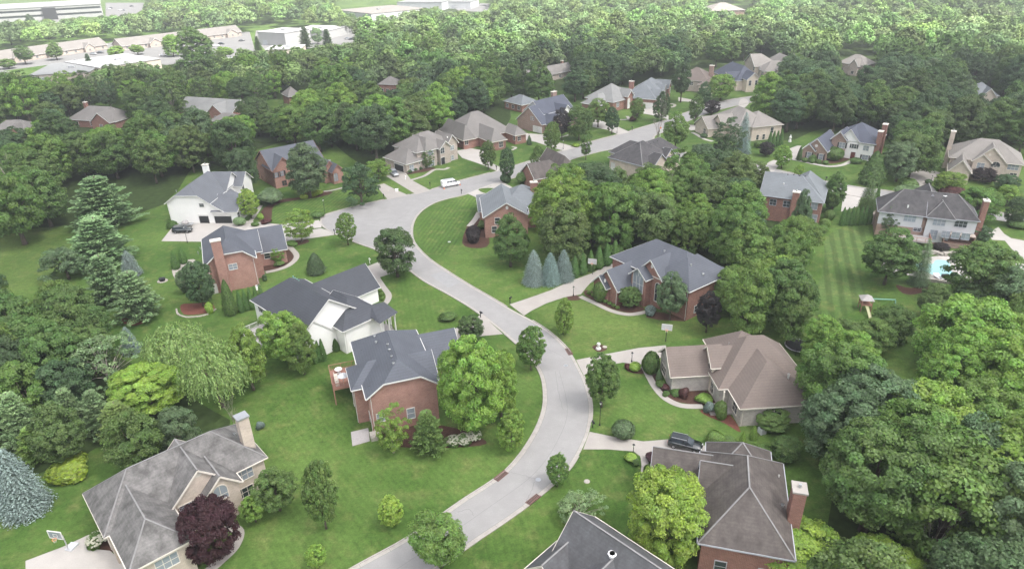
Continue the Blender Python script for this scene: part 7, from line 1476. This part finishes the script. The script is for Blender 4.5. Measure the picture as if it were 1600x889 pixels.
drain(777, 740, 38, 'rusty storm drain on the left kerb of the lower road'); drain(834, 781, 38, 'rusty storm drain on the right kerb of the lower road'); drain(893, 549, -60, 'rusty storm drain on the kerb opposite the street tree')
for px, py, lb in ((841, 749, 'round manhole cover in the lower road'), (884, 571, 'round manhole cover in the road bend'), (702, 378, 'round manhole cover at the start of the cul-de-sac')):
    x, y = Q(px, py); b = MB(); b.cyl((x, y, .013), (x, y, .02), .38, n=18); b.cyl((x, y, .02), (x, y, .022), .3, n=18); tag(b.build('manhole_cover', 'metal_grey'), lb, 'manhole cover', 'manhole covers')
# ---- trampoline, play set, pool fence, patio things
x, y = Q(1246, 546); r = empty('trampoline', (x, y, 0), 0, 'round trampoline with safety net poles beside the brown roofed house', 'trampoline')
b = MB(); b.cyl((0, 0, .85), (0, 0, .87), 2.0, n=28); b.build('mat', 'black_metal', r); b = MB()
for k in range(28): t0, t1 = k*2*math.pi/28, (k+1)*2*math.pi/28; b.bar((2.2*math.cos(t0), 2.2*math.sin(t0), .9), (2.2*math.cos(t1), 2.2*math.sin(t1), .9), .2, .05)
b.build('rim_pad', 'metal_grey', r)
for k in range(6): t0 = k*math.pi/3; b = MB(); b.cyl((2.3*math.cos(t0), 2.3*math.sin(t0), 0), (2.3*math.cos(t0), 2.3*math.sin(t0), 2.6), .035, n=6); b.build('pole', 'black_metal', r)
x, y = Q(1350, 484); r = empty('play_set', (x, y, 0), math.radians(-12), 'wooden swing and play set with yellow slide on the big right lawn', 'play set')
b = MB()
for i in (-1, 1):
    for j in (-1, 1): b.bar((i*.9, j*.9, 0), (i*.9, j*.9, 2.6), .14)
b.box(-1, 1, -1, 1, 1.35, 1.45); b.build('tower', 'deck_wood', r); b = MB(); b.add([(-1.2, -1.2, 2.5), (1.2, -1.2, 2.5), (1.2, 1.2, 2.5), (-1.2, 1.2, 2.5), (0, 0, 3.4)], [(0, 1, 4), (1, 2, 4), (2, 3, 4), (3, 0, 4), (3, 2, 1, 0)]); b.build('canopy', 'deck_grey', r)
b = MB(); b.bar((1, 0, 2.5), (5.2, .3, 2.5), .16); b.bar((5.2, .3, 2.5), (5.4, 1.5, 0), .1); b.bar((5.2, .3, 2.5), (5.4, -1.1, 0), .1); b.build('swing_beam', 'patina', r)
for k in range(2): b = MB(); b.bar((2.2+k*1.5, 0, 2.45), (2.2+k*1.5, 0, .6), .02); b.bar((2.7+k*1.5, 0, 2.45), (2.7+k*1.5, 0, .6), .02); b.box(2.2+k*1.5, 2.7+k*1.5, -.1, .1, .55, .6); b.build('swing', 'black_metal', r)
b = MB(); b.add([(-.3, -1, 1.4), (.3, -1, 1.4), (.5, -4.2, .15), (-.1, -4.2, .15), (-.3, -1, 1.55), (.3, -1, 1.55), (.5, -4.2, .3), (-.1, -4.2, .3)], [(0, 1, 2, 3), (0, 3, 7, 4), (1, 2, 6, 5)]); b.build('slide', 'slide_yellow', r)
# low stone walls of the pool
cPl = K(1340, 330, 5.927)
def stones(name, pts, w, h, label, m='stone'):
    p = smoothline([Q(*q) for q in pts], False, 4); b = MB(); rs = random.Random(4)
    for a, c in zip(dense(p, .7), dense(p, .7)[1:]):
        d = (c-a); L_ = np.linalg.norm(d)
        if L_ < .2: continue
        hh = h*rs.uniform(.8, 1.2); b.bar((a[0], a[1], hh/2), (a[0]+d[0]*.93, a[1]+d[1]*.93, hh/2), w*rs.uniform(.85, 1.15), hh)
    tag(b.build(name, m), label, 'wall')
stones('stone_wall', [cPl(560, 400), cPl(700, 395), cPl(790, 412), cPl(900, 400)], 1.0, .7, 'low boulder wall between the pool and the grey sided house')
stones('stone_wall', [cPl(540, 640), cPl(700, 655), cPl(900, 672), cPl(1070, 655)], .5, .6, 'low stone wall along the lower edge of the pool deck')
stones('stone_edging', [c2(70, 680), c2(85, 720), c2(160, 738), c2(280, 720), c2(345, 680)], .35, .18, 'ring of stepping stones round the red mulch of the dark round tree')
def lounger(px, py, ang, label):
    x, y = Q(px, py); r = empty('pool_lounger', (x, y, .06), math.radians(ang), label, 'lounger', 'loungers at the pool'); b = MB(); b.box(-.35, .35, -1, .4, .3, .38); b.build('seat', 'plastic_white', r)
    b = MB(); b.bar((0, .4, .36), (0, 1.0, .75), .7, .06); b.build('backrest', 'plastic_white', r)
    for i in (-1, 1):
        for j in (-.9, .35): b = MB(); b.box(i*.3-.03, i*.3+.03, j-.03, j+.03, 0, .3); b.build('leg', 'metal_grey', r)
lounger(*cPl(735, 622), 10, 'left white lounger on the lower pool deck'); lounger(*cPl(760, 626), 10, 'right white lounger on the lower pool deck')
x, y = Q(*cPl(810, 632)); b = MB(); b.box(x-.7, x+.7, y-.5, y+.5, 0, 1.0); b.box(x-.75, x+.75, y-.55, y+.55, 1.0, 1.06); tag(b.build('pool_equipment_box', 'black_metal'), 'dark box at the lower edge of the pool deck', 'box')
def table(h, x, y, z, r_, label, chairs=4, ct='chair', m='deck_grey', grp='chairs on the decks and patio'):
    w_ = h.world(x, y); e = empty('patio_table', (w_[0], w_[1], z), h.rz, label, 'table'); b = MB(); b.cyl((0, 0, .68), (0, 0, .73), r_, n=16); b.build('table_top', m, e); b = MB(); b.cyl((0, 0, 0), (0, 0, .68), .06, n=8); b.cyl((0, 0, 0), (0, 0, .04), .3, n=10); b.build('pedestal', m, e)
    for k in range(chairs):
        a = 2*math.pi*k/chairs+.5; q = h.world(x+math.cos(a)*(r_+.45), y+math.sin(a)*(r_+.45)); c = empty('patio_chair', (q[0], q[1], z), h.rz+a-math.pi/2, 'chair at the '+label, 'chair', grp)
        b = MB(); b.box(-.24, .24, -.24, .24, .4, .45); b.build('seat', ct, c); b = MB(); b.box(-.24, .24, .2, .25, .45, .9); b.build('backrest', ct, c)
        for i in (-1, 1):
            for j in (-1, 1): b = MB(); b.box(i*.21-.02, i*.21+.02, j*.21-.02, j*.21+.02, 0, .4); b.build('leg', ct, c)
table(HC_, -8.6, 9.6, 1.9, 1.0, 'round grey table on the white railed deck', 3, 'black_metal'); table(HD, -2.8, 14.4, 3.0, .6, 'small pale table on the red balcony deck', 0, 'plastic_white', 'plastic_white')
for k in range(4):
    q = HD.world(-3.4, 10.9+k*.75); c = empty('deck_chair', (q[0], q[1], 3.0), HD.rz+math.pi/2, 'cream chair in the line on the red balcony deck', 'chair', 'cream chairs on the red deck'); b = MB(); b.box(-.28, .28, -.28, .28, .35, .45); b.build('seat', 'cream_trim', c); b = MB(); b.box(-.28, .28, .24, .32, .45, .95); b.build('backrest', 'cream_trim', c)
    for i in (-1, 1): b = MB(); b.box(i*.26-.04, i*.26+.04, -.28, .28, 0, .6); b.build('leg', 'cream_trim', c)
q = HD.world(-2.4, 10.4); r = empty('garden_parasol', (q[0], q[1], 3.0), 0, 'grey closed top parasol at the near end of the red deck', 'parasol'); b = MB(); b.cyl((0, 0, 0), (0, 0, 2.2), .04, n=6); b.build('pole', 'metal_grey', r); b = MB(); b.lathe((0, 0, 1.9), [(.9, 0), (.5, .25), (.04, .45)], 8); b.build('canopy', 'grey_siding', r)
x, y = Q(289, 428); b = MB()
for k in range(3): a = k*2.1; b.box(x+math.cos(a)*1.1-.3, x+math.cos(a)*1.1+.3, y+math.sin(a)*1.1-.3, y+math.sin(a)*1.1+.3, .05, .45); b.box(x+math.cos(a)*1.4-.3, x+math.cos(a)*1.4+.3, y+math.sin(a)*1.4-.05, y+math.sin(a)*1.4+.05, .05, .95); tag(b.build('patio_chair', 'black_metal'), 'dark wooden chair around the fire pit on the stone patio', 'chair', 'dark chairs on the stone patio'); b = MB()
x, y = Q(254, 439); r = empty('fire_pit', (x, y, 0), 0, 'round black fire pit on a pale stone ring alone on the lawn', 'fire pit'); b = MB(); b.lathe((0, 0, 0), [(1.1, 0), (1.1, .06)], 16); b.build('stone_ring', 'stone', r); b = MB(); b.lathe((0, 0, .06), [(.55, 0), (.7, .55), (.72, .6), (.4, .66)], 14); b.build('bowl', 'black_metal', r)
def unit_box(px, py, label, m='grey_siding', w=.9, hh=.9):
    x, y = Q(px, py); r = empty('air_conditioner', (x, y, 0), .3, label, 'air conditioner', 'air conditioner units beside the houses'); b = MB(); b.box(-w/2, w/2, -w/2, w/2, 0, hh); b.build('casing', m, r); b = MB(); b.cyl((0, 0, hh), (0, 0, hh+.03), w*.38, n=14); b.build('fan_grille', 'black_metal', r)
unit_box(1190, 676, 'air conditioner at the wall of the brown roofed house'); unit_box(404, 452, 'white air conditioner at the side of the pink brick house', 'plastic_white'); unit_box(1073, 712, 'pale air conditioner') if 0 else None
# black garbage bins and little utility covers
for px, py, lb in ((945, 542, 'pale round utility cover near the mulch bed'), (917, 752, 'pale worn patch cover on the lower right lawn'), (606, 298, 'pale stone block on the lawn strip left of the beige brick house')):
    x, y = Q(px, py); b = MB(); b.lathe((x, y, 0), [(.42, 0), (.42, .05), (.3, .1)], 12); tag(b.build('utility_cover', 'stone'), lb, 'utility cover')
x, y = Q(620, 299); b = MB(); b.box(x-.4, x+.4, y-.4, y+.4, 0, .6); b.box(x-.45, x+.45, y-.45, y+.45, .6, .68); tag(b.build('utility_box', 'plastic_white'), 'white utility box on the lawn strip beside the open garage driveway', 'utility box')
x, y = Q(1205, 236); b = MB(); b.lathe((x, y, 0), [(.3, 0), (.3, .8), (.1, .9)], 8)
# for-sale free signs are not shown; white sign post at the corner
x, y = Q(1031, 215); r = empty('sign_post', (x, y, 0), 0, 'white post with orange top at the street corner', 'post'); b = MB(); b.cyl((0, 0, 0), (0, 0, 3.2), .09, n=8); b.build('post', 'white_trim', r); b = MB(); b.box(-.3, .3, -.04, .04, 3.2, 3.7); b.build('panel', 'orange', r)
x, y = Q(*c8(628, 585)); b = MB()
b.box(x-2, x+2, y-2, y+2, 2.6, 2.75); sh_ = b
r = empty('shed', (x, y, 0), -.4, 'small beige shed at the left end of the grey sided house', 'shed'); b = MB(); b.box(-1.8, 1.8, -1.4, 1.4, 0, 2.4); b.build('wall', 'cream_brick', r); b = MB(); b.box(-2, 2, -1.6, 1.6, 2.4, 2.55); b.build('roof', 'beige_wall', r); b = MB(); b.box(-.5, .5, -1.44, -1.4, .1, 2.1); b.build('door', 'interior_dark', r)
# ---- the thin cloud whose shade lies over the near streets; beyond its edge the woods stand in the sun
bm = bmesh.new(); bmesh.ops.create_icosphere(bm, subdivisions=5, radius=1)
CZ = 560; off = CZ/math.tan(SUN_EL); ox, oy = math.sin(SUN_AZ)*off, math.cos(SUN_AZ)*off
from mathutils import noise as _ns
for v in bm.verts:
    n = _ns.noise(v.co*2.3)*.22+_ns.noise(v.co*6)*.07; k = 1+n
    sx = 760; sy = 560
    v.co = Vector((v.co.x*sx*k, v.co.y*sy*k, max(v.co.z, -.35)*60*(1+n*2)))
me = bpy.data.meshes.new('cloud'); bm.to_mesh(me); bm.free(); me.shade_smooth()
co = link(bpy.data.objects.new('cloud', me)); co['kind'] = 'structure'; co.location = (ox+0, oy-185, CZ); co.rotation_euler = (0, 0, .06)
cm_ = bpy.data.materials.new('cloud_vapour'); cm_.use_nodes = True; cn = cm_.node_tree; cn.nodes.clear()
o_ = cn.nodes.new('ShaderNodeOutputMaterial'); mx = cn.nodes.new('ShaderNodeMixShader'); tr = cn.nodes.new('ShaderNodeBsdfTransparent'); tl = cn.nodes.new('ShaderNodeBsdfTranslucent'); tl.inputs[0].default_value = (.95, .96, 1, 1)
mx.inputs[0].default_value = .62; cn.links.new(tr.outputs[0], mx.inputs[1]); cn.links.new(tl.outputs[0], mx.inputs[2]); cn.links.new(mx.outputs[0], o_.inputs['Surface']); me.materials.append(cm_)
# ---- the air itself
hz = MB(); hz.box(-1150, 1150, -40, 1500, -1.0, 72); ho = hz.build('haze', 'white_trim'); ho['kind'] = 'stuff'; ho.display_type = 'WIRE'
hm = bpy.data.materials.new('haze_air'); hm.use_nodes = True; hn = hm.node_tree; hn.nodes.clear()
ou = hn.nodes.new('ShaderNodeOutputMaterial'); pv = hn.nodes.new('ShaderNodeVolumePrincipled'); pv.inputs['Density'].default_value = .00042; pv.inputs['Color'].default_value = (.95, .97, 1, 1); pv.inputs['Anisotropy'].default_value = .2
hn.links.new(pv.outputs[0], ou.inputs['Volume']); ho.data.materials.clear(); ho.data.materials.append(hm)
